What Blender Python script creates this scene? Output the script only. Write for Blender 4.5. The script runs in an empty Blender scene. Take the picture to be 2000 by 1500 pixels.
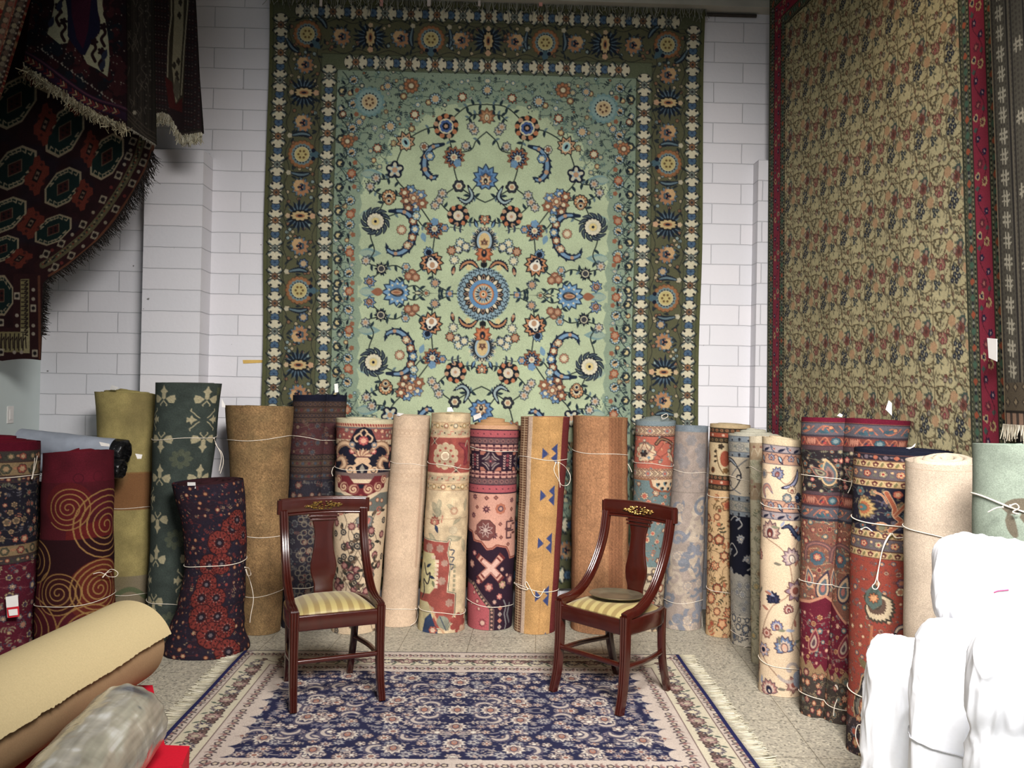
import bpy, math, random
import numpy as np
from mathutils import Vector, Matrix
PI = math.pi
S = bpy.context.scene
COL = S.collection
f32 = np.float32

# ------------------------------------------------------------------ camera
CAMZ, FPX = 1.56, 1640.0
YAW, PITCH, ROLL = math.radians(1.5), math.radians(0.52), math.radians(1.1)
F_ = np.array([math.sin(YAW) * math.cos(PITCH), math.cos(YAW) * math.cos(PITCH), math.sin(PITCH)])
R0 = np.array([math.cos(YAW), -math.sin(YAW), 0.0])
U0 = np.cross(R0, F_)
R_ = math.cos(ROLL) * R0 + math.sin(ROLL) * U0
U_ = -math.sin(ROLL) * R0 + math.cos(ROLL) * U0
CAM = np.array([0.0, 0.0, CAMZ])


def ray(px, py):
    return F_ + R_ * ((px - 1000.0) / FPX) + U_ * ((750.0 - py) / FPX)


def onz(px, py, z=0.0):
    d = ray(px, py)
    return CAM + d * ((z - CAMZ) / d[2])


def ony(px, py, y):
    d = ray(px, py)
    return CAM + d * (y / d[1])


def onx(px, py, x):
    d = ray(px, py)
    return CAM + d * (x / d[0])


def make_camera():
    cd = bpy.data.cameras.new('camera')
    cd.sensor_fit = 'HORIZONTAL'
    cd.sensor_width = 36.0
    cd.lens = FPX / 2000.0 * 36.0
    cd.clip_start, cd.clip_end = 0.05, 60
    o = bpy.data.objects.new('camera', cd)
    COL.objects.link(o)
    m = Matrix(((R_[0], U_[0], -F_[0], 0), (R_[1], U_[1], -F_[1], 0), (R_[2], U_[2], -F_[2], CAMZ), (0, 0, 0, 1)))
    o.matrix_world = m
    S.camera = o


# ------------------------------------------------------------------ canvas painter (patterns of the carpets)
def C(*c):
    c = c[0] if len(c) == 1 else c
    return np.array(c, f32) / 255.0


class CV:
    """A woven pattern: painted in its own units, later sampled at the vertices of a carpet."""

    def __init__(s, x0, y0, x1, y1, ss, base):
        s.x0, s.y0, s.x1, s.y1, s.ss = x0, y0, x1, y1, float(ss)
        s.W, s.H = max(2, int(round((x1 - x0) * ss))), max(2, int(round((y1 - y0) * ss)))
        s.a = np.empty((s.H, s.W, 3), f32)
        s.a[:] = C(base)

    def bb(s, xa, ya, xb, yb):
        i0, i1 = int((xa - s.x0) * s.ss - 1.5), int((xb - s.x0) * s.ss + 2.5)
        j0, j1 = int((ya - s.y0) * s.ss - 1.5), int((yb - s.y0) * s.ss + 2.5)
        i0, j0, i1, j1 = max(0, i0), max(0, j0), min(s.W, i1), min(s.H, j1)
        if i1 <= i0 or j1 <= j0:
            return None
        X = (np.arange(i0, i1, dtype=f32) + .5) / s.ss + s.x0
        Y = (np.arange(j0, j1, dtype=f32) + .5) / s.ss + s.y0
        return (slice(j0, j1), slice(i0, i1)), X[None, :], Y[:, None]

    def mix(s, sl, cov, col):
        cov = np.clip(cov, 0, 1)[..., None]
        s.a[sl] += (C(col) - s.a[sl]) * cov

    def flower(s, x, y, R, col, n=8, d=.2, rot=0., kind='r', asp=1., ang=0.):
        b = s.bb(x - R * 1.1, y - R * 1.1, x + R * 1.1, y + R * 1.1)
        if b is None:
            return
        sl, X, Y = b
        dx, dy = X - x, Y - y
        if asp != 1. or ang:
            ca, sa = math.cos(ang), math.sin(ang)
            dx, dy = dx * ca + dy * sa, (-dx * sa + dy * ca) / asp
        rho = np.sqrt(dx * dx + dy * dy)
        if n:
            t = (np.arctan2(dy, dx) - rot) * n / (2 * PI)
            if kind == 'r':
                q = np.abs(np.cos(PI * t))
                q = np.sqrt(q)
            elif kind == 's':
                q = 1 - 2 * np.abs(t - np.round(t))
            else:
                q = (1 - 2 * np.abs(t - np.round(t))) ** 2
            rad = R * (1 - d + d * q)
        else:
            rad = R
        s.mix(sl, (rad - rho) * s.ss * min(1., asp) + .5, col)

    def ell(s, x, y, rx, ry, col, ang=0.):
        s.flower(x, y, rx, col, 0, 0, 0, 'r', ry / rx, ang) if ry <= rx else s.flower(x, y, ry, col, 0, 0, 0, 'r', rx / ry, ang + PI / 2)

    def ring(s, x, y, R, w, col):
        b = s.bb(x - R - w, y - R - w, x + R + w, y + R + w)
        if b is None:
            return
        sl, X, Y = b
        rho = np.sqrt((X - x) ** 2 + (Y - y) ** 2)
        s.mix(sl, (w / 2 - np.abs(rho - R)) * s.ss + .5, col)

    def rect(s, xa, ya, xb, yb, col):
        b = s.bb(xa, ya, xb, yb)
        if b is None:
            return
        sl, X, Y = b
        cx = np.clip(np.minimum(X - xa, xb - X) * s.ss + .5, 0, 1)
        cy = np.clip(np.minimum(Y - ya, yb - Y) * s.ss + .5, 0, 1)
        s.mix(sl, cx * cy, col)

    def poly(s, pts, col):
        P = np.asarray(pts, f32)
        b = s.bb(P[:, 0].min(), P[:, 1].min(), P[:, 0].max(), P[:, 1].max())
        if b is None:
            return
        sl, X, Y = b
        ins = np.zeros((Y.shape[0], X.shape[1]), bool)
        dm = np.full(ins.shape, 1e9, f32)
        for i in range(len(P)):
            (ax, ay), (bx, by) = P[i], P[(i + 1) % len(P)]
            ex, ey = bx - ax, by - ay
            if ey != 0:
                ins ^= ((Y >= min(ay, by)) & (Y < max(ay, by))) & (X < ax + (Y - ay) * (ex / ey))
            L = ex * ex + ey * ey + 1e-9
            t = np.clip(((X - ax) * ex + (Y - ay) * ey) / L, 0, 1)
            dm = np.minimum(dm, (X - ax - t * ex) ** 2 + (Y - ay - t * ey) ** 2)
        dm = np.sqrt(dm)
        s.mix(sl, np.where(ins, dm, -dm) * s.ss + .5, col)

    def line(s, pts, w, col, closed=False):
        P = np.asarray(pts, f32)
        if closed:
            P = np.vstack([P, P[:1]])
        wv = np.broadcast_to(np.asarray(w, f32), (len(P),))
        m = float(wv.max())
        b = s.bb(P[:, 0].min() - m, P[:, 1].min() - m, P[:, 0].max() + m, P[:, 1].max() + m)
        if b is None:
            return
        sl, X, Y = b
        best = np.full((Y.shape[0], X.shape[1]), -1e9, f32)
        for i in range(len(P) - 1):
            (ax, ay), (bx, by) = P[i], P[i + 1]
            q = s.bb(min(ax, bx) - m, min(ay, by) - m, max(ax, bx) + m, max(ay, by) + m)
            if q is None:
                continue
            s2, X2, Y2 = q
            r = (slice(s2[0].start - sl[0].start, s2[0].stop - sl[0].start), slice(s2[1].start - sl[1].start, s2[1].stop - sl[1].start))
            ex, ey = bx - ax, by - ay
            L = ex * ex + ey * ey + 1e-9
            t = np.clip(((X2 - ax) * ex + (Y2 - ay) * ey) / L, 0, 1)
            d = np.sqrt((X2 - ax - t * ex) ** 2 + (Y2 - ay - t * ey) ** 2)
            best[r] = np.maximum(best[r], (wv[i] + (wv[i + 1] - wv[i]) * t) / 2 - d)
        s.mix(sl, best * s.ss + .5, col)

    def leaf(s, x, y, L, W, ang, col, bend=0., vein=None):
        t = np.linspace(0, 1, 7)
        cx, cy = t * L, bend * L * np.sin(t * PI / 2) ** 2
        w = W / 2 * np.sin(PI * t ** .8)
        up = np.stack([cx, cy + w], 1)
        dn = np.stack([cx, cy - w], 1)[::-1]
        p = np.vstack([up, dn[1:-1]])
        ca, sa = math.cos(ang), math.sin(ang)
        s.poly(np.stack([x + p[:, 0] * ca - p[:, 1] * sa, y + p[:, 0] * sa + p[:, 1] * ca], 1), col)
        if vein is not None:
            q = np.stack([cx, cy], 1)[1:-1]
            s.line(np.stack([x + q[:, 0] * ca - q[:, 1] * sa, y + q[:, 0] * sa + q[:, 1] * ca], 1), max(.6, W * .18), vein)

    def grain(s, amt, seed=0, sx=1, sy=1):
        rg = np.random.default_rng(seed)
        n = rg.random((s.H // sy + 2, s.W // sx + 2), dtype=f32) - .5
        n = np.repeat(np.repeat(n, sy, 0), sx, 1)[:s.H, :s.W]
        s.a *= (1 + amt * 2 * n)[..., None]

    def blotch(s, amt, step, seed, col=None):
        rg = np.random.default_rng(seed)
        gh, gw = int((s.y1 - s.y0) / step) + 3, int((s.x1 - s.x0) / step) + 3
        g = rg.random((gh, gw), dtype=f32)
        yy = np.linspace(0, gh - 1.01, s.H)
        xx = np.linspace(0, gw - 1.01, s.W)
        yi, xi = yy.astype(int), xx.astype(int)
        fy, fx = (yy - yi)[:, None], (xx - xi)[None, :]
        fy, fx = fy * fy * (3 - 2 * fy), fx * fx * (3 - 2 * fx)
        n = (g[yi][:, xi] * (1 - fy) * (1 - fx) + g[yi + 1][:, xi] * fy * (1 - fx) + g[yi][:, xi + 1] * (1 - fy) * fx + g[yi + 1][:, xi + 1] * fy * fx)
        if col is None:
            s.a *= (1 + amt * 2 * (n - .5))[..., None].astype(f32)
        else:
            k = np.clip((n - .5) * 3, 0, 1) * amt
            s.a += (C(col) - s.a) * k[..., None].astype(f32)

    def sample(s, x, y):
        u = np.clip((np.asarray(x) - s.x0) * s.ss - .5, 0, s.W - 1.001)
        v = np.clip((np.asarray(y) - s.y0) * s.ss - .5, 0, s.H - 1.001)
        i, j = u.astype(int), v.astype(int)
        fu, fv = (u - i)[..., None], (v - j)[..., None]
        a = s.a
        return (a[j, i] * (1 - fu) + a[j, i + 1] * fu) * (1 - fv) + (a[j + 1, i] * (1 - fu) + a[j + 1, i + 1] * fu) * fv


def curve(pts, n=24):
    """Catmull-Rom through points."""
    P = np.asarray(pts, float)
    P = np.vstack([2 * P[0] - P[1], P, 2 * P[-1] - P[-2]])
    k = len(P) - 3
    t = np.linspace(0, k - 1e-6, n)
    i = t.astype(int)
    u = (t - i)[:, None]
    a, b, c, d = P[i], P[i + 1], P[i + 2], P[i + 3]
    return .5 * (2 * b + (c - a) * u + (2 * a - 5 * b + 4 * c - d) * u ** 2 + (3 * b - a - 3 * c + d) * u ** 3)


def spiral(x, y, R, turns, n=60, a0=0., r0=.06, flat=1.):
    t = np.linspace(0, 1, n)
    r = R * (r0 + (1 - r0) * t)
    a = a0 + turns * 2 * PI * t
    return np.stack([x + r * np.cos(a), y + flat * r * np.sin(a)], 1)


# ---- motifs
def fl(cv, x, y, R, cols, n=8, rot=0., kind='r', d=.22):
    """Layered flower: outline, petals, ring, heart."""
    k = len(cols)
    sc = [1., .86, .52, .3, .16][:k]
    for q, (c, f) in enumerate(zip(cols, sc)):
        cv.flower(x, y, R * f, c, n if q < 2 else (n if q == 2 and n < 7 else 0), d if q < 2 else .15, rot, kind)
    if k > 2 and R * cv.ss > 9:
        for i in range(n):
            a = rot + (i + .5) * 2 * PI / n
            cv.line([(x + R * .5 * math.cos(a), y + R * .5 * math.sin(a)), (x + R * .84 * math.cos(a), y + R * .84 * math.sin(a))], max(.7, R * .06), cols[0])


def lotus(cv, x, y, R, ang, dark, pet, mid, heart, n=9, spread=2.4):
    for lay, (rr, cc, ww) in enumerate(((1.0, dark, .62), (.88, pet, .46), (.62, mid, .34))):
        for i in range(n):
            t = i / (n - 1) - .5
            a = ang + t * spread * 2
            L = R * rr * (1.15 - .5 * abs(t) * 1.2)
            cv.leaf(x, y, L, R * ww, a, cc)
    cv.ell(x, y, R * .42, R * .3, dark, ang)
    cv.ell(x, y, R * .34, R * .23, heart, ang)
    cv.ell(x - .1 * R * math.cos(ang), y - .1 * R * math.sin(ang), R * .16, R * .1, mid, ang)


def sprig(cv, x, y, L, ang, stem, leafc, tip=None, n=3, bend=.2):
    ca, sa = math.cos(ang), math.sin(ang)
    t = np.linspace(0, 1, 8)
    px, py = t * L, bend * L * t * t
    P = np.stack([x + px * ca - py * sa, y + px * sa + py * ca], 1)
    cv.line(P, max(.8, L * .05), stem)
    for i in range(n):
        k = 1 + int((i + .6) * 6 / n)
        for sg in (-1, 1):
            cv.leaf(P[k][0], P[k][1], L * .36, L * .17, ang + sg * .9 + bend * t[k], leafc, .15 * sg)
    if tip is not None:
        cv.flower(P[-1][0], P[-1][1], L * .2, stem, 5, .3)
        cv.flower(P[-1][0], P[-1][1], L * .15, tip, 5, .3)


def paisley(cv, x, y, L, ang, cols, flip=1):
    t = np.linspace(0, 2 * PI, 26)[:-1]
    for f, c in zip((1., .82, .56, .3), cols):
        r = np.stack([(1 - np.cos(t)) * .5, flip * .3 * np.sin(t) * (np.sin(t / 2)) ** .8], 1)
        r[:, 1] += flip * .16 * np.clip(.45 - r[:, 0], 0, 1) ** 1.2 * 2
        r = (r - [.62, 0]) * f + [.62, 0]
        r *= L
        ca, sa = math.cos(ang), math.sin(ang)
        cv.poly(np.stack([x + r[:, 0] * ca - r[:, 1] * sa, y + r[:, 0] * sa + r[:, 1] * ca], 1), c)


def sickle(cv, pts, w, dark, body, dots=None, teeth=True):
    """Serrated curling leaf along points."""
    P = curve(pts, 26)
    t = np.linspace(0, 1, 26)
    wv = w * np.sin(PI * np.clip(t * .92 + .08, 0, 1)) ** .7 + .6
    if teeth:
        d = np.gradient(P, axis=0)
        d /= np.linalg.norm(d, axis=1)[:, None] + 1e-9
        for i in range(3, 24, 2):
            for sg in (-1, 1):
                a = math.atan2(d[i][1], d[i][0]) + sg * 1.0
                cv.leaf(P[i][0], P[i][1], wv[i] * .85, wv[i] * .45, a, dark)
    cv.line(P, wv, dark)
    cv.line(P[2:-3], wv[2:-3] * .5, body)
    if dots is not None:
        for i in range(4, 22, 5):
            cv.flower(P[i][0], P[i][1], wv[i] * .32, dots, 0)


def band(cv, p0, p1, w, bg, fn, period, edge=None, ew=1.2, phase=.5):
    """A border stripe from p0 to p1 (centre line), width w, motif fn(x, y, ang, i) each period."""
    p0, p1 = np.array(p0, float), np.array(p1, float)
    d = p1 - p0
    L = float(np.hypot(*d))
    d /= L
    nrm = np.array([-d[1], d[0]])
    a, b, c, e = p0 + nrm * w / 2, p1 + nrm * w / 2, p1 - nrm * w / 2, p0 - nrm * w / 2
    if bg is not None:
        cv.poly([a, b, c, e], bg)
    ang = math.atan2(d[1], d[0])
    if fn is not None:
        n = max(1, int(round(L / period)))
        st = L / n
        for i in range(n):
            q = p0 + d * st * (i + phase)
            fn(q[0], q[1], ang, i)
    if edge is not None:
        cv.line([a, b], ew, edge)
        cv.line([c, e], ew, edge)


def wave(cv, p0, p1, amp, period, w, col, ph=0.):
    p0, p1 = np.array(p0, float), np.array(p1, float)
    d = p1 - p0
    L = float(np.hypot(*d))
    d /= L
    nrm = np.array([-d[1], d[0]])
    t = np.linspace(0, L, max(8, int(L / period * 10)))
    cv.line(p0 + d * t[:, None] + nrm * (amp * np.sin(t / period * 2 * PI + ph))[:, None], w, col)


def floral(cv, x0, y0, x1, y1, step, pal, seed, stem, leafs, size=.42, pf=.6, mask=None, vines=True, kinds='rs'):
    """All-over garden of layered flowers, sprigs and vines."""
    rg = random.Random(seed)
    pts = []
    ny, nx = max(1, int((y1 - y0) / (step * .88))), max(1, int((x1 - x0) / step))
    for j in range(ny + 1):
        for i in range(nx + 1):
            x = x0 + (i + .5 * (j % 2) + rg.uniform(-.22, .22)) * step
            y = y0 + (j + .3 + rg.uniform(-.22, .22)) * step * .88
            if x0 - step < x < x1 + step and y0 < y < y1 and (mask is None or mask(x, y)):
                pts.append((x, y))
    if vines:
        for k, (x, y) in enumerate(pts):
            for (u, v) in pts[k + 1:k + 9]:
                if math.hypot(u - x, v - y) < step * 1.35 and rg.random() < .5:
                    mx, my = (x + u) / 2 + rg.uniform(-.3, .3) * step, (y + v) / 2 + rg.uniform(-.3, .3) * step
                    cv.line(curve([(x, y), (mx, my), (u, v)], 9), max(.9, step * .045), stem)
    for (x, y) in pts:
        r = step * size * rg.uniform(.6, 1.15)
        if rg.random() < pf:
            if rg.random() < .3:
                p = pal[rg.randrange(len(pal))]
                lotus(cv, x, y, r * 1.05, rg.uniform(0, 6.28), p[0], p[1], p[2 % len(p)], p[-1], n=7)
            else:
                fl(cv, x, y, r, pal[rg.randrange(len(pal))], rg.choice((5, 6, 8, 9)), rg.uniform(0, 6), rg.choice(kinds), rg.uniform(.2, .4))
        else:
            a = rg.uniform(0, 6.28)
            sprig(cv, x - r * .7 * math.cos(a), y - r * .7 * math.sin(a), r * 2, a, stem, leafs[rg.randrange(len(leafs))], pal[rg.randrange(len(pal))][1], 3, rg.uniform(-.4, .4))
        for _ in range(2):
            a = rg.uniform(0, 6.28)
            cv.leaf(x + step * .5 * math.cos(a), y + step * .5 * math.sin(a), step * .24, step * .11, rg.uniform(0, 6.28), leafs[rg.randrange(len(leafs))], rg.uniform(-.3, .3))


# ------------------------------------------------------------------ meshes
MUTE, DYE = .17, .885


class MB:
    def __init__(s):
        s.v, s.q, s.t, s.c, s.n = [], [], [], [], 0

    def add(s, v, q=None, t=None, c=None):
        v = np.asarray(v, f32).reshape(-1, 3)
        if q is not None and len(q):
            s.q.append(np.asarray(q, np.int32).reshape(-1, 4) + s.n)
        if t is not None and len(t):
            s.t.append(np.asarray(t, np.int32).reshape(-1, 3) + s.n)
        cc = np.ones((len(v), 3), f32) * .5 if c is None else np.broadcast_to(np.asarray(c, f32), (len(v), 3))
        s.v.append(v)
        s.c.append(cc)
        s.n += len(v)

    def grid(s, P, c=None, wrap=False, flip=False):
        P = np.asarray(P, f32)
        nv, nu = P.shape[:2]
        i = np.arange(nv * nu, dtype=np.int32).reshape(nv, nu)
        if wrap:
            i = np.concatenate([i, i[:, :1]], 1)
        q = np.stack([i[:-1, :-1], i[:-1, 1:], i[1:, 1:], i[1:, :-1]], -1).reshape(-1, 4)
        if flip:
            q = q[:, ::-1]
        if c is not None:
            c = np.asarray(c, f32)
            if c.ndim == 3:
                c = c.reshape(-1, 3)
        s.add(P.reshape(-1, 3), q, None, c)

    def fan(s, loop, c=None, flip=False):
        loop = np.asarray(loop, f32)
        n = len(loop)
        v = np.vstack([loop, loop.mean(0)[None]])
        i = np.arange(n)
        t = np.stack([i, (i + 1) % n, np.full(n, n)], 1)
        s.add(v, None, t[:, ::-1] if flip else t, c)

    def box(s, lo, hi, c=None, M=None):
        x0, y0, z0 = lo
        x1, y1, z1 = hi
        v = np.array([(x0, y0, z0), (x1, y0, z0), (x1, y1, z0), (x0, y1, z0), (x0, y0, z1), (x1, y0, z1), (x1, y1, z1), (x0, y1, z1)], float)
        if M is not None:
            v = np.array([M @ Vector(p) for p in v])
        s.add(v, [(0, 3, 2, 1), (4, 5, 6, 7), (0, 1, 5, 4), (1, 2, 6, 5), (2, 3, 7, 6), (3, 0, 4, 7)], None, c)

    def sweep(s, path, prof, ref, c=None, cap=True):
        """Sweep a closed profile (M x 2, or one per point) along a path; ref = side axis."""
        P = np.asarray(path, float)
        T = np.gradient(P, axis=0)
        T /= np.linalg.norm(T, axis=1)[:, None]
        ref = np.broadcast_to(np.asarray(ref, float), P.shape)
        side = ref - (ref * T).sum(1)[:, None] * T
        side /= np.linalg.norm(side, axis=1)[:, None]
        nn = np.cross(T, side)
        prof = np.asarray(prof, float)
        if prof.ndim == 2:
            prof = np.broadcast_to(prof, (len(P),) + prof.shape)
        V = P[:, None, :] + prof[:, :, :1] * side[:, None, :] + prof[:, :, 1:] * nn[:, None, :]
        s.grid(V, c, wrap=True)
        if cap:
            s.fan(V[0], c, flip=True)
            s.fan(V[-1], c)

    def tube(s, path, r, n=6, c=None):
        P = np.asarray(path, float)
        T = np.gradient(P, axis=0)
        T /= np.linalg.norm(T, axis=1)[:, None] + 1e-9
        N = np.cross(T[0], [0.3, .5, .8])
        N /= np.linalg.norm(N)
        a = np.linspace(0, 2 * PI, n, endpoint=False)
        V = np.empty((len(P), n, 3))
        rv = np.broadcast_to(np.asarray(r, float), (len(P),))
        for i in range(len(P)):
            N = N - (N @ T[i]) * T[i]
            N /= np.linalg.norm(N) + 1e-9
            B = np.cross(T[i], N)
            V[i] = P[i] + rv[i] * (np.cos(a)[:, None] * N + np.sin(a)[:, None] * B)
        s.grid(V, c, wrap=True)
        s.fan(V[0], c, flip=True)
        s.fan(V[-1], c)

    def build(s, name, mat, parent=None, smooth=True, sharp=None, colours=True, loc=None):
        V = np.concatenate(s.v)
        Q = np.concatenate(s.q) if s.q else np.zeros((0, 4), np.int32)
        T = np.concatenate(s.t) if s.t else np.zeros((0, 3), np.int32)
        if loc is not None:
            V = V - np.asarray(loc, f32)
        me = bpy.data.meshes.new(name)
        me.vertices.add(len(V))
        me.vertices.foreach_set('co', np.ascontiguousarray(V, f32).ravel())
        li = np.concatenate([Q.ravel(), T.ravel()]).astype(np.int32)
        me.loops.add(len(li))
        me.loops.foreach_set('vertex_index', li)
        nq, nt = len(Q), len(T)
        st = np.concatenate([np.arange(nq) * 4, nq * 4 + np.arange(nt) * 3]).astype(np.int32)
        me.polygons.add(nq + nt)
        me.polygons.foreach_set('loop_start', st)
        me.polygons.foreach_set('use_smooth', np.full(nq + nt, smooth, bool))
        if colours:
            at = me.color_attributes.new('weave', 'BYTE_COLOR', 'POINT')
            cc = np.ones((len(V), 4), f32)
            k = np.concatenate(s.c)
            k = k + (k @ np.array([.3, .59, .11], f32)[:, None] - k) * MUTE  # wool dyes are muted
            cc[:, :3] = np.clip(k * DYE, 0, 1)
            at.data.foreach_set('color_srgb', cc.ravel())
        me.update(calc_edges=True)
        if sharp:
            me.set_sharp_from_angle(angle=math.radians(sharp))
        me.materials.append(mat)
        o = bpy.data.objects.new(name, me)
        COL.objects.link(o)
        if loc is not None:
            o.location = [float(x) for x in loc]
        if parent is not None:
            o.parent = parent
            if loc is None and parent.location.length > 0:
                o.matrix_parent_inverse = Matrix.Translation(-parent.location)
        return o


def tag(o, label=None, cat=None, group=None, kind=None):
    if label:
        o['label'] = label
    if cat:
        o['category'] = cat
    if group:
        o['group'] = group
    if kind:
        o['kind'] = kind
    return o


def empty(name, loc, label, cat, group=None, rz=0.):
    o = bpy.data.objects.new(name, None)
    COL.objects.link(o)
    o.location = [float(x) for x in loc]
    o.rotation_euler = (0, 0, rz)
    o.empty_display_size = .1
    return tag(o, label, cat, group)


# ------------------------------------------------------------------ materials
def srgb(c):
    c = np.array(c, float) / 255
    return tuple(np.where(c <= .04045, c / 12.92, ((c + .055) / 1.055) ** 2.4)) + (1.0,)


def nodes(name):
    m = bpy.data.materials.new(name)
    m.use_nodes = True
    nt = m.node_tree
    b = nt.nodes['Principled BSDF']
    return m, nt, b, nt.nodes.new, nt.links.new


def mat_weave(name, scale=260., amt=.22, bump=.35, rough=.92):
    m, nt, b, N, L = nodes(name)
    a = N('ShaderNodeAttribute')
    a.attribute_name = 'weave'
    tc = N('ShaderNodeTexCoord')
    n1 = N('ShaderNodeTexNoise')
    n1.inputs['Scale'].default_value = scale
    n1.inputs['Detail'].default_value = 2
    L(tc.outputs['Object'], n1.inputs['Vector'])
    n2 = N('ShaderNodeTexNoise')
    n2.inputs['Scale'].default_value = 5
    n2.inputs['Detail'].default_value = 3
    L(tc.outputs['Object'], n2.inputs['Vector'])
    mr = N('ShaderNodeMapRange')
    mr.inputs['From Min'].default_value, mr.inputs['From Max'].default_value = .25, .75
    mr.inputs['To Min'].default_value, mr.inputs['To Max'].default_value = 1 - amt, 1 + amt
    L(n1.outputs['Fac'], mr.inputs['Value'])
    mr2 = N('ShaderNodeMapRange')
    mr2.inputs['From Min'].default_value, mr2.inputs['From Max'].default_value = .3, .7
    mr2.inputs['To Min'].default_value, mr2.inputs['To Max'].default_value = .92, 1.06
    L(n2.outputs['Fac'], mr2.inputs['Value'])
    mu = N('ShaderNodeMath')
    mu.operation = 'MULTIPLY'
    L(mr.outputs[0], mu.inputs[0])
    L(mr2.outputs[0], mu.inputs[1])
    mx = N('ShaderNodeVectorMath')
    mx.operation = 'SCALE'
    L(a.outputs['Color'], mx.inputs[0])
    L(mu.outputs[0], mx.inputs['Scale'])
    L(mx.outputs[0], b.inputs['Base Color'])
    b.inputs['Roughness'].default_value = rough
    b.inputs['Specular IOR Level'].default_value = .12
    bp = N('ShaderNodeBump')
    bp.inputs['Strength'].default_value = bump
    bp.inputs['Distance'].default_value = .002
    L(n1.outputs['Fac'], bp.inputs['Height'])
    L(bp.outputs[0], b.inputs['Normal'])
    return m


def mat_plain(name, col, rough=.6, spec=.3, scale=40., amt=.08, bump=0., metal=0., coat=0., stretch=(1, 1, 1), dist=.002):
    m, nt, b, N, L = nodes(name)
    tc = N('ShaderNodeTexCoord')
    mp = N('ShaderNodeMapping')
    mp.inputs['Scale'].default_value = stretch
    L(tc.outputs['Object'], mp.inputs['Vector'])
    n1 = N('ShaderNodeTexNoise')
    n1.inputs['Scale'].default_value = scale
    n1.inputs['Detail'].default_value = 4
    L(mp.outputs[0], n1.inputs['Vector'])
    r = N('ShaderNodeValToRGB')
    c = np.array(srgb(col)[:3])
    r.color_ramp.elements[0].position, r.color_ramp.elements[1].position = .3, .7
    r.color_ramp.elements[0].color = tuple(c * (1 - amt)) + (1,)
    r.color_ramp.elements[1].color = tuple(np.clip(c * (1 + amt), 0, 1)) + (1,)
    L(n1.outputs['Fac'], r.inputs[0])
    L(r.outputs[0], b.inputs['Base Color'])
    b.inputs['Roughness'].default_value = rough
    b.inputs['Specular IOR Level'].default_value = spec
    b.inputs['Metallic'].default_value = metal
    b.inputs['Coat Weight'].default_value = coat
    b.inputs['Coat Roughness'].default_value = .12
    if bump:
        bp = N('ShaderNodeBump')
        bp.inputs['Strength'].default_value = bump
        bp.inputs['Distance'].default_value = dist
        L(n1.outputs['Fac'], bp.inputs['Height'])
        L(bp.outputs[0], b.inputs['Normal'])
    return m
# ------------------------------------------------------------------ hanging and floor rug patterns
NAVY, CREAM, BLUE, LTB, RUST, PEACH, BRN, INK = (24, 30, 48), (210, 198, 160), (104, 142, 176), (150, 178, 182), (152, 94, 66), (184, 140, 106), (104, 74, 56), (30, 33, 38)
YEL = (206, 186, 128)


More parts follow.
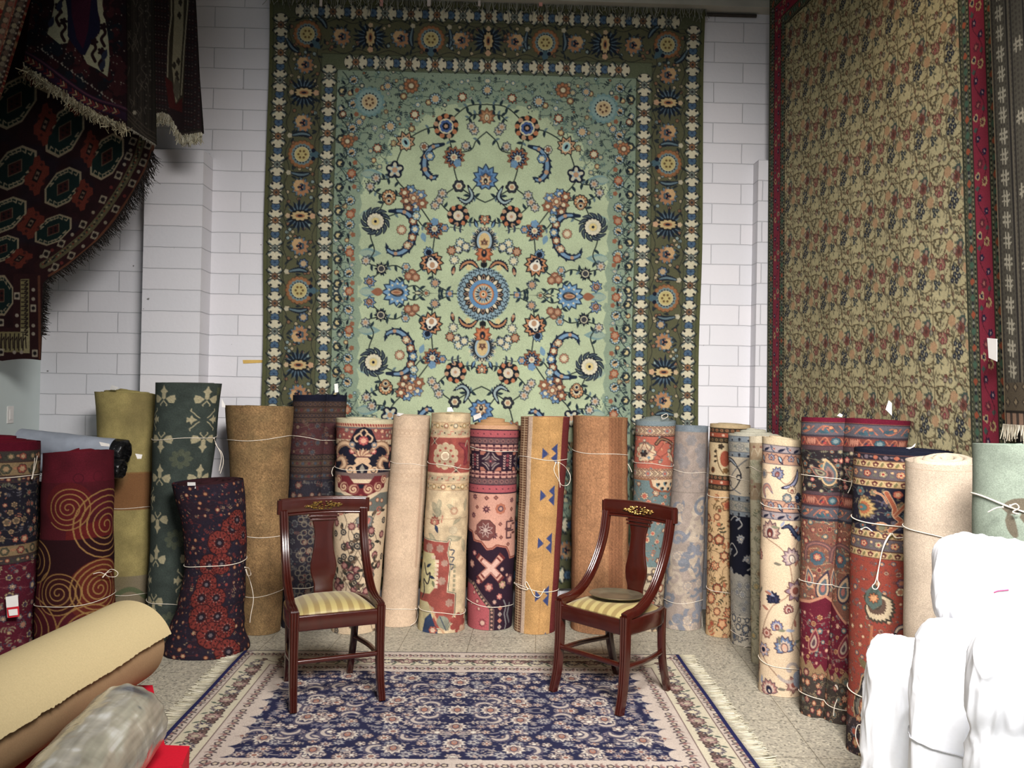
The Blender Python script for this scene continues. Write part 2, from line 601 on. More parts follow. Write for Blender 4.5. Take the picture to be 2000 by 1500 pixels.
def green_rug():
    cv = CV(0, 0, 430, 572, 1.35, (176, 190, 150))
    cv.blotch(.035, 30, 3)
    rg = random.Random(5)
    def dstar(x, y, R, n=11, rim=(160, 98, 66), heart=(196, 150, 116), kind='s'):
        cv.flower(x, y, R, BRN, n, .28, 0, kind); cv.flower(x, y, R * .9, rim, n, .3, 0, kind); cv.flower(x, y, R * .76, (24, 28, 50), n, .34, 0, kind)
        for i in range(n):
            a = i * 2 * PI / n
            cv.leaf(x + R * .3 * math.cos(a), y + R * .3 * math.sin(a), R * .34, R * .12, a, (110, 128, 146))
        cv.flower(x, y, R * .32, CREAM, 7, .25); cv.flower(x, y, R * .16, heart, 0)
    fk = lambda x, y, R, cols, n=8, rot=0., kind='r', d=.22: fl(cv, x, y, R, cols, n, rot, kind, d)
    # spandrels and guard zone
    edge = [(0, 375), (51, 373), (90, 366), (112, 357), (126, 342), (140, 334), (163, 320), (180, 314), (190, 300), (197, 274), (212, 262), (226, 252), (238, 226), (246, 198), (240, 170), (248, 140), (240, 110), (248, 80), (238, 50), (246, 20), (246, 0)]
    cv.poly(edge + [(300, 0), (300, 434), (0, 434)], (138, 158, 132))
    for i in range(0, 19, 2):
        x, y = edge[i + 1]
        cv.flower(x, y, 10, (138, 158, 132), 6, .4, 1.)
    # inner ground tendrils in the spandrel
    msk = lambda x, y: x < 292 and (x > 252 or (y > 200 and x * x / 246. ** 2 + y * y / 372. ** 2 > 1.06))
    floral(cv, 0, 0, 296, 432, 18, [((30, 40, 52), (120, 138, 130), (190, 176, 132)), ((30, 40, 52), (60, 78, 86), CREAM), ((40, 42, 44), (150, 104, 72), YEL), ((36, 44, 56), LTB, CREAM)], 11, (46, 62, 62), [(40, 54, 60), (88, 116, 112), (36, 48, 54), (96, 128, 118)], .40, .42, msk)
    for y in range(14, 430, 47):
        fk(285, y, 9, [INK, (52, 66, 70), YEL], 6)
        cv.line(curve([(285, y + 8), (272, y + 16), (278, y + 30), (285, y + 38)], 10), 1.6, (44, 60, 62))
        fk(263, y + 22, 11, [(40, 52, 60), LTB, (198, 160, 110)], 9, .3, 's')
        cv.flower(256, y + 2, 5, RUST, 5, .4)
        for a in (.4, 2.2, 4.0, 5.3):
            cv.leaf(272 + 7 * math.cos(a), y + 10 + 8 * math.sin(a), 11, 5, a, (30, 42, 52), .3)
    for y, w in ((0, 1.), (75, .8), (150, .8), (230, .8)):
        cv.leaf(244, y, 44, 20, PI, (120, 152, 150))
        cv.leaf(244, y, 34, 12, PI, (150, 170, 150))
        fk(262, y, 10, [BRN, (172, 92, 62), PEACH], 7, 0, 's')
    # spandrel rosettes
    for (x, y, r, c) in ((231, 370, 27, 0),):
        cv.flower(x, y, 30, (112, 150, 150), 16, .16)
        cv.flower(x, y, 25, (134, 166, 160), 20, .1)
        cv.flower(x, y, 19, NAVY, 16, .25, 0, 's')
        cv.flower(x, y, 15.5, CREAM, 0)
        cv.flower(x, y, 13.5, (204, 178, 128), 0)
        for a in range(6):
            cv.flower(x + 7 * math.cos(a * 1.05 + .3), y + 7 * math.sin(a * 1.05 + .3), 2.4, BRN, 0)
    for (x, y, r) in ((150, 404, 16), (272, 292, 14)):
        fk(x, y, r, [BRN, (178, 112, 72), (120, 84, 60), CREAM], 9, .3, 'r', .35)
    for (x, y, r) in ((49, 385, 11), (142, 348, 11), (213, 280, 11), (282, 345, 8)):
        fk(x, y, r, [INK, (160, 90, 62), CREAM], 8, .2, 's', .35)
    for (x, y, r) in ((0, 400, 12), (102, 380, 13), (189, 323, 13), (196, 402, 10), (250, 330, 9)):
        fk(x, y, r, [NAVY, LTB, (204, 170, 124)], 10, .1, 's', .3)
    # field vines
    vine = (40, 50, 48)
    for P in ([(0, 318), (20, 300), (30, 282), (63, 268), (52, 214), (20, 190), (0, 180)], [(80, 328), (63, 268)], [(80, 328), (120, 320), (158, 293), (178, 240), (170, 215), (140, 185), (98, 128)],
              [(178, 240), (190, 222), (214, 220)], [(213, 138), (150, 158), (120, 130), (98, 128), (103, 62)], [(213, 138), (222, 110), (214, 80), (226, 56), (200, 45), (223, 20)],
              [(200, 45), (172, 52), (140, 38), (103, 60)], [(103, 60), (95, 20), (60, 0)], [(172, 0), (136, 14), (110, 0), (52, 0)], [(0, 230), (24, 206), (52, 154), (88, 182), (52, 214)], [(140, 183), (188, 186), (214, 138)],
              [(0, 98), (30, 92), (51, 88)], [(0, 372), (40, 366), (80, 330)], [(230, 215), (214, 195), (188, 186)], [(140, 38), (150, 30), (172, 10)], [(0, 340), (22, 352), (40, 340)], [(52, 154), (30, 140), (0, 146)]):
        Q = curve(P, 30)
        cv.line(Q, 2.3, vine)
        for k in range(4, 28, 5):
            a = math.atan2(*(Q[k + 1] - Q[k])[::-1])
            sg = 1 if k % 2 else -1
            cv.leaf(Q[k][0], Q[k][1], 13, 6, a + sg * .9, (36, 52, 60), .2 * sg)
            if k % 2 == 0:
                cv.leaf(Q[k][0], Q[k][1], 10, 5, a - sg * .8, (92, 116, 124), -.2 * sg)
    # field flowers, from the rim inwards
    def ringfl(x, y, R, petal, heart, n=9):
        cv.flower(x, y, R, INK, n, .16)
        for i in range(n):
            a = i * 2 * PI / n + .2
            cv.ell(x + R * .78 * math.cos(a), y + R * .78 * math.sin(a), R * .21, R * .19, petal if i % 3 else PEACH, a)
            cv.leaf(x + R * .3 * math.cos(a), y + R * .3 * math.sin(a), R * .42, R * .26, a + .35, NAVY)
        cv.flower(x, y, R * .46, CREAM, 10, .1)
        cv.flower(x, y, R * .36, heart, 7, .25)
        cv.flower(x, y, R * .14, PEACH, 0)
    ringfl(80, 327, 25, (186, 112, 72), BLUE, 9)
    cv.flower(80, 327, 15, CREAM, 0); cv.flower(80, 327, 12.5, (66, 92, 150), 7, .2); cv.flower(80, 327, 7.5, NAVY, 7, .2); cv.flower(80, 327, 4, PEACH, 5, .3)
    lotus(cv, 158, 293, 21, 1.2, INK, (196, 146, 104), (60, 58, 60), (190, 214, 206), 9, 2.9)
    cv.ell(158, 293, 11, 9, CREAM, 1.2); cv.ell(158, 293, 9, 7, (150, 190, 188), 1.2); cv.ell(158, 293, 5, 2.6, NAVY, 1.)
    lotus(cv, 0, 346, 18, PI / 2, BRN, (158, 104, 70), (190, 140, 96), CREAM, 9, 2.6)
    dstar(63, 267, 23)
    cv.flower(56, 256, 8, BLUE, 5, .3)
    fk(178, 239, 18, [NAVY, (28, 34, 56), (132, 162, 178), PEACH], 5, .3, 'r', .4)
    for a in range(5):
        cv.ell(178 + 10 * math.cos(a * 1.256 + .3), 239 + 10 * math.sin(a * 1.256 + .3), 5, 3.4, (196, 190, 160), a * 1.256 + .3)
    lotus(cv, 0, 226, 27, PI / 2, (44, 60, 84), (92, 134, 180), (70, 104, 150), PEACH, 11, 2.8)
    lotus(cv, 0, 222, 14, PI / 2, BRN, (196, 150, 110), CREAM, NAVY, 7, 2.4)
    fk(52, 211, 13, [INK, (48, 52, 62), CREAM, PEACH], 6, 0, 'r', .35)
    # bouquet
    for i, (dx, dy, c) in enumerate(((-14, 8, BLUE), (6, 17, BLUE), (14, -4, RUST), (-4, -14, BLUE), (-17, -8, RUST), (18, 12, RUST), (0, 2, PEACH), (10, -18, (120, 80, 60)))):
        fk(140 + dx, 183 + dy, 13, [NAVY if i % 2 else BRN, c, (84, 110, 150) if c == BLUE else (140, 84, 60), CREAM], 6, i, 's', .4)
    for (x, y, r) in ((188, 186, 15), (188, 178, 9)):
        fk(x, y, r, [INK, (198, 140, 92), CREAM, NAVY], 11, 0, 'r', .16)
    for (x, y) in ((214, 222), (90, 182), (84, 196), (98, 172), (24, 320), (30, 328), (225, 205), (230, 60), (40, 290)):
        fk(x, y, 10.5, [INK, (150, 158, 160), (196, 178, 150), PEACH], 7, x, 's', .35)
    ringfl(52, 153, 22, (190, 112, 74), (206, 190, 170), 8)
    lotus(cv, 0, 148, 13, -PI / 2, INK, (180, 100, 66), PEACH, CREAM, 7, 2.2)
    # big cream rosettes with dark acanthus
    for i in range(11):
        a = i * 2 * PI / 11
        sickle(cv, [(213 + 13 * math.cos(a), 137 + 13 * math.sin(a)), (213 + 22 * math.cos(a + .25), 137 + 22 * math.sin(a + .25)), (213 + 29 * math.cos(a + .7), 137 + 29 * math.sin(a + .7))], 7, NAVY, (70, 84, 92), None, False)
    cv.flower(213, 137, 19, NAVY, 13, .15)
    cv.flower(213, 137, 16.5, (214, 204, 172), 15, .14)
    cv.flower(213, 137, 10, (196, 190, 160), 0); cv.flower(213, 137, 7.5, (214, 190, 120), 0); cv.flower(213, 137, 3, NAVY, 5, .3)
    # curling leaves
    sickle(cv, [(186, 158), (160, 158), (143, 146), (138, 122), (146, 92), (166, 76), (186, 80), (192, 96)], 15, (28, 40, 62), (112, 146, 176), PEACH)
    for (x, y, c) in ((140, 140, RUST), (136, 124, BLUE), (141, 108, RUST), (150, 92, PEACH), (134, 150, LTB)):
        fk(x, y, 9, [NAVY, c, CREAM], 6, x)
    fk(162, 122, 11, [BRN, (190, 140, 110), CREAM], 10, 0, 's')
    cv.leaf(122, 118, 20, 11, -1.9, (110, 146, 170))
    sickle(cv, [(84, 292), (108, 284), (120, 262), (118, 238), (104, 226), (92, 232)], 14, (28, 40, 62), (112, 146, 176), PEACH)
    fk(110, 268, 10, [NAVY, BLUE, CREAM], 6); fk(122, 286, 9, [INK, (200, 200, 180), RUST], 7)
    sickle(cv, [(34, 212), (26, 192), (38, 180), (56, 190)], 9, NAVY, (150, 170, 172), None)
    dstar(98, 126, 20, 10)
    cv.flower(98, 140, 8, BLUE, 5, .35); fk(78, 128, 9, [NAVY, BLUE, PEACH], 6, 0, 's'); sprig(cv, 68, 130, 26, PI, INK, (54, 66, 84), None, 2)
    lotus(cv, 103, 62, 25, -1.9, INK, (190, 126, 84), NAVY, (222, 216, 196), 11, 2.8)
    cv.ell(101, 56, 11, 9, (224, 218, 200)); cv.ell(101, 55, 5, 6, PEACH)
    lotus(cv, 108, 78, 13, 1.2, NAVY, (120, 156, 186), NAVY, NAVY, 7, 1.6)
    fk(200, 45, 14, [INK, NAVY, CREAM, LTB], 8, 0, 's', .5); fk(200, 45, 7, [CREAM, (60, 60, 66)], 9, 0, 's')
    for (x, y) in ((140, 38), (147, 32), (133, 30)):
        fk(x, y, 9, [BRN, (150, 90, 66), PEACH], 8, x)
    fk(152, 50, 9, [NAVY, LTB, PEACH], 6, 0, 's')
    # side lotus on the axis
    lotus(cv, 168, 0, 29, 0, (40, 58, 80), (112, 154, 190), (92, 132, 170), PEACH, 13, 3.0)
    for i in range(10):
        a = i * .63 + .3
        cv.flower(168 + 17 * math.cos(a), 17 * math.sin(a), 2, CREAM, 0)
    cv.leaf(196, 0, 24, 16, 0, RUST); cv.ell(170, 0, 13, 6, INK); cv.ell(170, 0, 11, 4.6, PEACH); cv.ell(170, 0, 7, 2.2, RUST)
    cv.line([(138, 0), (110, 0)], 2, vine); cv.leaf(136, 0, 18, 9, PI, INK); cv.leaf(135, 0, 14, 5, PI, (190, 190, 150)); fk(112, 0, 7, [INK, (170, 180, 150), RUST], 5)
    lotus(cv, 223, 19, 14, 2.2, NAVY, BLUE, RUST, PEACH, 7, 2.4)
    fk(95, 20, 11, [NAVY, (130, 140, 140), PEACH], 8, 0, 's', .4); fk(66, 0, 9, [NAVY, BLUE, PEACH], 4, .8, 's', .5)
    # palmette above the medallion
    cv.ell(0, 104, 28, 24, INK, PI / 2)
    for i in range(22):
        a = i * 2 * PI / 22
        cv.leaf(17 * math.cos(a), 104 + 19 * math.sin(a), 12, 6, a, CREAM if i % 2 else (130, 150, 160)); cv.leaf(17 * math.cos(a), 104 + 19 * math.sin(a), 8, 3, a, NAVY)
    cv.ell(0, 104, 20, 15, (150, 172, 184), PI / 2); cv.ell(0, 104, 16, 11, (206, 174, 116), PI / 2); lotus(cv, 0, 100, 9, PI / 2, BRN, RUST, INK, PEACH, 5, 2)
    lotus(cv, 0, 80, 20, -PI / 2, BRN, (186, 96, 58), (206, 120, 76), NAVY, 7, 2.2)
    for sx in (14,):
        cv.leaf(sx, 130, 20, 8, 1.2, NAVY); cv.leaf(sx, 130, 14, 4, 1.2, BLUE)
    cv.line([(0, 66), (0, 50)], 2.4, INK); cv.leaf(0, 52, 12, 8, 1.1, INK)
    for (x, y, c) in ((51, 88, (150, 164, 168)), (47, 100, LTB), (64, 84, RUST), (58, 66, (170, 180, 170)), (36, 92, (120, 136, 150))):
        fk(x, y, 11, [INK, c, CREAM if c != RUST else PEACH], 8, x, 's', .35)
    cv.leaf(58, 56, 22, 9, -1.4, NAVY); cv.leaf(58, 52, 14, 5, -1.4, RUST); cv.flower(60, 42, 3.5, PEACH, 5, .3)
    sickle(cv, [(10, 50), (24, 62), (40, 58), (48, 44)], 9, NAVY, (180, 120, 80), None); cv.flower(30, 52, 6, YEL, 5, .3)
    # medallion
    b = 52
    cv.flower(0, 0, b, (132, 160, 172), 30, .06)
    for i in range(30):
        a = (i + .5) * 2 * PI / 30
        P = [(b * r * math.cos(a + o), b * r * math.sin(a + o)) for r, o in ((.78, 0), (.86, .05), (.9, -.05), (.97, .05), (1.0, 0))]
        cv.line(curve(P, 10), 1.5, (40, 50, 60))
        cv.flower(b * .93 * math.cos(a + .1), b * .93 * math.sin(a + .1), 1.8, (40, 50, 60), 0)
    cv.flower(0, 0, 40, (44, 42, 44), 24, .1)
    for i in range(24):
        a = i * 2 * PI / 24
        cv.leaf(26 * math.cos(a), 26 * math.sin(a), 13, 6.4, a, CREAM if i % 2 else PEACH); cv.leaf(29 * math.cos(a), 29 * math.sin(a), 8, 3.6, a, NAVY if i % 2 == 0 else (224, 200, 170))
    cv.flower(0, 0, 28.5, (92, 138, 182), 0); cv.flower(0, 0, 21.5, BRN, 26, .08); cv.flower(0, 0, 20.5, (202, 124, 76), 26, .08); cv.flower(0, 0, 17.5, (188, 180, 150), 0)
    for i in range(18):
        a = i * 2 * PI / 18
        cv.leaf(7 * math.cos(a), 7 * math.sin(a), 10.5, 3.0, a, NAVY if i % 2 else (88, 120, 150))
    cv.flower(0, 0, 8, (200, 116, 70), 8, .3); cv.flower(0, 0, 4.5, CREAM, 6, .2); cv.flower(0, 0, 2, NAVY, 0)
    # ---- borders
    cv.poly([(326, 0), (394, 0), (394, 534), (0, 534), (0, 460), (326, 460)], (92, 92, 64))
    cv.rect(394, 0, 430, 572, (92, 94, 58)); cv.rect(0, 534, 430, 572, (92, 94, 58))
    cv.rect(297, 0, 326, 462, (96, 104, 76)); cv.rect(0, 433, 326, 462, (96, 104, 76)); cv.rect(394, 0, 421, 556, (88, 92, 66)); cv.rect(0, 532, 421, 558, (88, 92, 66))

    def ylily(x, y, ang, i):      # sun shaped palmette
        cv.flower(x, y, 28, (104, 70, 46), 18, .12); cv.flower(x, y, 26.5, (158, 104, 64), 18, .14); cv.flower(x, y, 21, (112, 136, 138), 14, .14); cv.flower(x, y, 18, NAVY, 18, .2, 0, 's'); cv.flower(x, y, 15, (206, 196, 150), 0); cv.flower(x, y, 13.4, (196, 178, 110), 0)
        for k in range(6):
            cv.flower(x + 7 * math.cos(k * 1.05), y + 7 * math.sin(k * 1.05), 2.3, (110, 84, 48), 0)
        ca, sa = math.cos(ang), math.sin(ang)
        cv.leaf(x + 15 * ca, y + 15 * sa, 24, 14, ang, (70, 100, 112)); cv.flower(x + 22 * ca - 8 * sa, y + 22 * sa + 8 * ca, 4, NAVY, 0); cv.flower(x + 22 * ca + 8 * sa, y + 22 * sa - 8 * ca, 4, NAVY, 0)
        for sg in (-1, 1):
            px, py = x - sa * 36 * sg, y + ca * 36 * sg
            sickle(cv, [(px - 22 * ca, py - 22 * sa), (px - sa * 4 * sg, py + ca * 4 * sg), (px + 18 * ca, py + 18 * sa)], 8, (30, 38, 50), (96, 120, 130), None)
            cv.flower(px - 25 * ca, py - 25 * sa, 5, (190, 180, 150), 5, .3)

    def palm(x, y, ang, i):
        for k in range(13):
            a = ang + PI + (k / 12 - .5) * 4.4
            L = 30 if k % 2 else 25
            cv.leaf(x + 6 * math.cos(a), y + 6 * math.sin(a), L, 6.5, a + .25 * (1 if k > 6 else -1), (28, 38, 52), .2 * (1 if k > 6 else -1)); cv.leaf(x + 9 * math.cos(a), y + 9 * math.sin(a), L - 10, 3, a + .25 * (1 if k > 6 else -1), (84, 108, 124))
        cv.ell(x, y, 21, 12, INK, ang); cv.flower(x, y, 19, (200, 172, 116), 10, .25, ang, 's', .52, ang); cv.ell(x, y, 9, 4, (170, 108, 70), ang); cv.ell(x, y, 5, 2, NAVY, ang)
        ca, sa = math.cos(ang), math.sin(ang)
        cv.flower(x + 24 * ca, y + 24 * sa, 6, (206, 160, 120), 5, .3); cv.flower(x - 24 * ca, y - 24 * sa, 5, (200, 170, 130), 5, .3)

    def orange(x, y, ang, i):
        cv.flower(x, y, 21, (40, 50, 60), 12, .3, 0, 's'); cv.flower(x, y, 19, (96, 118, 128), 12, .3, 0, 's'); cv.flower(x - 2, y - 1, 17, (176, 122, 82), 9, .35, .3, 's'); cv.flower(x + 4, y + 4, 11, (206, 164, 110), 6, .2); cv.flower(x - 2, y, 8, (80, 92, 100), 5, .3); cv.flower(x, y, 4.5, (196, 120, 80), 0)
        for k in (0, 2.1, 4.2):
            cv.ell(x + 3 * math.cos(k), y + 3 * math.sin(k), 4, 1.8, NAVY, k)
    def filler(x, y, s):
        for _ in range(s):
            a, b = x + rg.uniform(-26, 26), y + rg.uniform(-26, 26)
            if rg.random() < .5:
                cv.leaf(a, b, 11, 5, rg.uniform(0, 6), (40, 48, 52), .3)
            else:
                cv.flower(a, b, 4.4, INK, 5, .3); cv.flower(a, b, 3.4, ((136, 156, 150), (178, 160, 120), (140, 100, 70))[rg.randrange(3)], 5, .3)
    for (x, y) in [(360, y) for y in range(10, 530, 24)] + [(x, 497) for x in range(10, 390, 24)]:
        filler(x, y, 9)
    wave(cv, (332, 0), (332, 500), 4, 60, 1.3, (44, 48, 44)); wave(cv, (388, 0), (388, 520), 4, 60, 1.3, (44, 48, 44), 2); wave(cv, (0, 468), (326, 468), 4, 60, 1.3, (44, 48, 44)); wave(cv, (0, 527), (390, 527), 4, 60, 1.3, (44, 48, 44), 2)
    for y in (86, 326, 201, 440):
        orange(360, y, 0, 0)
    orange(360, -60, 0, 0); palm(360, 145, PI, 0); palm(360, 385, PI, 0); ylily(360, 0, PI, 0); ylily(360, 265, PI, 0)
    fk(352, 52, 11, [NAVY, (90, 110, 130), (190, 160, 120)], 7, 0, 's')
    ylily(356, 500, -2.3, 0); orange(289, 497, 0, 0); palm(232, 497, -PI / 2, 0); orange(173, 497, 0, 0); ylily(113, 497, -PI / 2, 0); orange(54, 497, 0, 0); palm(0, 497, -PI / 2, 0)

    def lobes(x, y, ang, i):
        ca, sa = math.cos(ang), math.sin(ang)
        cv.flower(x - 27 * ca, y - 27 * sa, 9.4, (40, 52, 66), 8, .25); cv.flower(x - 27 * ca, y - 27 * sa, 8, (84, 114, 142), 8, .25)
        for k in range(8):
            a = k * PI / 4
            cv.line([(x - 27 * ca, y - 27 * sa), (x - 27 * ca + 8 * math.cos(a), y - 27 * sa + 8 * math.sin(a))], .8, (40, 60, 90))
        for sg in (-1, 1):
            cx, cy = x + sg * 11 * ca, y + sg * 11 * sa
            cv.ell(cx, cy, 14.2, 12.4, INK, ang + PI / 2); cv.ell(cx, cy, 13.2, 11.4, (216, 206, 172), ang + PI / 2)
            for q in (-1, 1):
                ex, ey = cx - sa * 6.5 * q, cy + ca * 6.5 * q
                cv.leaf(ex - 7 * ca * sg, ey - 7 * sa * sg, 14, 5.4, ang + (0 if sg > 0 else PI) + q * sg * .5, INK, .35 * q * sg); cv.leaf(ex - 5 * ca * sg, ey - 5 * sa * sg, 10, 3, ang + (0 if sg > 0 else PI) + q * sg * .5, (118, 132, 124), .35 * q * sg)
                cv.flower(cx - sa * 8 * q + 6 * sg * ca, cy + ca * 8 * q + 6 * sg * sa, 2.4, INK, 0)
        cv.flower(x, y, 8.6, INK, 8, .3, 0, 's'); cv.flower(x, y, 7, ((128, 92, 66), (120, 130, 120), (150, 104, 70))[i % 3], 8, .3, 0, 's'); cv.flower(x, y, 2.6, (60, 60, 60), 0)
    band(cv, (311.5, 0), (311.5, 448), 1, None, lobes, 56, None, 0, .48)
    band(cv, (0, 447.5), (312, 447.5), 1, None, lobes, 53, None, 0, .0)
    band(cv, (407.5, 0), (407.5, 545), 1, None, lobes, 54.5, None, 0, .48)
    band(cv, (0, 545), (408, 545), 1, None, lobes, 53, None, 0, .0)
    for p in (296, 327, 393, 422):
        cv.line([(p, 0), (p, 432 if p == 296 else 463 if p == 327 else 531 if p == 393 else 560)], 1.2, (60, 66, 50))
    for p, q in ((432, 296), (463, 327), (531, 393), (559, 422)):
        cv.line([(0, p), (q, p)], 1.2, (60, 66, 50))
    cv.grain(.05, 1)
    return cv


def floor_rug(hx=132., hy=88.):
    """Quarter pattern of the navy floor rug, centimetres from its centre."""
    cv = CV(0, 0, hx, hy, 5.2, (36, 38, 72))
    nv, cr, tp, rs, gr = (30, 32, 74), (206, 192, 176), (160, 142, 134), (170, 122, 110), (120, 116, 124)
    pal = [((70, 62, 78), (190, 172, 160), (150, 130, 126), (214, 204, 186)), ((58, 54, 84), (158, 138, 134), (200, 186, 170), (140, 100, 92)), ((80, 70, 80), (176, 148, 136), (214, 200, 184), (150, 100, 86)), ((60, 60, 90), (140, 136, 140), (186, 176, 166), (90, 84, 100))]
    floral(cv, 0, 0, 98, 56, 7.0, pal, 21, (132, 122, 128), [(150, 138, 132), (120, 116, 124), (170, 154, 142), (96, 92, 112)], .56, .74, None, True)
    rg = random.Random(4)
    for i in range(16):
        x, y = rg.uniform(4, 92), rg.uniform(3, 50)
        a = rg.uniform(0, 6)
        sickle(cv, [(x, y), (x + 5 * math.cos(a), y + 5 * math.sin(a)), (x + 8 * math.cos(a + .5), y + 8 * math.sin(a + .5)), (x + 9 * math.cos(a + 1), y + 9 * math.sin(a + 1))], 3.2, (84, 78, 98), (186, 170, 158), None)
    for (x, y) in ((0, 0), (16, 0), (0, 20), (0, 38), (30, 12), (48, 30), (70, 10), (60, 46), (26, 44), (84, 34)):
        lotus(cv, x, y, 6.2, PI / 2, (60, 56, 80), (204, 190, 174), (150, 128, 122), (168, 112, 92), 11, 3)
    # border ground with scalloped inner edge
    bc = (198, 180, 166)
    cv.rect(97, 0, hx, hy, bc); cv.rect(0, 55, hx, hy, bc)
    for y in range(0, 56, 11):
        cv.flower(98, y + 5, 5.5, bc, 0)
    for x in range(2, 97, 9):
        cv.flower(x, 56.5, 2.4, bc, 5, .3)
    cream = (206, 194, 166)
    cv.rect(107, 0, 122, hy, cream); cv.rect(0, 65, 122, 79, cream)

    def mot(x, y, ang, i):
        if i % 2:
            lotus(cv, x, y, 5.2, ang + PI / 2, (76, 58, 62), (150, 112, 106), (190, 160, 146), (196, 182, 150), 9, 2.6)
        else:
            fl(cv, x, y, 4.4, [(52, 50, 74), (150, 134, 126), (206, 192, 160)], 7, .3, 's', .45)
        ca, sa = math.cos(ang), math.sin(ang)
        for sg in (-1, 1):
            sickle(cv, [(x + 4.5 * ca * sg, y + 4.5 * sa * sg), (x + 7 * ca * sg - 3 * sa, y + 7 * sa * sg + 3 * ca), (x + 9 * ca * sg - sa, y + 9 * sa * sg + ca)], 1.9, (66, 50, 50), (120, 92, 84), None, False)
            cv.leaf(x + 5 * ca * sg + 3 * sa, y + 5 * sa * sg - 3 * ca, 4, 1.6, ang + sg, (84, 96, 84))
    wave(cv, (114.5, 0), (114.5, 72), 3, 22, .55, (110, 90, 80)); wave(cv, (0, 72), (114, 72), 3, 22, .55, (110, 90, 80))
    band(cv, (114.5, 0), (114.5, 77), 1, None, mot, 11, None, 0, .0)
    band(cv, (0, 72), (106, 72), 1, None, mot, 11, None, 0, .0)

    def small(x, y, ang, i):
        cv.flower(x, y, 1.9, (70, 56, 64), 5, .35, i); cv.flower(x, y, 1.0, (196, 176, 150), 0)
        ca, sa = math.cos(ang), math.sin(ang)
        cv.leaf(x + 1.8 * ca, y + 1.8 * sa, 3.4, 1.5, ang + .6, (92, 78, 80), .3); cv.leaf(x + 1.8 * ca, y + 1.8 * sa, 3.2, 1.3, ang - .8, (150, 118, 112), -.3)
        cv.flower(x + 3.2 * ca, y + 3.2 * sa, .9, (150, 104, 98), 0)
    for p in (102, 125.5):
        band(cv, (p, 0), (p, hy - 3), 1, None, small, 6.2, None, 0, .5)
    for p, e in ((60.5, 100), (82.5, 128)):
        band(cv, (0, p), (e, p), 1, None, small, 6.2, None, 0, .5)
    for p, e in ((107, 65), (122, 79), (129.3, 87)):
        cv.line([(p, 0), (p, e)], .6, (120, 96, 92))
    for p, e in ((65, 107), (79, 122)):
        cv.line([(0, p), (e, p)], .6, (120, 96, 92))
    cv.rect(hx - 2.3, 0, hx, hy, (34, 36, 88)); cv.rect(0, hy - 1.1, hx, hy, (44, 40, 60))
    cv.grain(.06, 2)
    return cv


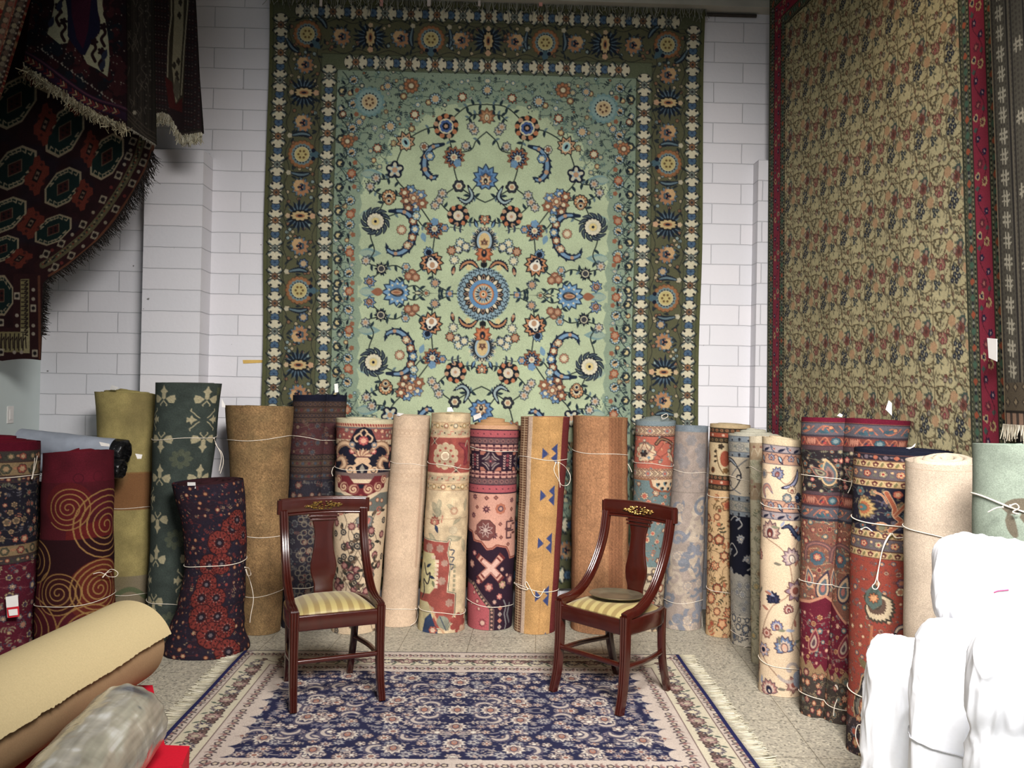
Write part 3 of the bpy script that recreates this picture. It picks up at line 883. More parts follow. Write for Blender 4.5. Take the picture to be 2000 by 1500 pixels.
def leaf_tile():
    """One repeat of the big wall rug's garden."""
    TW, TH = 100, 132
    cv = CV(0, 0, TW, TH, 1.6, (198, 184, 136))
    br, gr, dk = (92, 72, 48), (122, 118, 86), (70, 60, 44)
    rg = random.Random(3)

    def W(fn, x, y):
        for ox in (-TW, 0, TW):
            for oy in (-TH, 0, TH):
                fn(x + ox, y + oy)
    # tree trunk and arching boughs
    for P in ([(50, 0), (48, 30), (52, 66), (50, 100), (50, 132)], [(50, 100), (70, 92), (88, 100), (96, 118)], [(50, 40), (28, 34), (10, 44), (4, 62)], [(50, 126), (74, 128), (100, 122)], [(50, 126), (20, 130), (0, 122)],
              [(4, 62), (16, 82), (30, 80)], [(96, 118), (84, 126), (74, 116)], [(50, 70), (70, 56), (92, 62)], [(30, 8), (12, 14), (4, 30)], [(66, 10), (84, 6), (96, 20)]):
        W(lambda ox, oy, P=P: cv.line(curve([(a + ox, b + oy) for a, b in P], 16), 2.3, br), 0, 0)
    for k in range(125):
        x, y, a, L = rg.uniform(0, TW), rg.uniform(0, TH), rg.uniform(0, 6.28), rg.uniform(7, 12)
        c = [gr, (140, 128, 92), (106, 92, 64), (132, 96, 80), (120, 122, 98), (150, 140, 104)][rg.randrange(6)]
        W(lambda ox, oy: cv.leaf(ox, oy, L + 2, L * .4, a, dk, .2), x, y)
        W(lambda ox, oy: cv.leaf(ox, oy, L, L * .30, a, c, .2), x, y)
    for k in range(30):      # fronds
        x, y, a = rg.uniform(0, TW), rg.uniform(0, TH), rg.uniform(.6, 2.2)
        W(lambda ox, oy: cv.line(curve([(ox, oy), (ox + 9 * math.cos(a), oy + 9 * math.sin(a)), (ox + 18 * math.cos(a + .5), oy + 18 * math.sin(a + .5))], 8), [2.6] * 4 + [2, 1.6, 1, .6], (128, 118, 92)), x, y)
    for (x, y) in ((50, 66), (4, 110)):      # vases
        W(lambda ox, oy: cv.flower(ox, oy, 11, (196, 152, 110), 6, .25, .3), x, y)
    for (x, y) in ((16, 58), (24, 66), (12, 70), (28, 54), (8, 48), (20, 46)):      # forget-me-nots
        W(lambda ox, oy: (cv.flower(ox, oy, 6, (40, 44, 58), 5, .4), cv.flower(ox, oy, 1.8, (150, 150, 140), 0)), x, y)
    for (x, y) in ((62, 40), (70, 48), (60, 50)):
        W(lambda ox, oy: (cv.flower(ox, oy, 5.4, (52, 58, 62), 5, .4), cv.flower(ox, oy, 1.6, (150, 150, 140), 0)), x, y)
    W(lambda ox, oy: (lotus(cv, ox, oy, 17, PI / 2 - .3, (92, 64, 52), (158, 92, 86), (176, 140, 108), (164, 76, 84), 9, 1.5), cv.line(curve([(ox - 8, oy + 2), (ox, oy + 10), (ox + 3, oy + 20)], 8), 1.4, (196, 170, 128))), 76, 76)
    W(lambda ox, oy: (cv.flower(ox, oy, 11, (76, 92, 84), 7, .3), cv.flower(ox - 5, oy - 12, 12, (132, 76, 66), 7, .4), cv.flower(ox - 5, oy - 12, 5, (96, 60, 52), 5, .3)), 34, 108)
    for k in range(12):
        x, y = rg.uniform(0, TW), rg.uniform(0, TH)
        c = [(134, 74, 62), (150, 84, 74), (120, 116, 110), (160, 130, 120)][k % 4]
        W(lambda ox, oy: (cv.flower(ox, oy, 6, dk, 6, .3), cv.flower(ox, oy, 4.8, c, 6, .3), cv.flower(ox, oy, 1.8, (190, 174, 130), 0)), x, y)
    cv.grain(.07, 5)
    return cv


def garden_rug(tile, u, v, Wm, Hm):
    """Colours of the right wall rug at (u from its far edge, v from its top) in metres."""
    cell_w, cell_h = .27, .355
    x = (u - .30) / cell_w * 100 % 100
    y = (v - .30) / cell_h * 132 % 132
    c = tile.sample(np.clip(x, .4, 99.5), np.clip(132 - y, .4, 131.4))
    e = np.minimum(np.minimum(u, Wm - u), np.minimum(v, Hm - v))      # distance to rim
    # along-border coordinate
    al = np.where((np.minimum(u, Wm - u) < np.minimum(v, Hm - v)), v, u)
    col = c.copy()

    def put(m, k):
        col[m] = C(k)
    dark = (62, 66, 48)
    put(e < .30, (74, 80, 62))
    m = (e >= .105) & (e < .215)
    put(m, (158, 44, 66))
    # motif strips: helper in (e, al) space
    def dots(e0, per, ph, r, k, sh=1., mlt=5, d=.25):
        t = ((al / per + ph) % 1 - .5) * per
        a, b = (e - e0), t * sh
        rr = np.sqrt(a * a + b * b)
        th = np.arctan2(b, a)
        put(rr < r * (1 - d + d * np.abs(np.cos(th * mlt / 2))), k)
    for k, (e0, ph, r, cc, q) in enumerate(((.135, .0, .019, (40, 36, 70), 6), (.135, .0, .006, (190, 150, 150), 0), (.18, .25, .019, (40, 36, 70), 6), (.18, .25, .006, (190, 150, 150), 0), (.14, .5, .024, (196, 168, 110), 8), (.14, .5, .014, (120, 50, 60), 6), (.19, .62, .02, (196, 168, 120), 3),
                                            (.19, .62, .012, (40, 36, 70), 3), (.17, .82, .024, (108, 40, 56), 7), (.17, .82, .01, (186, 110, 100), 5), (.13, .72, .014, (70, 92, 84), 4), (.195, .42, .014, (70, 92, 84), 4))):
        dots(e0, .27, ph, r, cc, 1., max(q, 2), .35 if q else 0)
    wv = .16 + .035 * np.sin(al / .27 * 2 * PI)
    put((np.abs(e - wv) < .0032) & m, (98, 30, 48))
    for (a, b) in ((.03, .095), (.222, .29)):
        mm = (e >= a) & (e < b)
        put(mm, (84, 88, 68))
        mid = (a + b) / 2
        for ph, k, r in ((0, (176, 84, 56), .016), (.5, (74, 108, 86), .017), (.25, (150, 150, 132), .009), (.75, (150, 150, 132), .009), (.16, (44, 44, 56), .008), (.34, (44, 44, 56), .008), (.66, (44, 44, 56), .008), (.84, (44, 44, 56), .008)):
            dots(mid, .15, ph, r, k, 1., 4, .2)
        for q in (a + .006, b - .006):
            tt = (al / .022 % 1) < .5
            put((np.abs(e - q) < .005) & tt, (40, 40, 34))
            put((np.abs(e - q) < .005) & ~tt, (138, 130, 98))
    for q in (.1, .218, .294, .026):
        put(np.abs(e - q) < .003, (38, 38, 30))
    put(e < .022, (74, 80, 56))
    return col


def hash_rug(u, v, Wm, Hm):
    """Grey rug with small ladder crosses at the room's open end: u from its far edge, v from its bottom."""
    col = np.empty(u.shape + (3,), f32)
    col[:] = C(88, 82, 72)
    vj = v + .004 * np.sin(u * 90)

    def put(m, k):
        col[m] = C(k)
    rows = (vj / .012).astype(int)
    put((rows % 2 == 0) & ((u / .01).astype(int) % 2 == 0), (72, 66, 58))

    def hashes(e0, per, k, s, ph=0.):
        t = ((vj / per + ph) % 1 - .5) * per
        a = u - e0
        ins = (np.abs(a) < .030 * s) & (np.abs(t) < .034 * s)
        bars = (np.abs(np.abs(a) - .011 * s) < .0042 * s) | (np.abs(np.abs(t) - .011 * s) < .0042 * s)
        put(ins & bars, k)
    for e, k in ((.018, (52, 46, 42)), (.125, (46, 42, 40)), (.138, (110, 100, 84)), (.152, (46, 42, 40)), (.225, (46, 42, 40)), (.235, (104, 94, 78))):
        put(np.abs(u - e) < .0045, k)
    hashes(.072, .088, (176, 168, 146), 1.)
    hashes(.19, .30, (168, 158, 136), .9, .4)
    # stepped pale hooks and small crimson triangles inside
    mm = u > .25
    put(mm, (74, 66, 58))
    per = .25
    t = ((vj / per) % 1 - .5) * per
    st = np.floor(np.abs(t) / .018) * .018
    w = (u - .255)
    put(mm & (w < .075 - st * .5) & (st < .11), (40, 36, 36))
    put(mm & (w > .008) & (w < .062 - st * .5) & (st < .095), (158, 134, 98))
    put(mm & (w > .02) & (w < .05 - st * .4) & (np.floor(np.abs(t) / .018) % 2 == 1), (60, 52, 48))
    big = ((vj / (per * 2)) % 1 - .5) * per * 2
    put(mm & (w > 0) & (w < .1 - np.abs(big - .06) * 1.6), (132, 34, 50))
    put(mm & (w > .13), (84, 72, 60))
    b = v < .17
    put(b, (92, 80, 64))
    q = np.abs(((u / .06) % 1 - .5)) + np.abs(((v / .06) % 1 - .5))
    put(b & (q < .36), (62, 54, 46))
    put(b & (q < .2), (140, 120, 92))
    put(v < .045, (150, 116, 94))
    put((v < .045) & ((u % .045) < .018), (74, 60, 54))
    put(np.abs(v - .05) < .004, (40, 34, 30))
    put(u < .006, (150, 128, 96))
    return col


def octagon_rug():
    """Dark red rug with hooked octagons, in photo-sized units of its drape."""
    cv = CV(-170, -80, 345, 715, 1.4, (40, 16, 20))
    cv.blotch(.5, 26, 9, (24, 24, 38))
    cv.blotch(.12, 12, 10)
    octs = [(28, 200, 44, 53), (127, 256, 38, 52), (209, 306, 33, 46), (29, 328, 43, 44), (123, 366, 36, 40), (12, 420, 40, 36), (104, 449, 36, 31), (3, 487, 34, 28), (0, 577, 26, 46), (-70, 260, 44, 53), (-75, 390, 44, 40), (-80, 500, 40, 30), (-90, 590, 30, 46), (-80, 120, 44, 53), (110, 130, 44, 53), (210, 190, 40, 50), (-150, 200, 44, 50), (-150, 330, 44, 50), (-150, 460, 40, 40)]
    for (x, y, w, h) in octs:
        sk = .0 if y > 560 else .42
        base = [(-.35, -1), (.35, -1), (1, -.4), (1, .4), (.35, 1), (-.35, 1), (-1, .4), (-1, -.4)]
        T = lambda p, f: (x + p[0] * w * f, y + p[1] * h * f * .86 - sk * p[0] * h * f)
        cv.poly([T(p, 1.0) for p in base], (150, 134, 104))
        cv.poly([T(p, .89) for p in base], (14, 36, 34))
        for i in range(8):
            p, q = np.array(base[i]), np.array(base[(i + 1) % 8])
            n = 3 if i % 2 == 0 else 2
            if i in (2, 6):
                n = 0
            for k in range(n):
                m = p + (q - p) * (k + .6) / n
                a, b, c = T(m, .95), T(m + (q - p) * .16, .74), T(m - (q - p) * .12, .78)
                cv.line([a, b, c], max(1.6, w * .06), (150, 134, 104))
        sq = [(-.3, -.3), (.3, -.3), (.3, .3), (-.3, .3)]
        cv.poly([T(p, 1.1) for p in sq], (110, 88, 66)); cv.poly([T(p, .95) for p in sq], (60, 24, 22))
        for p in ((-.12, -.1), (.12, -.1), (-.12, .12), (.12, .12)):
            c = T(p, 1.)
            cv.flower(c[0], c[1], 2.6, (18, 16, 18), 4, .3)
    for (x, y, w, h) in ((88, 243, 25, 38), (175, 291, 20, 33), (72, 343, 27, 35), (161, 381, 23, 28), (60, 436, 30, 28), (37, 505, 30, 18), (-30, 270, 26, 34), (-24, 400, 26, 30), (150, 190, 24, 34), (-40, 180, 26, 36), (65, 130, 25, 34), (-110, 320, 26, 34), (-120, 450, 26, 28), (-50, 540, 22, 30)):
        P = []
        for i in range(4):
            a, b = [(0, -1.15), (.95, 0), (0, 1.15), (-.95, 0)][i], [(.95, 0), (0, 1.15), (-.95, 0), (0, -1.15)][i]
            for k in range(6):
                t = k / 6
                j = .13 if k % 2 else -.07
                px, py = a[0] + (b[0] - a[0]) * t, a[1] + (b[1] - a[1]) * t
                P.append((x + px * w * (1 + j), y + py * h * (1 + j) - .35 * px * h))
        cv.poly(P, (106, 39, 27))
        cv.poly([(x, y - h * .4), (x + w * .38, y - h * .25), (x, y + h * .4), (x - w * .38, y + h * .25)], (24, 16, 18)); cv.poly([(x, y - h * .26), (x + w * .22, y - h * .16), (x, y + h * .26), (x - w * .22, y + h * .16)], (112, 88, 70)); cv.flower(x, y, 3, (24, 16, 18), 4, .3)
        for k in ((-.5, -.3), (.5, .3), (-.3, .55), (.35, -.6)):
            cv.flower(x + k[0] * w, y + k[1] * h, 3.2, (60, 24, 22), 4, .4)
    # borders follow the swag
    R = np.array([(330, -60), (325, 60), (318, 200), (300, 288), (283, 335), (245, 400), (190, 470), (130, 520), (97, 540)], float)
    d = np.gradient(R, axis=0); d /= np.linalg.norm(d, axis=1)[:, None]
    nn = np.stack([-d[:, 1], d[:, 0]], 1)
    def off(o, n=60):
        return curve(R + nn * o, n)
    cv.line(off(20), 40, (48, 20, 22))
    cv.line(off(26), 13, (92, 84, 56))
    Q = off(26, 150)
    for i in range(0, 150):
        c = ((30, 22, 22), (140, 128, 92), (34, 44, 44), (120, 60, 44))[i * 7 % 4]
        cv.flower(Q[i][0] + (i * 3 % 5 - 2), Q[i][1] + (i * 5 % 5 - 2), 2.2, c, 4, .4)
    for o, st in ((11, 9), (42, 12)):
        Q = off(o, 44)
        for i in range(1, 43):
            if i % 4 == 0:
                x_, y_ = Q[i]; cv.poly([(x_ - 3, y_ - 9), (x_ + 9, y_ - 5), (x_ + 3, y_ + 9), (x_ - 9, y_ + 5)], (150, 136, 112)); cv.flower(Q[i][0], Q[i][1], 5.6, (30, 20, 22), 8, .4, 0, 's')
            elif i % 2 == 0:
                cv.flower(Q[i][0], Q[i][1], 3.4, ((140, 126, 104), (110, 40, 36), (150, 140, 120))[i // 2 % 3], 0)
    cv.line(off(2), 5, (104, 58, 38))
    # hanging hem
    cv.rect(26, 535, 90, 715, (48, 20, 22)); cv.rect(-170, 640, 90, 715, (48, 20, 22))
    cv.rect(40, 545, 57, 690, (128, 116, 74)); cv.rect(-170, 648, 57, 688, (128, 116, 74)); cv.rect(40, 640, 58, 690, (160, 148, 104))
    for i in range(13):
        y = 548 + i * 8.4
        cv.line([(42, y), (54, y), (48, y + 5), (54, y + 6)], 2.2, (34, 22, 22))
    for i in range(26):
        x = -165 + i * 8.4
        cv.line([(x, 652), (x, 684)], 2.2, (34, 22, 22)); cv.line([(x, 666), (x + 5, 658), (x + 6, 680)], 2.0, (40, 26, 24))
    for (x, y) in ((33, 578), (65, 602), (2, 630), (68, 690), (2, 688), (-40, 690), (-80, 690)):
        cv.rect(x - 5.5, y - 7, x + 5.5, y + 7, (170, 156, 132)); cv.flower(x, y, 4.6, (26, 20, 24), 8, .4, 0, 's')
    for (x, y) in ((33, 616), (33, 636), (65, 566), (65, 584), (65, 636), (65, 652), (28, 688), (42, 688), (-20, 690)):
        cv.flower(x, y, 3.6, (160, 146, 128), 0)
    cv.line([(76, 540), (78, 700)], 5, (104, 58, 40))
    cv.a *= .9
    cv.grain(.12, 7)
    return cv


def khaki_rug():
    """Dark figured rug with cream hooked ground; same units."""
    cv = CV(30, -80, 320, 300, 1.5, (40, 20, 26))
    rg = random.Random(8)
    for i in range(260):
        x, y = rg.uniform(40, 244), rg.uniform(-70, 250)
        c = ((58, 22, 28), (24, 30, 40), (30, 24, 30), (66, 28, 32))[i % 4]
        cv.flower(x, y, rg.uniform(6, 14), c, 6, .3, rg.uniform(0, 6))
    for i in range(330):
        x, y = rg.uniform(40, 244), rg.uniform(-70, 250)
        cv.flower(x, y, rg.uniform(.7, 1.5), (150, 136, 120), 0)
    # cream ground each side of the long dark spindle
    cv.poly([(108, -80), (104, -20), (106, 10), (100, 40), (92, 66), (116, 86), (132, 84), (140, 60), (132, 20), (124, -20), (124, -80)], (176, 172, 136))
    cv.poly([(204, -80), (200, 10), (206, 40), (212, 80), (214, 118), (210, 150), (190, 135), (170, 125), (162, 108), (178, 84), (194, 66), (196, 40), (188, 10), (186, -80)], (176, 172, 136))
    # spindle
    cv.poly([(124, -80), (186, -80), (190, 10), (196, 60), (178, 84), (166, 108), (158, 106), (140, 84), (132, 70), (132, 30)], (28, 26, 54))
    cv.poly([(136, -80), (182, -80), (178, 0), (172, 60), (162, 96), (150, 76), (140, 30)], (66, 20, 44))
    for (x, y, a) in ((112, 30, .3), (122, 60, .1), (200, 70, -.3), (182, 100, .6), (196, 118, .4), (116, 4, -.2), (206, 20, .2)):
        P = [(x, y - 18), (x + 6 * math.cos(a), y - 6), (x - 2, y + 6), (x + 4, y + 20)]
        cv.line(curve(P, 12), 6, (44, 22, 26)); cv.flower(x + 2, y - 18, 8, (40, 20, 26), 5, .5)
    for (x, y) in ((104, 44), (208, 108), (204, 128), (120, 12)):
        cv.leaf(x - 8, y + 10, 24, 11, -1.2, (44, 48, 70))
    for i in range(36):
        t = i / 35
        x, y = 74 + 170 * t, 92 + 124 * t
        cv.poly([(x, y), (x + 5, y - 3), (x + 4, y + 4)], (160, 148, 132)) if i % 4 == 1 else cv.flower(x, y, 1.6, (150, 140, 124), 0)
    # bottom kilim stripe with arrowheads
    P = [(47, 118), (80, 138), (150, 190), (190, 212), (245, 230), (305, 268)]
    Q = curve(P, 60) + np.array([0, -8])
    cv.line(Q, 24, (46, 26, 48)); cv.line(Q + [2, -9], 3.2, (92, 50, 66)); cv.line(Q + [0, -4], 2, (40, 16, 24))
    for i in range(3, 46, 4):
        x, y = Q[i] + [0, 3]
        a = math.atan2(*(Q[i + 1] - Q[i])[::-1])
        c = ((176, 140, 96), (128, 36, 36))[0]
        for o, cc in ((-7, (120, 36, 40)), (0, c), (6, (120, 40, 36))):
            ca, sa = math.cos(a), math.sin(a)
            T = lambda u, v: (x + (u + o) * ca - v * sa, y + (u + o) * sa + v * ca)
            cv.line([T(-3, -5), T(3, 0), T(-3, 5)], 2.6, cc)
    cv.grain(.1, 9)
    return cv


def dim_rug():
    cv = CV(225, -80, 320, 300, 1.5, (46, 40, 34))
    rg = random.Random(2)
    for i in range(10):
        cv.rect(240 + i * 7, -80, 241.5 + i * 7, 260, ((34, 28, 26), (60, 52, 44))[i % 2])
    for i in range(60):
        x, y = rg.uniform(245, 290), rg.uniform(-70, 220)
        cv.line(curve([(x, y), (x + rg.uniform(-7, 7), y + 8), (x + rg.uniform(-5, 5), y + 18)], 8), 1.1, (92, 82, 70))
    for i in range(50):
        cv.flower(rg.choice((245, 285, 293)) + rg.uniform(-1, 1), rg.uniform(-70, 250), 1.6, (96, 86, 74), 4, .4)
    cv.flower(263, 220, 4.5, (150, 140, 120), 6, .5)
    for o in (0, 9, 16):
        cv.line([(240, 205 + o), (262, 228 + o), (285, 250 + o), (305, 262 + o)], 2, (70, 60, 50))
    cv.grain(.1, 3)
    return cv


def runner():
    cv = CV(285, -80, 410, 300, 1.6, (52, 38, 40))
    rg = random.Random(3)
    for x in (306, 312, 318, 324, 330, 362, 368, 374, 380, 388):
        for i in range(60):
            cv.flower(x + (300 - i * 6) * .012 * (x - 340) / 30 + rg.uniform(-.6, .6), -78 + i * 6 + (x % 5), 1.5, ((110, 96, 88), (86, 44, 46), (60, 60, 64))[(i + x) % 3], 4, .4)
    cv.poly([(326, -80), (377, -80), (364, 60), (358, 200), (345, 205), (330, 170), (326, 150), (331, 40)], (70, 62, 48))
    cv.poly([(340, -80), (360, -80), (358, 60), (354, 110), (350, 190), (343, 202), (340, 170), (336, 130), (340, 40)], (176, 164, 128))
    cv.line([(334, -80), (335, 30), (329, 80), (327, 150)], 2.6, (176, 164, 132)); cv.line([(370, -80), (366, 15), (360, 90), (354, 185)], 2.6, (176, 164, 132))
    cv.poly([(322, 150), (336, 160), (343, 205), (356, 190), (356, 220), (330, 210)], (92, 36, 34))
    for (x, y) in ((349, -10), (352, 5), (350, 30), (348, 120), (340, 128), (345, 145), (346, 155)):
        cv.leaf(x, y - 8, 17, 6, 1.5, (58, 50, 44)); cv.flower(x, y, 4.5, (70, 60, 50), 5, .4)
    cv.poly([(342, 150), (352, 165), (347, 200), (338, 178)], (108, 100, 82))
    for k, c in ((0, (50, 44, 40)), (5, (80, 70, 62)), (10, (30, 24, 24))):
        cv.line([(300, 215 + k), (322, 217 + k), (332, 232 + k), (346, 258 + k), (396, 252 + k)], 4, c)
    cv.line([(386, -80), (390, 100), (396, 262)], 5, (40, 30, 30))
    cv.grain(.1, 3)
    return cv


def red_corner():
    cv = CV(-160, -80, 80, 210, 1.5, (150, 44, 34))
    rg = random.Random(5)
    floral(cv, -160, -80, 40, 210, 20, [((170, 90, 60), (200, 160, 120), (190, 140, 96)), ((110, 40, 36), (214, 170, 120), (150, 60, 50)), ((120, 60, 50), (196, 130, 90), (220, 190, 150))], 3, (206, 150, 100), [(206, 150, 96), (120, 60, 44), (190, 120, 80)], .5, .6)
    for o, w, c in ((4, 6, (60, 40, 34)), (14, 15, (90, 76, 66)), (27, 5, (150, 100, 80)), (36, 15, (84, 72, 60))):
        p0, p1 = np.array([62, -20.]) - [o + 0, 0], np.array([-10, 214.]) - [o, 0]
        cv.line([p0 + (p0 - p1) * .3, p1], w, c)
    for i in range(26):
        t = i / 22 - .2
        x, y = 62 - 72 * t, -20 + 234 * t
        cv.flower(x - 33, y, 5.4, ((170, 140, 110), (160, 96, 76))[i % 2], 0)
        cv.flower(x - 13, y, 5.4, ((150, 130, 106), (120, 92, 76), (170, 150, 110))[i % 3], 6, .3)
        cv.flower(x - 20, y + 5, 2.4, (60, 44, 40), 0); cv.flower(x - 6, y + 4, 2.4, (170, 150, 130), 0)
    cv.grain(.1, 3)
    return cv
# ------------------------------------------------------------------ patterns of the rolled carpets (units: millimetre-like, x from the front line, y from the top)
def rc(w, h, base, ss=1.5, k=.95):
    return CV(-w * k, 0, w * k, h, ss, base)


def hb(cv, y0, y1, bg, fn=None, per=12, edge=None, ew=1.3, ph=.5):
    if getattr(fn, '__name__', '') == 'mk':
        fn = fn(cv)
    band(cv, (cv.x0, (y0 + y1) / 2), (cv.x1, (y0 + y1) / 2), y1 - y0, bg, fn, per, edge, ew, ph)


def tri(cv, x, y, s, col, up=1):
    cv.poly([(x - s, y + s * .8 * up), (x + s, y + s * .8 * up), (x, y - s * .8 * up)], col)


def p_plain(w, h, base, blot=.05, grain=.07, seed=1, sx=1, sy=3, stripes=0.):
    cv = rc(w, h, base, 1.3)
    cv.blotch(blot, 30, seed)
    cv.blotch(blot * .6, 9, seed + 1)
    if stripes:
        rg = np.random.default_rng(seed)
        n = rg.random(cv.W) - .5
        n = np.convolve(n, np.ones(5) / 5, 'same')
        cv.a *= (1 + stripes * 4 * n)[None, :, None].astype(f32)
    cv.grain(grain, seed, sx, sy)
    return cv


def p_olive(w, h):
    cv = p_plain(w, h, (164, 146, 84), .08, .04, 4)
    cv.rect(-200, 160, 200, 232, (140, 92, 52))
    cv.rect(-200, 158, 200, 161, (150, 106, 58))
    cv.rect(-200, 360, 200, h, (134, 120, 92))
    cv.blotch(.4, 60, 8, (116, 100, 60))
    for y in (400, 440):
        cv.line(curve([(-40, y), (0, y - 15), (40, y + 12)], 12), 9, (96, 104, 70))
    return cv


def p_spiral(w, h):
    cv = rc(w, h, (86, 20, 30), 1.6)
    cv.rect(-200, 0, 200, 60, (98, 20, 34))
    cv.blotch(.12, 30, 2)
    g, o = (158, 114, 58), (96, 22, 22)
    ar = lambda dx: w / 2 * math.asin(max(-.98, min(.98, dx / (w / 2))))
    cv.flower(ar(-18), 105, 46, (96, 22, 26), 0)
    cv.poly([(-20, 155), (60, 130), (90, 175), (-20, 175)], (104, 24, 24))
    cv.poly([(-200, 175), (200, 168), (200, 230), (20, 255), (-200, 260)], (46, 14, 20))
    cv.flower(ar(42), 275, 62, (104, 34, 24), 0)
    cv.flower(ar(-30), 275, 40, (60, 18, 20), 0)
    for (dx, y, R, tn, a) in ((-17, 110, 44, 4.2, 1.2), (52, 148, 74, 5.6, 2.6), (-30, 275, 46, 4.6, .4), (40, 272, 58, 5.4, 3.4), (-78, 215, 52, 3.6, 1.), (-70, 345, 66, 4., 2.), (20, 355, 60, 4, 1.)):
        cv.line(spiral(ar(dx), y, R, tn, 130, a), 2.2 if R < 50 else 2.8, g)
    cv.ring(ar(0), 52, 9, 1.6, (74, 16, 28)); cv.ring(ar(36), 50, 10, 1.4, (84, 18, 30))
    cv.grain(.08, 2)
    return cv


def p_fleur(w, h):
    cv = rc(w, h, (62, 72, 66), 1.5)
    cv.blotch(.09, 14, 3)
    cr = (178, 166, 128)

    def up(x, y, s):
        cv.poly([(x, y - 30 * s), (x + 3, y - 22 * s), (x + 8, y - 17 * s), (x + 4, y - 13 * s), (x + 4, y - 3 * s), (x, y), (x - 4, y - 3 * s), (x - 4, y - 13 * s), (x - 8, y - 17 * s), (x - 3, y - 22 * s)], cr)
        for g in (-1, 1):
            cv.poly([(x + 4 * g, y - 2 * s), (x + 12 * g, y - 8 * s), (x + 20 * g, y - 10 * s), (x + 22 * g, y - 2 * s), (x + 19 * g, y + 7 * s), (x + 11 * g, y + 6 * s)], cr)
            cv.line([(x, y + 2 * s), (x + 7 * g, y + 10 * s), (x + 6 * g, y + 12 * s)], 2.2, cr)

    def side(x, y, g):
        cv.poly([(x - 9 * g, y), (x - 2 * g, y - 4), (x + 1 * g, y - 10), (x + 4 * g, y - 3), (x + 9 * g, y - 6), (x + 8 * g, y), (x + 9 * g, y + 6), (x + 4 * g, y + 3), (x + 1 * g, y + 10), (x - 2 * g, y + 4)], cr)
        for q in (-1, 1):
            cv.line([(x - 12 * g, y + 4 * q), (x - 7 * g, y + 8 * q), (x - 2 * g, y + 14 * q), (x + 3 * g, y + 18 * q), (x + 2 * g, y + 22 * q)], 2, cr)
    for k in range(5):
        y = 34 + 158 * k
        for x in (-42, 30, 102, -114):
            up(x, y, 1)
            up(x, y + 78, -1)
            side(x - 18, y + 40, 1) if x != 30 else side(x - 22, y + 40, -1)
            if x == 30:
                side(x + 16, y + 40, 1)
        cv.flower(-5, y + 118, 20, (84, 90, 72), 8, .45)
        cv.flower(-5, y + 118, 6, (62, 72, 66), 0)
        cv.flower(80, y + 118, 18, (84, 90, 72), 8, .45)
    cv.poly([(48, 8), (58, 8), (60, 22), (50, 26)], (84, 90, 66)); cv.poly([(62, 4), (72, 8), (68, 26), (62, 22)], (96, 92, 70))
    cv.grain(.12, 3)
    return cv


def p_rosette(w, h):
    cv = rc(w, h, (38, 30, 44), 1.6)
    cv.blotch(.3, 24, 3, (60, 26, 34))
    floral(cv, -w, 0, w, h, 17, [((30, 22, 30), (130, 50, 46), (190, 150, 110)), ((36, 26, 34), (96, 44, 40), (180, 120, 80)), ((26, 24, 36), (70, 40, 54), (150, 60, 50))], 7, (84, 36, 40), [(120, 44, 40), (150, 120, 90), (60, 52, 66), (28, 26, 40)], .34, .5)
    rg = random.Random(2)
    def ros(x, y, r):
        cv.flower(x, y, r, (46, 18, 22), 9, .1, x); cv.flower(x, y, r * .93, (124, 44, 38), 9, .1, x)
        for i in range(9):
            a = x + (i + .5) * 2 * PI / 9
            cv.line([(x + r * .45 * math.cos(a), y + r * .45 * math.sin(a)), (x + r * .9 * math.cos(a), y + r * .9 * math.sin(a))], 1.3, (66, 24, 26))
        for i in range(20):
            a = i * .314 + x
            cv.ell(x + r * (.58 + .2 * (i % 2)) * math.cos(a), y + r * (.58 + .2 * (i % 2)) * math.sin(a), 2.1, 1.1, (44, 18, 24), a)
        cv.flower(x, y, r * .4, (60, 24, 28), 0); cv.flower(x, y, r * .34, (28, 24, 36), 11, .4, 0, 's'); cv.flower(x, y, r * .16, (104, 88, 92), 6, .4)
        for i in range(9):
            cv.flower(x + r * .42 * math.cos(i * .7), y + r * .42 * math.sin(i * .7), 1.0, (170, 120, 110), 0)
    for (x, y, r) in ((38, 92, 26), (8, 118, 26), (52, 76, 22), (-14, 162, 24), (12, 160, 22), (-18, 200, 24), (-24, 226, 24), (6, 226, 20), (-18, 262, 26), (14, 262, 22), (6, 296, 26), (34, 286, 20), (34, 330, 24), (70, 110, 20)):
        ros(x, y, r)
    cv.grain(.12, 4)
    return cv


def p_brown(w, h):
    cv = p_plain(w, h, (140, 106, 66), .1, .22, 6, 1, 2, .035)
    cv.blotch(.25, 26, 9, (118, 100, 62))
    cv.grain(.1, 8)
    return cv


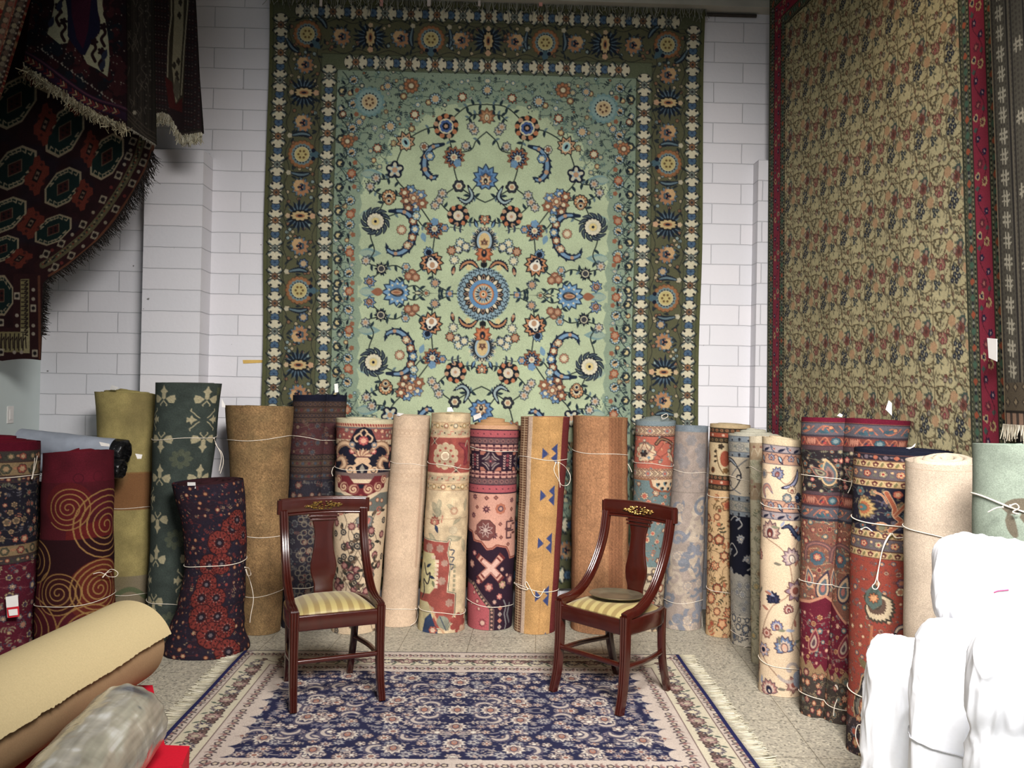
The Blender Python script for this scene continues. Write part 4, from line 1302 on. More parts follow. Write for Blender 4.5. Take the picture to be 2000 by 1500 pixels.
def p_dim(w, h):
    """Dark wine and brown borders."""
    cv = rc(w, h, (74, 54, 52), 1.5, 1.2)
    rg = random.Random(4)
    def m1(x, y, a, i):
        cv.flower(x, y, 4, (92, 68, 56), 4, .4); cv.flower(x, y, 2, (58, 48, 52), 0)
    def m2(x, y, a, i):
        cv.leaf(x - 4, y + 2, 9, 4, -.6, (98, 74, 60)); cv.flower(x + 4, y, 3.4, ((90, 50, 50), (70, 74, 84))[i % 2], 5, .3)
    cv.rect(-300, 0, 300, 13, (24, 26, 44))
    for (a, b, c, f, p) in ((14, 24, (70, 52, 44), m1, 9), (25, 38, (78, 56, 46), m2, 13), (39, 46, (62, 46, 44), m1, 7), (47, 56, (84, 62, 50), m1, 10), (58, 122, (82, 46, 48), None, 9), (123, 132, (70, 56, 48), m1, 8), (133, 146, (84, 66, 54), m2, 12), (147, 158, (74, 54, 48), m1, 9), (160, 170, (60, 54, 58), m2, 12)):
        hb(cv, a, b, c, f, p, (50, 38, 38), 1)
    floral(cv, -w * 1.2, 60, w * 1.2, 118, 20, [((56, 40, 42), (104, 74, 66), (70, 72, 80)), ((50, 36, 44), (96, 50, 48), (130, 104, 84))], 2, (110, 84, 66), [(100, 80, 66), (64, 66, 76), (92, 50, 50)], .42, .5)
    cv.rect(-300, 172, 300, h, (46, 42, 52))
    floral(cv, -w * 1.2, 176, w * 1.2, h, 21, [((36, 32, 42), (104, 92, 84), (70, 66, 70), (150, 128, 96)), ((40, 32, 40), (104, 62, 58), (140, 112, 92)), ((36, 34, 46), (92, 92, 92), (60, 56, 64))], 5, (112, 100, 88), [(84, 82, 82), (96, 60, 58), (60, 64, 76)], .42, .7)
    for y in range(250, int(h), 34):
        for s in range(6):
            a = s * 1.05
            cv.ring(-10 + 14 * math.cos(a), y + 10 * math.sin(a), 5, 1.8, (120, 108, 92))
    cv.grain(.14, 6)
    return cv


def p_medal(w, h):
    cv = rc(w, h, (214, 186, 150), 1.6)
    ar = lambda dx: w / 2 * math.asin(max(-.98, min(.98, dx / (w / 2))))
    nv, rd, cr, sal, gr = (28, 28, 44), (112, 34, 40), (214, 172, 132), (186, 92, 84), (104, 106, 98)
    cv.rect(-200, 0, 200, 8, (206, 194, 156)); cv.rect(-200, 8, 200, 15, (206, 160, 124))
    for i in range(-20, 20):
        cv.leaf(i * 5, 8, 7, 3, 1.2, (150, 50, 50))
    cv.rect(-200, 16, 200, 40, (150, 76, 70)); cv.rect(-200, 15, 200, 18, (110, 104, 104))
    floral(cv, -110, 20, 110, 40, 11, [((110, 50, 50), (196, 120, 100), cr), ((90, 90, 90), (140, 130, 124), cr)], 3, (120, 60, 56), [(120, 110, 104), (180, 90, 80)], .5, .6)
    cv.poly([(-200, 106), (-200, 56), (-46, 50), (-24, 42), (-14, 20), (0, 14), (14, 20), (24, 42), (46, 50), (200, 56), (200, 106)], nv)
    for s in (-1, 1):
        for (x, y, r) in ((20, 63, 6.5), (46, 74, 7), (52, 92, 8), (62, 60, 6)):
            fl(cv, ar(x * s * .95), y, r, [(90, 34, 44), (196, 96, 90), (230, 170, 140)], 6)
        sickle(cv, [(s * 14, 62), (s * 30, 48), (s * 48, 52), (s * 58, 66), (s * 50, 74)], 12, (150, 110, 84), cr, None)
        sickle(cv, [(s * 58, 84), (s * 40, 78), (s * 34, 92), (s * 48, 100)], 12, (150, 110, 84), cr, None)
        fl(cv, s * 20, 50, 6, [(90, 90, 96), (130, 134, 140), cr], 8)
        cv.line(curve([(s * 4, 40), (s * 12, 44), (s * 16, 36), (s * 8, 28)], 10), 3.4, cr)
        cv.line(curve([(s * 2, 34), (s * 6, 26), (s * 2, 20)], 8), 3, cr)
    fl(cv, 0, 42, 10, [(110, 36, 44), (196, 96, 90), (226, 160, 130)], 8)
    for i in range(9):
        cv.leaf(0, 76, 20, 7, -PI / 2 + (i - 4) * .3, (150, 100, 80) if i % 2 else cr)
    cv.ell(0, 82, 14, 8, cr); cv.line([(-12, 74), (12, 74)], 2, (110, 60, 60))
    cv.poly([(-18, 92), (0, 80), (18, 92), (14, 116), (-14, 116)], cr); cv.poly([(-12, 94), (0, 86), (12, 94), (8, 110), (-8, 110)], nv); cv.poly([(0, 88), (5, 98), (0, 108), (-5, 98)], (150, 140, 124))
    for s in (-1, 1):
        cv.line(spiral(s * 22, 100, 10, 1.6, 24, 0 if s > 0 else PI), 3.6, cr)
    # maroon scroll yoke
    cv.rect(-200, 106, 200, 118, (120, 96, 90))
    cv.poly([(-54, 112), (-24, 112), (-14, 126), (14, 126), (24, 112), (54, 112), (50, 136), (34, 142), (14, 150), (0, 162), (-14, 150), (-34, 142), (-50, 136)], rd)
    for s in (-1, 1):
        for (x, y, r) in ((14, 138, 9), (34, 134, 9), (48, 120, 8)):
            cv.line(spiral(s * x, y, r, 1.5, 22, 1. if s > 0 else 2.1), 3.2, cr)
            cv.ring(s * x, y, r, 1.6, (160, 100, 84))
    cv.poly([(-6, 128), (6, 128), (3, 136), (-3, 136)], nv)
    cv.poly([(-200, 150), (-40, 146), (-14, 160), (0, 170), (14, 160), (40, 146), (200, 150), (200, 178), (60, 172), (40, 184), (0, 178), (-40, 184), (-60, 172), (-200, 178)], gr)
    fl(cv, 0, 154, 8, [(90, 30, 36), (160, 60, 60), cr], 4)
    for (x, y) in ((-32, 160), (-20, 166), (18, 166), (34, 160), (46, 162)):
        fl(cv, x, y, 5, [(70, 60, 56), (176, 110, 84), cr], 6)
    for s in (-1, 1):
        cv.line(spiral(s * 38, 180, 9, 1.3, 22, 0), 3, (186, 100, 84))
    # cream field
    lotus(cv, 10, 196, 22, PI / 2, (90, 88, 84), (130, 128, 122), (196, 110, 96), (196, 90, 84), 9, 1.5)
    for s in (-1, 1):
        for (bx, by, n) in ((38, 205, 6), (14, 250, 8), (44, 300, 7), (20, 350, 7), (50, 390, 6), (-6, 225, 4), (2, 300, 8), (-4, 372, 8), (30, 270, 7), (34, 330, 6)):
            rgx = random.Random(bx * 7 + by + s)
            cv.line(curve([(s * bx, by - 30), (s * (bx - 14), by), (s * bx, by + 34)], 12), 1.4, (96, 80, 66))
            for k in range(n):
                x, y = s * bx + rgx.uniform(-18, 18), by + rgx.uniform(-28, 28)
                if k % 5 == 0:
                    fl(cv, x, y, 9, [(70, 44, 46), (136, 66, 70), (176, 120, 110)], 9, .2, 's', .4)
                elif k % 2 == 1:
                    fl(cv, x, y, 6.8, [(44, 42, 44), (78, 74, 72), (206, 180, 146), (60, 54, 54)], 7)
                else:
                    cv.leaf(x, y, 14, 7, rgx.uniform(0, 6), (58, 54, 46), .3); cv.leaf(x, y, 11, 5, rgx.uniform(0, 6), (104, 80, 62))
    cv.grain(.06, 5)
    return cv


def p_cream(w, h):
    cv = p_plain(w, h, (214, 182, 150), .035, .06, 2)
    for a, b in ((28, 42), (106, 134)):
        for x in range(-70, 70, 9):
            cv.ring(x, (a + b) / 2, 4, 1.2, (200, 166, 134))
        cv.rect(-100, a, 100, a + 1, (194, 160, 130)); cv.rect(-100, b, 100, b + 1, (194, 160, 130))
    cv.blotch(.2, 50, 5, (190, 160, 130))
    cv.line([(28, 60), (31, 300)], 6, (196, 160, 130))
    return cv


def p_faded(w, h):
    cv = rc(w, h, (206, 178, 138), 1.6)
    cv.blotch(.06, 24, 2)
    ar = lambda dx: w / 2 * math.asin(max(-.98, min(.98, dx / (w / 2))))
    rd, gy, dk = (158, 72, 62), (168, 150, 122), (60, 52, 50)
    def sf(x, y, a, i):
        fl(cv, x, y, 5.5, [(110, 80, 60), ((176, 110, 84), (150, 140, 120), (190, 150, 90))[i % 3], (220, 200, 160)], 6)
        cv.leaf(x + 8, y, 7, 3, .4 * (-1) ** i, (120, 110, 80))
    for a in (17, 140):
        hb(cv, a, a + 14, (204, 170, 124), sf, 19, (170, 136, 104), 1.2)
    for a in (32, 124):
        hb(cv, a, a + 13, (184, 162, 126), lambda x, y, an, i: (cv.line([(x - 6, y + 3), (x, y + 3), (x, y - 3), (x + 6, y - 3)], 1.8, (186, 110, 90)), cv.flower(x + 10, y, 1.6, dk, 0)), 24, (206, 170, 130), 2)
    cv.rect(-200, 46, 200, 121, rd)
    cv.rect(-200, 46, 200, 48, (214, 180, 140)); cv.rect(-200, 119, 200, 121, (214, 180, 140))
    for (dx, y, r) in ((-9, 85, 25), (80, 85, 25), (-95, 85, 25)):
        x = dx
        cv.flower(x, y, r * 1.1, (190, 164, 128), 10, .2, .3); cv.flower(x, y, r * .98, (178, 154, 120), 10, .16, .3)
        for i in range(8):
            cv.flower(x + r * .62 * math.cos(i * .785), y + r * .62 * math.sin(i * .785), 3, rd, 5, .3)
        cv.poly([(x + 11 * math.cos(i * .785 + .39), y + 11 * math.sin(i * .785 + .39)) for i in range(8)], (130, 90, 70)); cv.poly([(x + 9.6 * math.cos(i * .785 + .39), y + 9.6 * math.sin(i * .785 + .39)) for i in range(8)], (226, 208, 172)); cv.flower(x, y, 6.5, (190, 160, 130), 4, .3, .4)
    for (x, y) in ((-36, 56), (14, 112), (60, 112)):
        cv.ell(x, y, 3.2, 6, dk); cv.line([(x - 10, y - 9), (x + 10, y + 9)], 1.6, (200, 170, 140)); cv.line([(x - 10, y + 9), (x + 10, y - 9)], 1.6, (200, 170, 140))
    sickle(cv, [(20, 60), (36, 70), (40, 90), (30, 104)], 14, (126, 44, 52), (150, 56, 60), None); cv.line(curve([(34, 66), (40, 54), (46, 66), (44, 96)], 10), 2.4, gy)
    # soft field
    for (x, y, L, a) in ((-34, 178, 34, .6), (-18, 170, 30, 1.2), (-2, 182, 26, .2), (40, 170, 26, 1.3), (-38, 240, 30, .4), (0, 250, 34, -.4), (34, 250, 30, .9), (28, 205, 22, 2.)):
        cv.leaf(x, y, L, L * .4, a, (158, 146, 116), .3); cv.leaf(x, y, L * .7, L * .2, a, (176, 160, 126), .3)
    cv.line(spiral(-20, 196, 10, 1.4, 24, 0), 4, (150, 140, 112)); cv.line([(-8, 204), (-10, 216)], 3, (186, 120, 96))
    fl(cv, 14, 194, 8, [(180, 130, 100), (196, 150, 116), (220, 190, 150)], 6); fl(cv, 14, 232, 9, [(170, 150, 120), (190, 170, 136)], 7)
    lotus(cv, -24, 218, 13, -PI / 2, (120, 56, 46), (160, 80, 66), (190, 120, 96), (200, 170, 130), 7, 1.6); cv.leaf(-22, 222, 18, 7, 1.2, (48, 58, 84))
    cv.line([(-46, 212), (46, 208)], 1.6, (176, 146, 112))
    # stepped red medallion edge
    P = [(-90, 250), (4, 256), (8, 250), (4, 276), (10, 300), (6, 352), (22, 356), (22, 392), (10, 420), (-90, 420)]
    cv.line(P, 5, (52, 60, 58), True); cv.line(P, 3, (210, 196, 160), True); cv.poly(P, rd)
    for (x, y, r) in ((-34, 268, 10), (-10, 268, 8), (0, 296, 7), (-4, 330, 8), (12, 372, 8), (-26, 392, 14)):
        cv.flower(x, y, r, (170, 130, 112), 7, .4)
    cv.poly([(-90, 276), (-22, 278), (-14, 300), (-14, 340), (-26, 356), (-90, 360)], (196, 182, 128))
    for k in range(8):
        cv.rect(-19 - (k == 0) * 8, 282 + k * 8, -11 - (k == 0) * 8, 288 + k * 8, (216, 186, 156))
    cv.line(curve([(-46, 300), (-36, 320), (-28, 316), (-32, 338), (-44, 330), (-40, 352), (-46, 366)], 24), 3, dk)
    cv.leaf(-38, 306, 14, 6, -.6, (40, 50, 70)); cv.leaf(-30, 322, 14, 6, .3, (40, 50, 70)); cv.leaf(-22, 330, 14, 6, 1.2, (110, 112, 80))
    for y in (270, 284, 298):
        cv.line(curve([(10, y), (18, y + 2), (14, y + 10)], 8), 2.4, (58, 66, 84))
    for y in range(300, 350, 9):
        cv.rect(17, y, 22, y + 6, (150, 140, 110))
    cv.poly([(-90, 372), (-30, 372), (-14, 392), (-34, 440), (-90, 440)], (196, 180, 132))
    cv.poly([(-34, 404), (-22, 392), (-2, 440), (-40, 440)], (46, 62, 94)); fl(cv, -16, 424, 9, [(40, 50, 80), (180, 90, 70), (220, 180, 150)], 6)
    cv.line([(-24, 380), (8, 436)], 4, (196, 150, 110)); cv.leaf(-6, 396, 34, 22, 1.0, (130, 130, 112)); cv.line([(-4, 398), (8, 424)], 1.6, (50, 60, 80))
    cv.flower(34, 412, 20, (150, 64, 56), 7, .4); cv.flower(44, 430, 14, (190, 150, 120), 6, .4)
    cv.blotch(.1, 10, 8)
    cv.grain(.07, 5)
    return cv


def p_geo(w, h):
    cv = rc(w, h, (206, 146, 124), 1.7)
    dk, mar, rose, pk, tau = (46, 26, 42), (84, 40, 52), (178, 80, 86), (206, 146, 128), (126, 92, 88)
    X0, X1 = cv.x0, cv.x1
    cv.rect(X0, 0, X1, 8, (206, 152, 112))
    def dot(x, y, a, i): cv.flower(x, y, 1.2, dk, 0)
    def lat(x, y, a, i):
        cv.poly([(x - 5, y), (x, y - 5), (x + 5, y), (x, y + 5)], (140, 92, 88)); cv.poly([(x - 2.5, y), (x, y - 2.5), (x + 2.5, y), (x, y + 2.5)], (84, 54, 60))
    def crs(x, y, a, i):
        for (u, v) in ((0, 0), (5, 0), (-5, 0), (0, 5), (0, -5)):
            cv.rect(x + u - 2, y + v - 2, x + u + 2, y + v + 2, mar)
        cv.line([(x - 7, y), (x + 7, y)], 1, mar)
    for s in (0, 1):
        a = (lambda y: y) if s == 0 else (lambda y: 144 - y)
        def B(y0, y1, *k):
            hb(cv, min(a(y0), a(y1)), max(a(y0), a(y1)), *k)
        B(9, 25, rose, dot, 13, dk, 2)
        B(25, 38, (104, 74, 76), lat, 11, dk, 1.6)
        B(38, 53, pk, crs, 14, dk, 1.6)
    cv.rect(X0, 53, X1, 91, dk)
    for cx in (-6, 62, -74):
        for i in range(4):
            aa = PI / 4 + i * PI / 2
            for t, c in ((1., (150, 130, 124)), (.82, dk), (.66, (150, 130, 124)), (.5, (90, 60, 66))):
                L = 21 * t
                cv.poly([(cx, 72), (cx + L * math.cos(aa - .62) * .9, 72 + L * math.sin(aa - .62) * .9), (cx + L * .62 * math.cos(aa), 72 + L * .62 * math.sin(aa)), (cx + L * math.cos(aa + .62) * .9, 72 + L * math.sin(aa + .62) * .9)], c)
        cv.poly([(cx - 19, 72 - 4), (cx - 6, 72), (cx - 19, 72 + 4)], dk); cv.poly([(cx + 19, 68), (cx + 6, 72), (cx + 19, 76)], dk); cv.flower(cx, 72, 2, rose, 0)
    for cx in (28, -40):
        for dx in (-7, 0, 7):
            if dx == 0:
                for yy in (61, 70, 79):
                    cv.flower(cx, yy, 3.6, (130, 54, 64), 0)
            else:
                for yy in range(60, 86, 5):
                    for g in (-1, 1):
                        cv.leaf(cx + dx, yy + 3, 5, 2.2, -PI / 2 + g * .6, (206, 160, 148))
        for g in (-1, 1):
            cv.poly([(cx + g * 13, 53), (cx + g * 26, 53), (cx + g * 20, 60), (cx + g * 13, 60)], (176, 104, 84)); cv.poly([(cx + g * 13, 91), (cx + g * 26, 91), (cx + g * 20, 84), (cx + g * 13, 84)], (176, 104, 84))
    cv.rect(X0, 135, X1, 137, dk)
    # light field
    def star(x, y, r): cv.flower(x, y, r, mar, 8, .55, .2, 's'); cv.flower(x, y, r * .3, (170, 110, 100), 4, .3)
    def dia(x, y, r, c=mar): cv.poly([(x - r, y), (x, y - r), (x + r, y), (x, y + r)], c); cv.poly([(x - r * .4, y), (x, y - r * .4), (x + r * .4, y), (x, y + r * .4)], (180, 110, 90))
    for (x, y, r) in ((-38, 144, 7), (-12, 167, 8.5), (-42, 181, 7), (42, 150, 6.5), (4, 218, 8), (64, 190, 7)): star(x, y, r)
    for (x, y, r) in ((-12, 145, 5), (6, 144, 5), (-32, 164, 4.5), (42, 168, 5), (42, 188, 5.5), (16, 196, 4.5), (30, 206, 5), (18, 222, 4.5), (-34, 214, 5), (-22, 218, 5), (34, 236, 4.5)): dia(x, y, r, (110, 60, 56))
    fl(cv, 16, 166, 11, [(170, 96, 72), (180, 104, 78), (84, 60, 76), (190, 140, 120)], 8)
    P = [(-13 + 21 * math.cos(i * PI / 4 + .39), 208 + 21 * math.sin(i * PI / 4 + .39)) for i in range(8)]
    cv.poly(P, (118, 64, 60)); cv.line(P, 1.2, (70, 36, 40), True)
    for i in range(8):
        cv.leaf(-13, 208, 16, 6.5, i * PI / 4 + .39, (190, 160, 148)); cv.leaf(-13 + 3 * math.cos(i * PI / 4 + .39), 208 + 3 * math.sin(i * PI / 4 + .39), 11, 3.6, i * PI / 4 + .39, (104, 54, 56))
    for oy in (200, 218):
        cv.line([(50, oy - 8), (30, oy - 8), (30, oy + 6), (42, oy + 6), (42, oy)], 3.2, (84, 50, 54)); cv.line([(46, oy - 3), (56, oy - 3)], 4, (110, 62, 56))
    # dark medallion
    P = [(-120, 206), (-46, 216), (-40, 232), (-22, 234), (-10, 248), (2, 246), (10, 240), (28, 244), (34, 254), (38, 266), (60, 266), (120, 240), (120, 420), (-120, 420)]
    for o, c in ((6, (130, 62, 50)), (3.4, (196, 120, 96)), (1.6, (84, 36, 44))): cv.line(P, o * 1.6, c, True)
    cv.poly(P, dk)
    X = [(-22, -22), (0, -6), (14, -24), (24, -14), (8, 2), (24, 18), (14, 28), (-1, 12), (-17, 28), (-27, 18), (-10, 2), (-28, -14)]
    for f, c in ((1.22, (110, 44, 44)), (1.02, (206, 150, 128)), (.86, (120, 50, 46)), (.74, (216, 166, 148))):
        cv.poly([(x * f * .96, 280 + (y - 1) * f * .96) for x, y in X], c)
    for (x, y, r, c) in ((-36, 254, 6, (170, 90, 90)), (22, 284, 5, (160, 130, 120)), (-44, 276, 9, (170, 120, 104)), (-26, 308, 6, (190, 110, 96)), (-4, 318, 10, (170, 92, 84)), (24, 314, 9, (160, 140, 96)), (18, 336, 7, (200, 110, 100)), (8, 346, 5, (160, 130, 120)), (44, 306, 12, (104, 66, 70)), (34, 296, 4, (180, 130, 110))):
        fl(cv, x, y, r, [mar, c, (206, 150, 130)], 6, .3, 's')
    cv.poly([(-120, 302), (-36, 310), (8, 360), (8, 420), (-120, 420)], (110, 84, 78)); cv.poly([(-120, 312), (-42, 316), (-2, 360), (-2, 420), (-120, 420)], rose); cv.line([(-42, 312), (3, 361), (3, 420)], 6, (60, 40, 46)); 
    for k in range(9):
        t = k / 8
        dia(-40 + 42 * t, 314 + 46 * t, 3, (176, 150, 120))
    for k in range(6): dia(3, 366 + k * 8, 2.6, (196, 150, 130))
    for (x, y, r) in ((-36, 330, 5), (-28, 346, 6), (-24, 360, 5), (-16, 386, 9), (-44, 352, 5)):
        fl(cv, x, y, r, [(110, 40, 50), (150, 70, 76), (206, 160, 140)], 8, .2, 's', .5)
    for k in range(6): dia(20, 358 + k * 12, 5, ((190, 110, 90), (160, 140, 130))[k % 2])
    cv.line([(28, 344), (34, 356), (30, 370), (36, 390), (30, 410)], 3, (120, 116, 118)); cv.line([(44, 352), (38, 372), (46, 388)], 5, (104, 100, 104))
    cv.rect(X0, 402, X1, h, (84, 36, 44))
    cv.grain(.07, 6)
    return cv


def p_kilim(w, h):
    cv = rc(w, h, (188, 138, 78), 1.7)
    cv.blotch(.06, 20, 2)
    L = w / 2 * PI / 2
    cv.rect(-L * 1.4, 0, -L * .48, h, (110, 70, 50))
    for k in range(int(h / 5) + 1):
        cv.rect(-L * 1.4, k * 5, -L * .48, k * 5 + 1.7, (190, 156, 116))
    for x in (-L * .98, -L * .78, -L * .62):
        cv.line([(x, 0), (x, h)], 1.8, (206, 176, 136))
    cv.rect(-L * .48, 0, -L * .34, h, (190, 160, 136)); cv.rect(-L * .36, 0, -L * .345, h, (214, 186, 150))
    cv.rect(L * .5, 0, L * 1.5, h, (112, 40, 40)); cv.rect(-L * .5, 0, -L * .47, h, (84, 56, 44))
    bl = (54, 66, 116)
    for y in (72, 155, 248, 350, 440):
        for (ax, ay, bx, by, cx, cy) in ((-2, -10, 10, 2, -2, 12), (14, -8, 26, -19, 27, 3), (14, 10, 27, -2, 27, 22)):
            cv.poly([(ax, y + ay), (bx, y + by), (cx, y + cy)], bl)
    cv.line([(8, 0), (9, h)], 1.2, (170, 120, 66))
    cv.grain(.12, 6, 1, 2)
    return cv


def p_rust(w, h):
    cv = p_plain(w, h, (170, 116, 76), .05, .1, 3, 1, 3, .03)
    for x, wd in ((-66, 26), (36, 34), (78, 20)):
        cv.rect(x - wd / 2, 0, x + wd / 2, h, (150, 96, 62))
    for x in (26, 34, 42):
        wave(cv, (x, 0), (x, h), 1.4, 7, 1.4, (128, 80, 52))
    cv.blotch(.06, 40, 8)
    cv.grain(.12, 9, 1, 3)
    return cv


def p_salmon(w, h):
    cv = rc(w, h, (104, 124, 124), 1.6)
    sal, cr, bk = (190, 96, 76), (216, 184, 144), (52, 40, 38)
    X0, X1 = cv.x0, cv.x1
    cv.rect(X0, 0, X1, 9, (124, 140, 146))
    def chev(x, y, a, i):
        if i % 3 == 2:
            fl(cv, x, y, 5.5, [(110, 80, 76), (150, 140, 140), sal], 6)
        else:
            for o in (-2, 2):
                cv.line([(x - 3 + o, y - 5), (x + 3 + o, y), (x - 3 + o, y + 5)], 1.6, (120, 90, 76))
    def wv(y): wave(cv, (X0, y), (X1, y), 1.6, 7, 1.5, (120, 84, 70))
    for a in (10, 96):
        cv.rect(X0, a, X1, a + 20, (200, 150, 116))
        hb(cv, a + 4, a + 16, cr, chev, 10, (150, 110, 90), 1)
        wv(a + 2); wv(a + 18)
    cv.rect(X0, 30, X1, 96, sal); cv.rect(X0, 30, X1, 31.5, bk)
    for cx in (-18, 72):
        cv.flower(cx, 64, 22, (110, 90, 80), 9, .3); cv.flower(cx, 64, 20, cr, 9, .3); cv.flower(cx - 2, 64, 13, (190, 160, 130), 7, .3); cv.flower(cx - 2, 66, 8, bk, 6, .5); cv.flower(cx + 8, 74, 3, (104, 134, 150), 4, .3)
        cv.line(curve([(cx - 14, 48), (cx, 44), (cx + 12, 52), (cx + 6, 64)], 12), 3.4, (130, 110, 96))
    cv.line(curve([(2, 46), (10, 36), (24, 40), (36, 50), (30, 66), (40, 82)], 24), 7, bk); cv.line(curve([(2, 46), (10, 36), (24, 40), (36, 50), (30, 66)], 20), 3, (150, 110, 80)); cv.poly([(24, 62), (34, 70), (44, 86), (28, 78)], cr)
    floral(cv, X0, 34, X1, 94, 26, [(bk, (130, 150, 150), cr), ((120, 50, 44), cr, sal)], 4, (130, 60, 50), [(214, 150, 110), (110, 130, 130)], .22, .6)
    cv.rect(X0, 116, X1, 120, (150, 100, 70))
    # cream tongue, then teal field
    floral(cv, X0, 124, X1, h, 21, [((130, 70, 56), (214, 156, 124), (190, 92, 74)), ((90, 84, 80), cr, sal), ((60, 60, 60), (160, 100, 80), cr)], 8, (150, 120, 96), [(70, 70, 62), (196, 140, 104), (150, 160, 150), (160, 90, 70)], .42, .62)
    cv.poly([(-8, 118), (60, 118), (52, 134), (34, 144), (10, 142), (-4, 134)], (150, 84, 60)); cv.poly([(-4, 118), (56, 118), (48, 132), (34, 140), (12, 138), (0, 131)], cr)
    for (x, y) in ((10, 124), (24, 122), (40, 124), (18, 132), (32, 133)):
        cv.leaf(x - 4, y, 10, 5, 1.2, (84, 120, 130)); cv.flower(x, y + 3, 3, bk, 5, .4)
    cv.rect(X0, 290, X1, h, (190, 170, 140))
    floral(cv, X0, 292, X1, h, 19, [(bk, (176, 100, 76), cr), ((60, 50, 46), (110, 90, 76), (206, 180, 140))], 12, (90, 60, 50), [(70, 56, 48), (120, 110, 90)], .48, .7)
    cv.grain(.07, 3)
    return cv


def p_mist(w, h):
    cv = rc(w, h, (166, 148, 136), 1.5)
    gb = (134, 132, 138)
    cv.rect(-200, 0, 200, 13, (128, 140, 150))
    rg = random.Random(6)
    for k in range(46):
        x, y = rg.uniform(-w, w), rg.uniform(150, h)
        a = rg.uniform(0, 6)
        cv.line(spiral(x, y, rg.uniform(12, 24), 1.2, 26, a), rg.uniform(5, 8), ((186, 168, 148), (130, 132, 142), (124, 128, 138))[k % 3])
        cv.leaf(x + 10, y + 8, 26, 10, a, ((128, 130, 140), (190, 170, 148))[k % 2], .4)
    for k in range(14):
        x, y = rg.uniform(-w, w), rg.uniform(150, h)
        fl(cv, x, y, 10, [(150, 140, 138), (194, 172, 150), (170, 156, 144)], 8)
    for (x, y, r) in ((-30, 55, 20), (-14, 75, 14), (24, 50, 16), (30, 70, 18), (0, 30, 12)):
        cv.flower(x, y, r, (146, 138, 136), 6, .4)
    for (x, y) in ((-14, 52), (-20, 96), (12, 98), (-4, 118), (28, 122), (-30, 118)):
        cv.ring(x, y, 7, 3, (150, 138, 132))
    cv.rect(-200, 134, 200, 135.5, (140, 124, 114))
    cv.blotch(.06, 8, 4); cv.grain(.08, 5)
    return cv


CUR = [None]


def _border_roll(w, h, base, strips, field, k=.95, ss=1.6, seed=1):
    cv = rc(w, h, base, ss, k)
    CUR[0] = cv
    for (a, b, bg, fn, per, ed) in strips:
        hb(cv, a, b, bg, fn, per, ed, 1.1)
    field(cv)
    cv.grain(.08, seed)
    return cv


def mf(cols, r=5, n=6, lf=None, kind='r'):
    def mk(cv):
        def fn(x, y, a, i):
            fl(cv, x, y, r, cols[i % len(cols)], n, .2 * i, kind)
            if lf is not None:
                cv.leaf(x + r * 1.1, y, r * 1.5, r * .7, .5 * (-1) ** i, lf[i % len(lf)], .3)
        return fn
    return mk


def mscroll(c1, c2, c3, s=9):
    def mk(cv):
        def fn(x, y, a, i):
            sg = (-1) ** i
            cv.line(curve([(x - s * 1.3, y + s * .5 * sg), (x - s * .4, y - s * .5 * sg), (x + s * .5, y - s * .2 * sg), (x + s * 1.2, y + s * .5 * sg)], 14), 2.2, c1)
            cv.line(spiral(x, y + s * .1 * sg, s * .6, 1.2, 18, i), 2.2, c1)
            cv.leaf(x - s * .3, y, s * .9, s * .45, .5 * sg, c2, .3); fl(cv, x + s * .6, y + s * .25 * sg, s * .34, [c3, c2], 5)
        return fn
    return mk


def p_gold(w, h):
    dk, rs, og = (60, 48, 36), (164, 76, 52), (196, 128, 80)
    def field(cv):
        X0, X1 = cv.x0, cv.x1
        cv.rect(X0, 37, X1, 102, (206, 180, 136))
        for x in (-60, -18, 24, 66):
            cv.ell(x + 12, 68, 9, 16, rs); cv.line(curve([(x - 6, 50), (x, 80), (x + 10, 98)], 10), 2, (110, 84, 56))
            for y in (56, 66, 76):
                cv.leaf(x - 10, y, 8, 5, -.5, dk)
            cv.ell(x - 12, 92, 5, 6, (120, 70, 40)); cv.ell(x - 12, 92, 2.6, 3.4, dk); cv.flower(x + 14, 92, 6, (130, 90, 50), 5, .4); cv.flower(x + 4, 44, 6, dk, 5, .5)
        cv.rect(X0, 132, X1, h, (206, 166, 116))
        floral(cv, X0, 134, X1, h, 26, [(dk, (190, 104, 70), (216, 160, 110)), ((90, 60, 40), og, rs), (dk, (150, 74, 50), (206, 160, 110))], 9, (120, 90, 60), [(70, 66, 48), (176, 92, 60), (110, 84, 50)], .46, .6, None, True, 's')
    st = [(0, 6, (196, 168, 124), None, 9, None)]
    for a in (7, 102):
        st += [(a, a + 9, dk, mf([[(60, 40, 30), (170, 120, 80), (110, 60, 40)]], 3.6, 6), 9, (40, 34, 28)), (a + 9, a + 19, rs, mf([[(120, 44, 36), (214, 170, 140)]], 3.4, 4), 22, dk), (a + 19, a + 29, dk, mf([[(60, 50, 36), (140, 116, 76), (90, 60, 40)]], 3.6, 6), 9, (40, 34, 28))]
    return _border_roll(w, h, (206, 170, 120), st, field, seed=3)


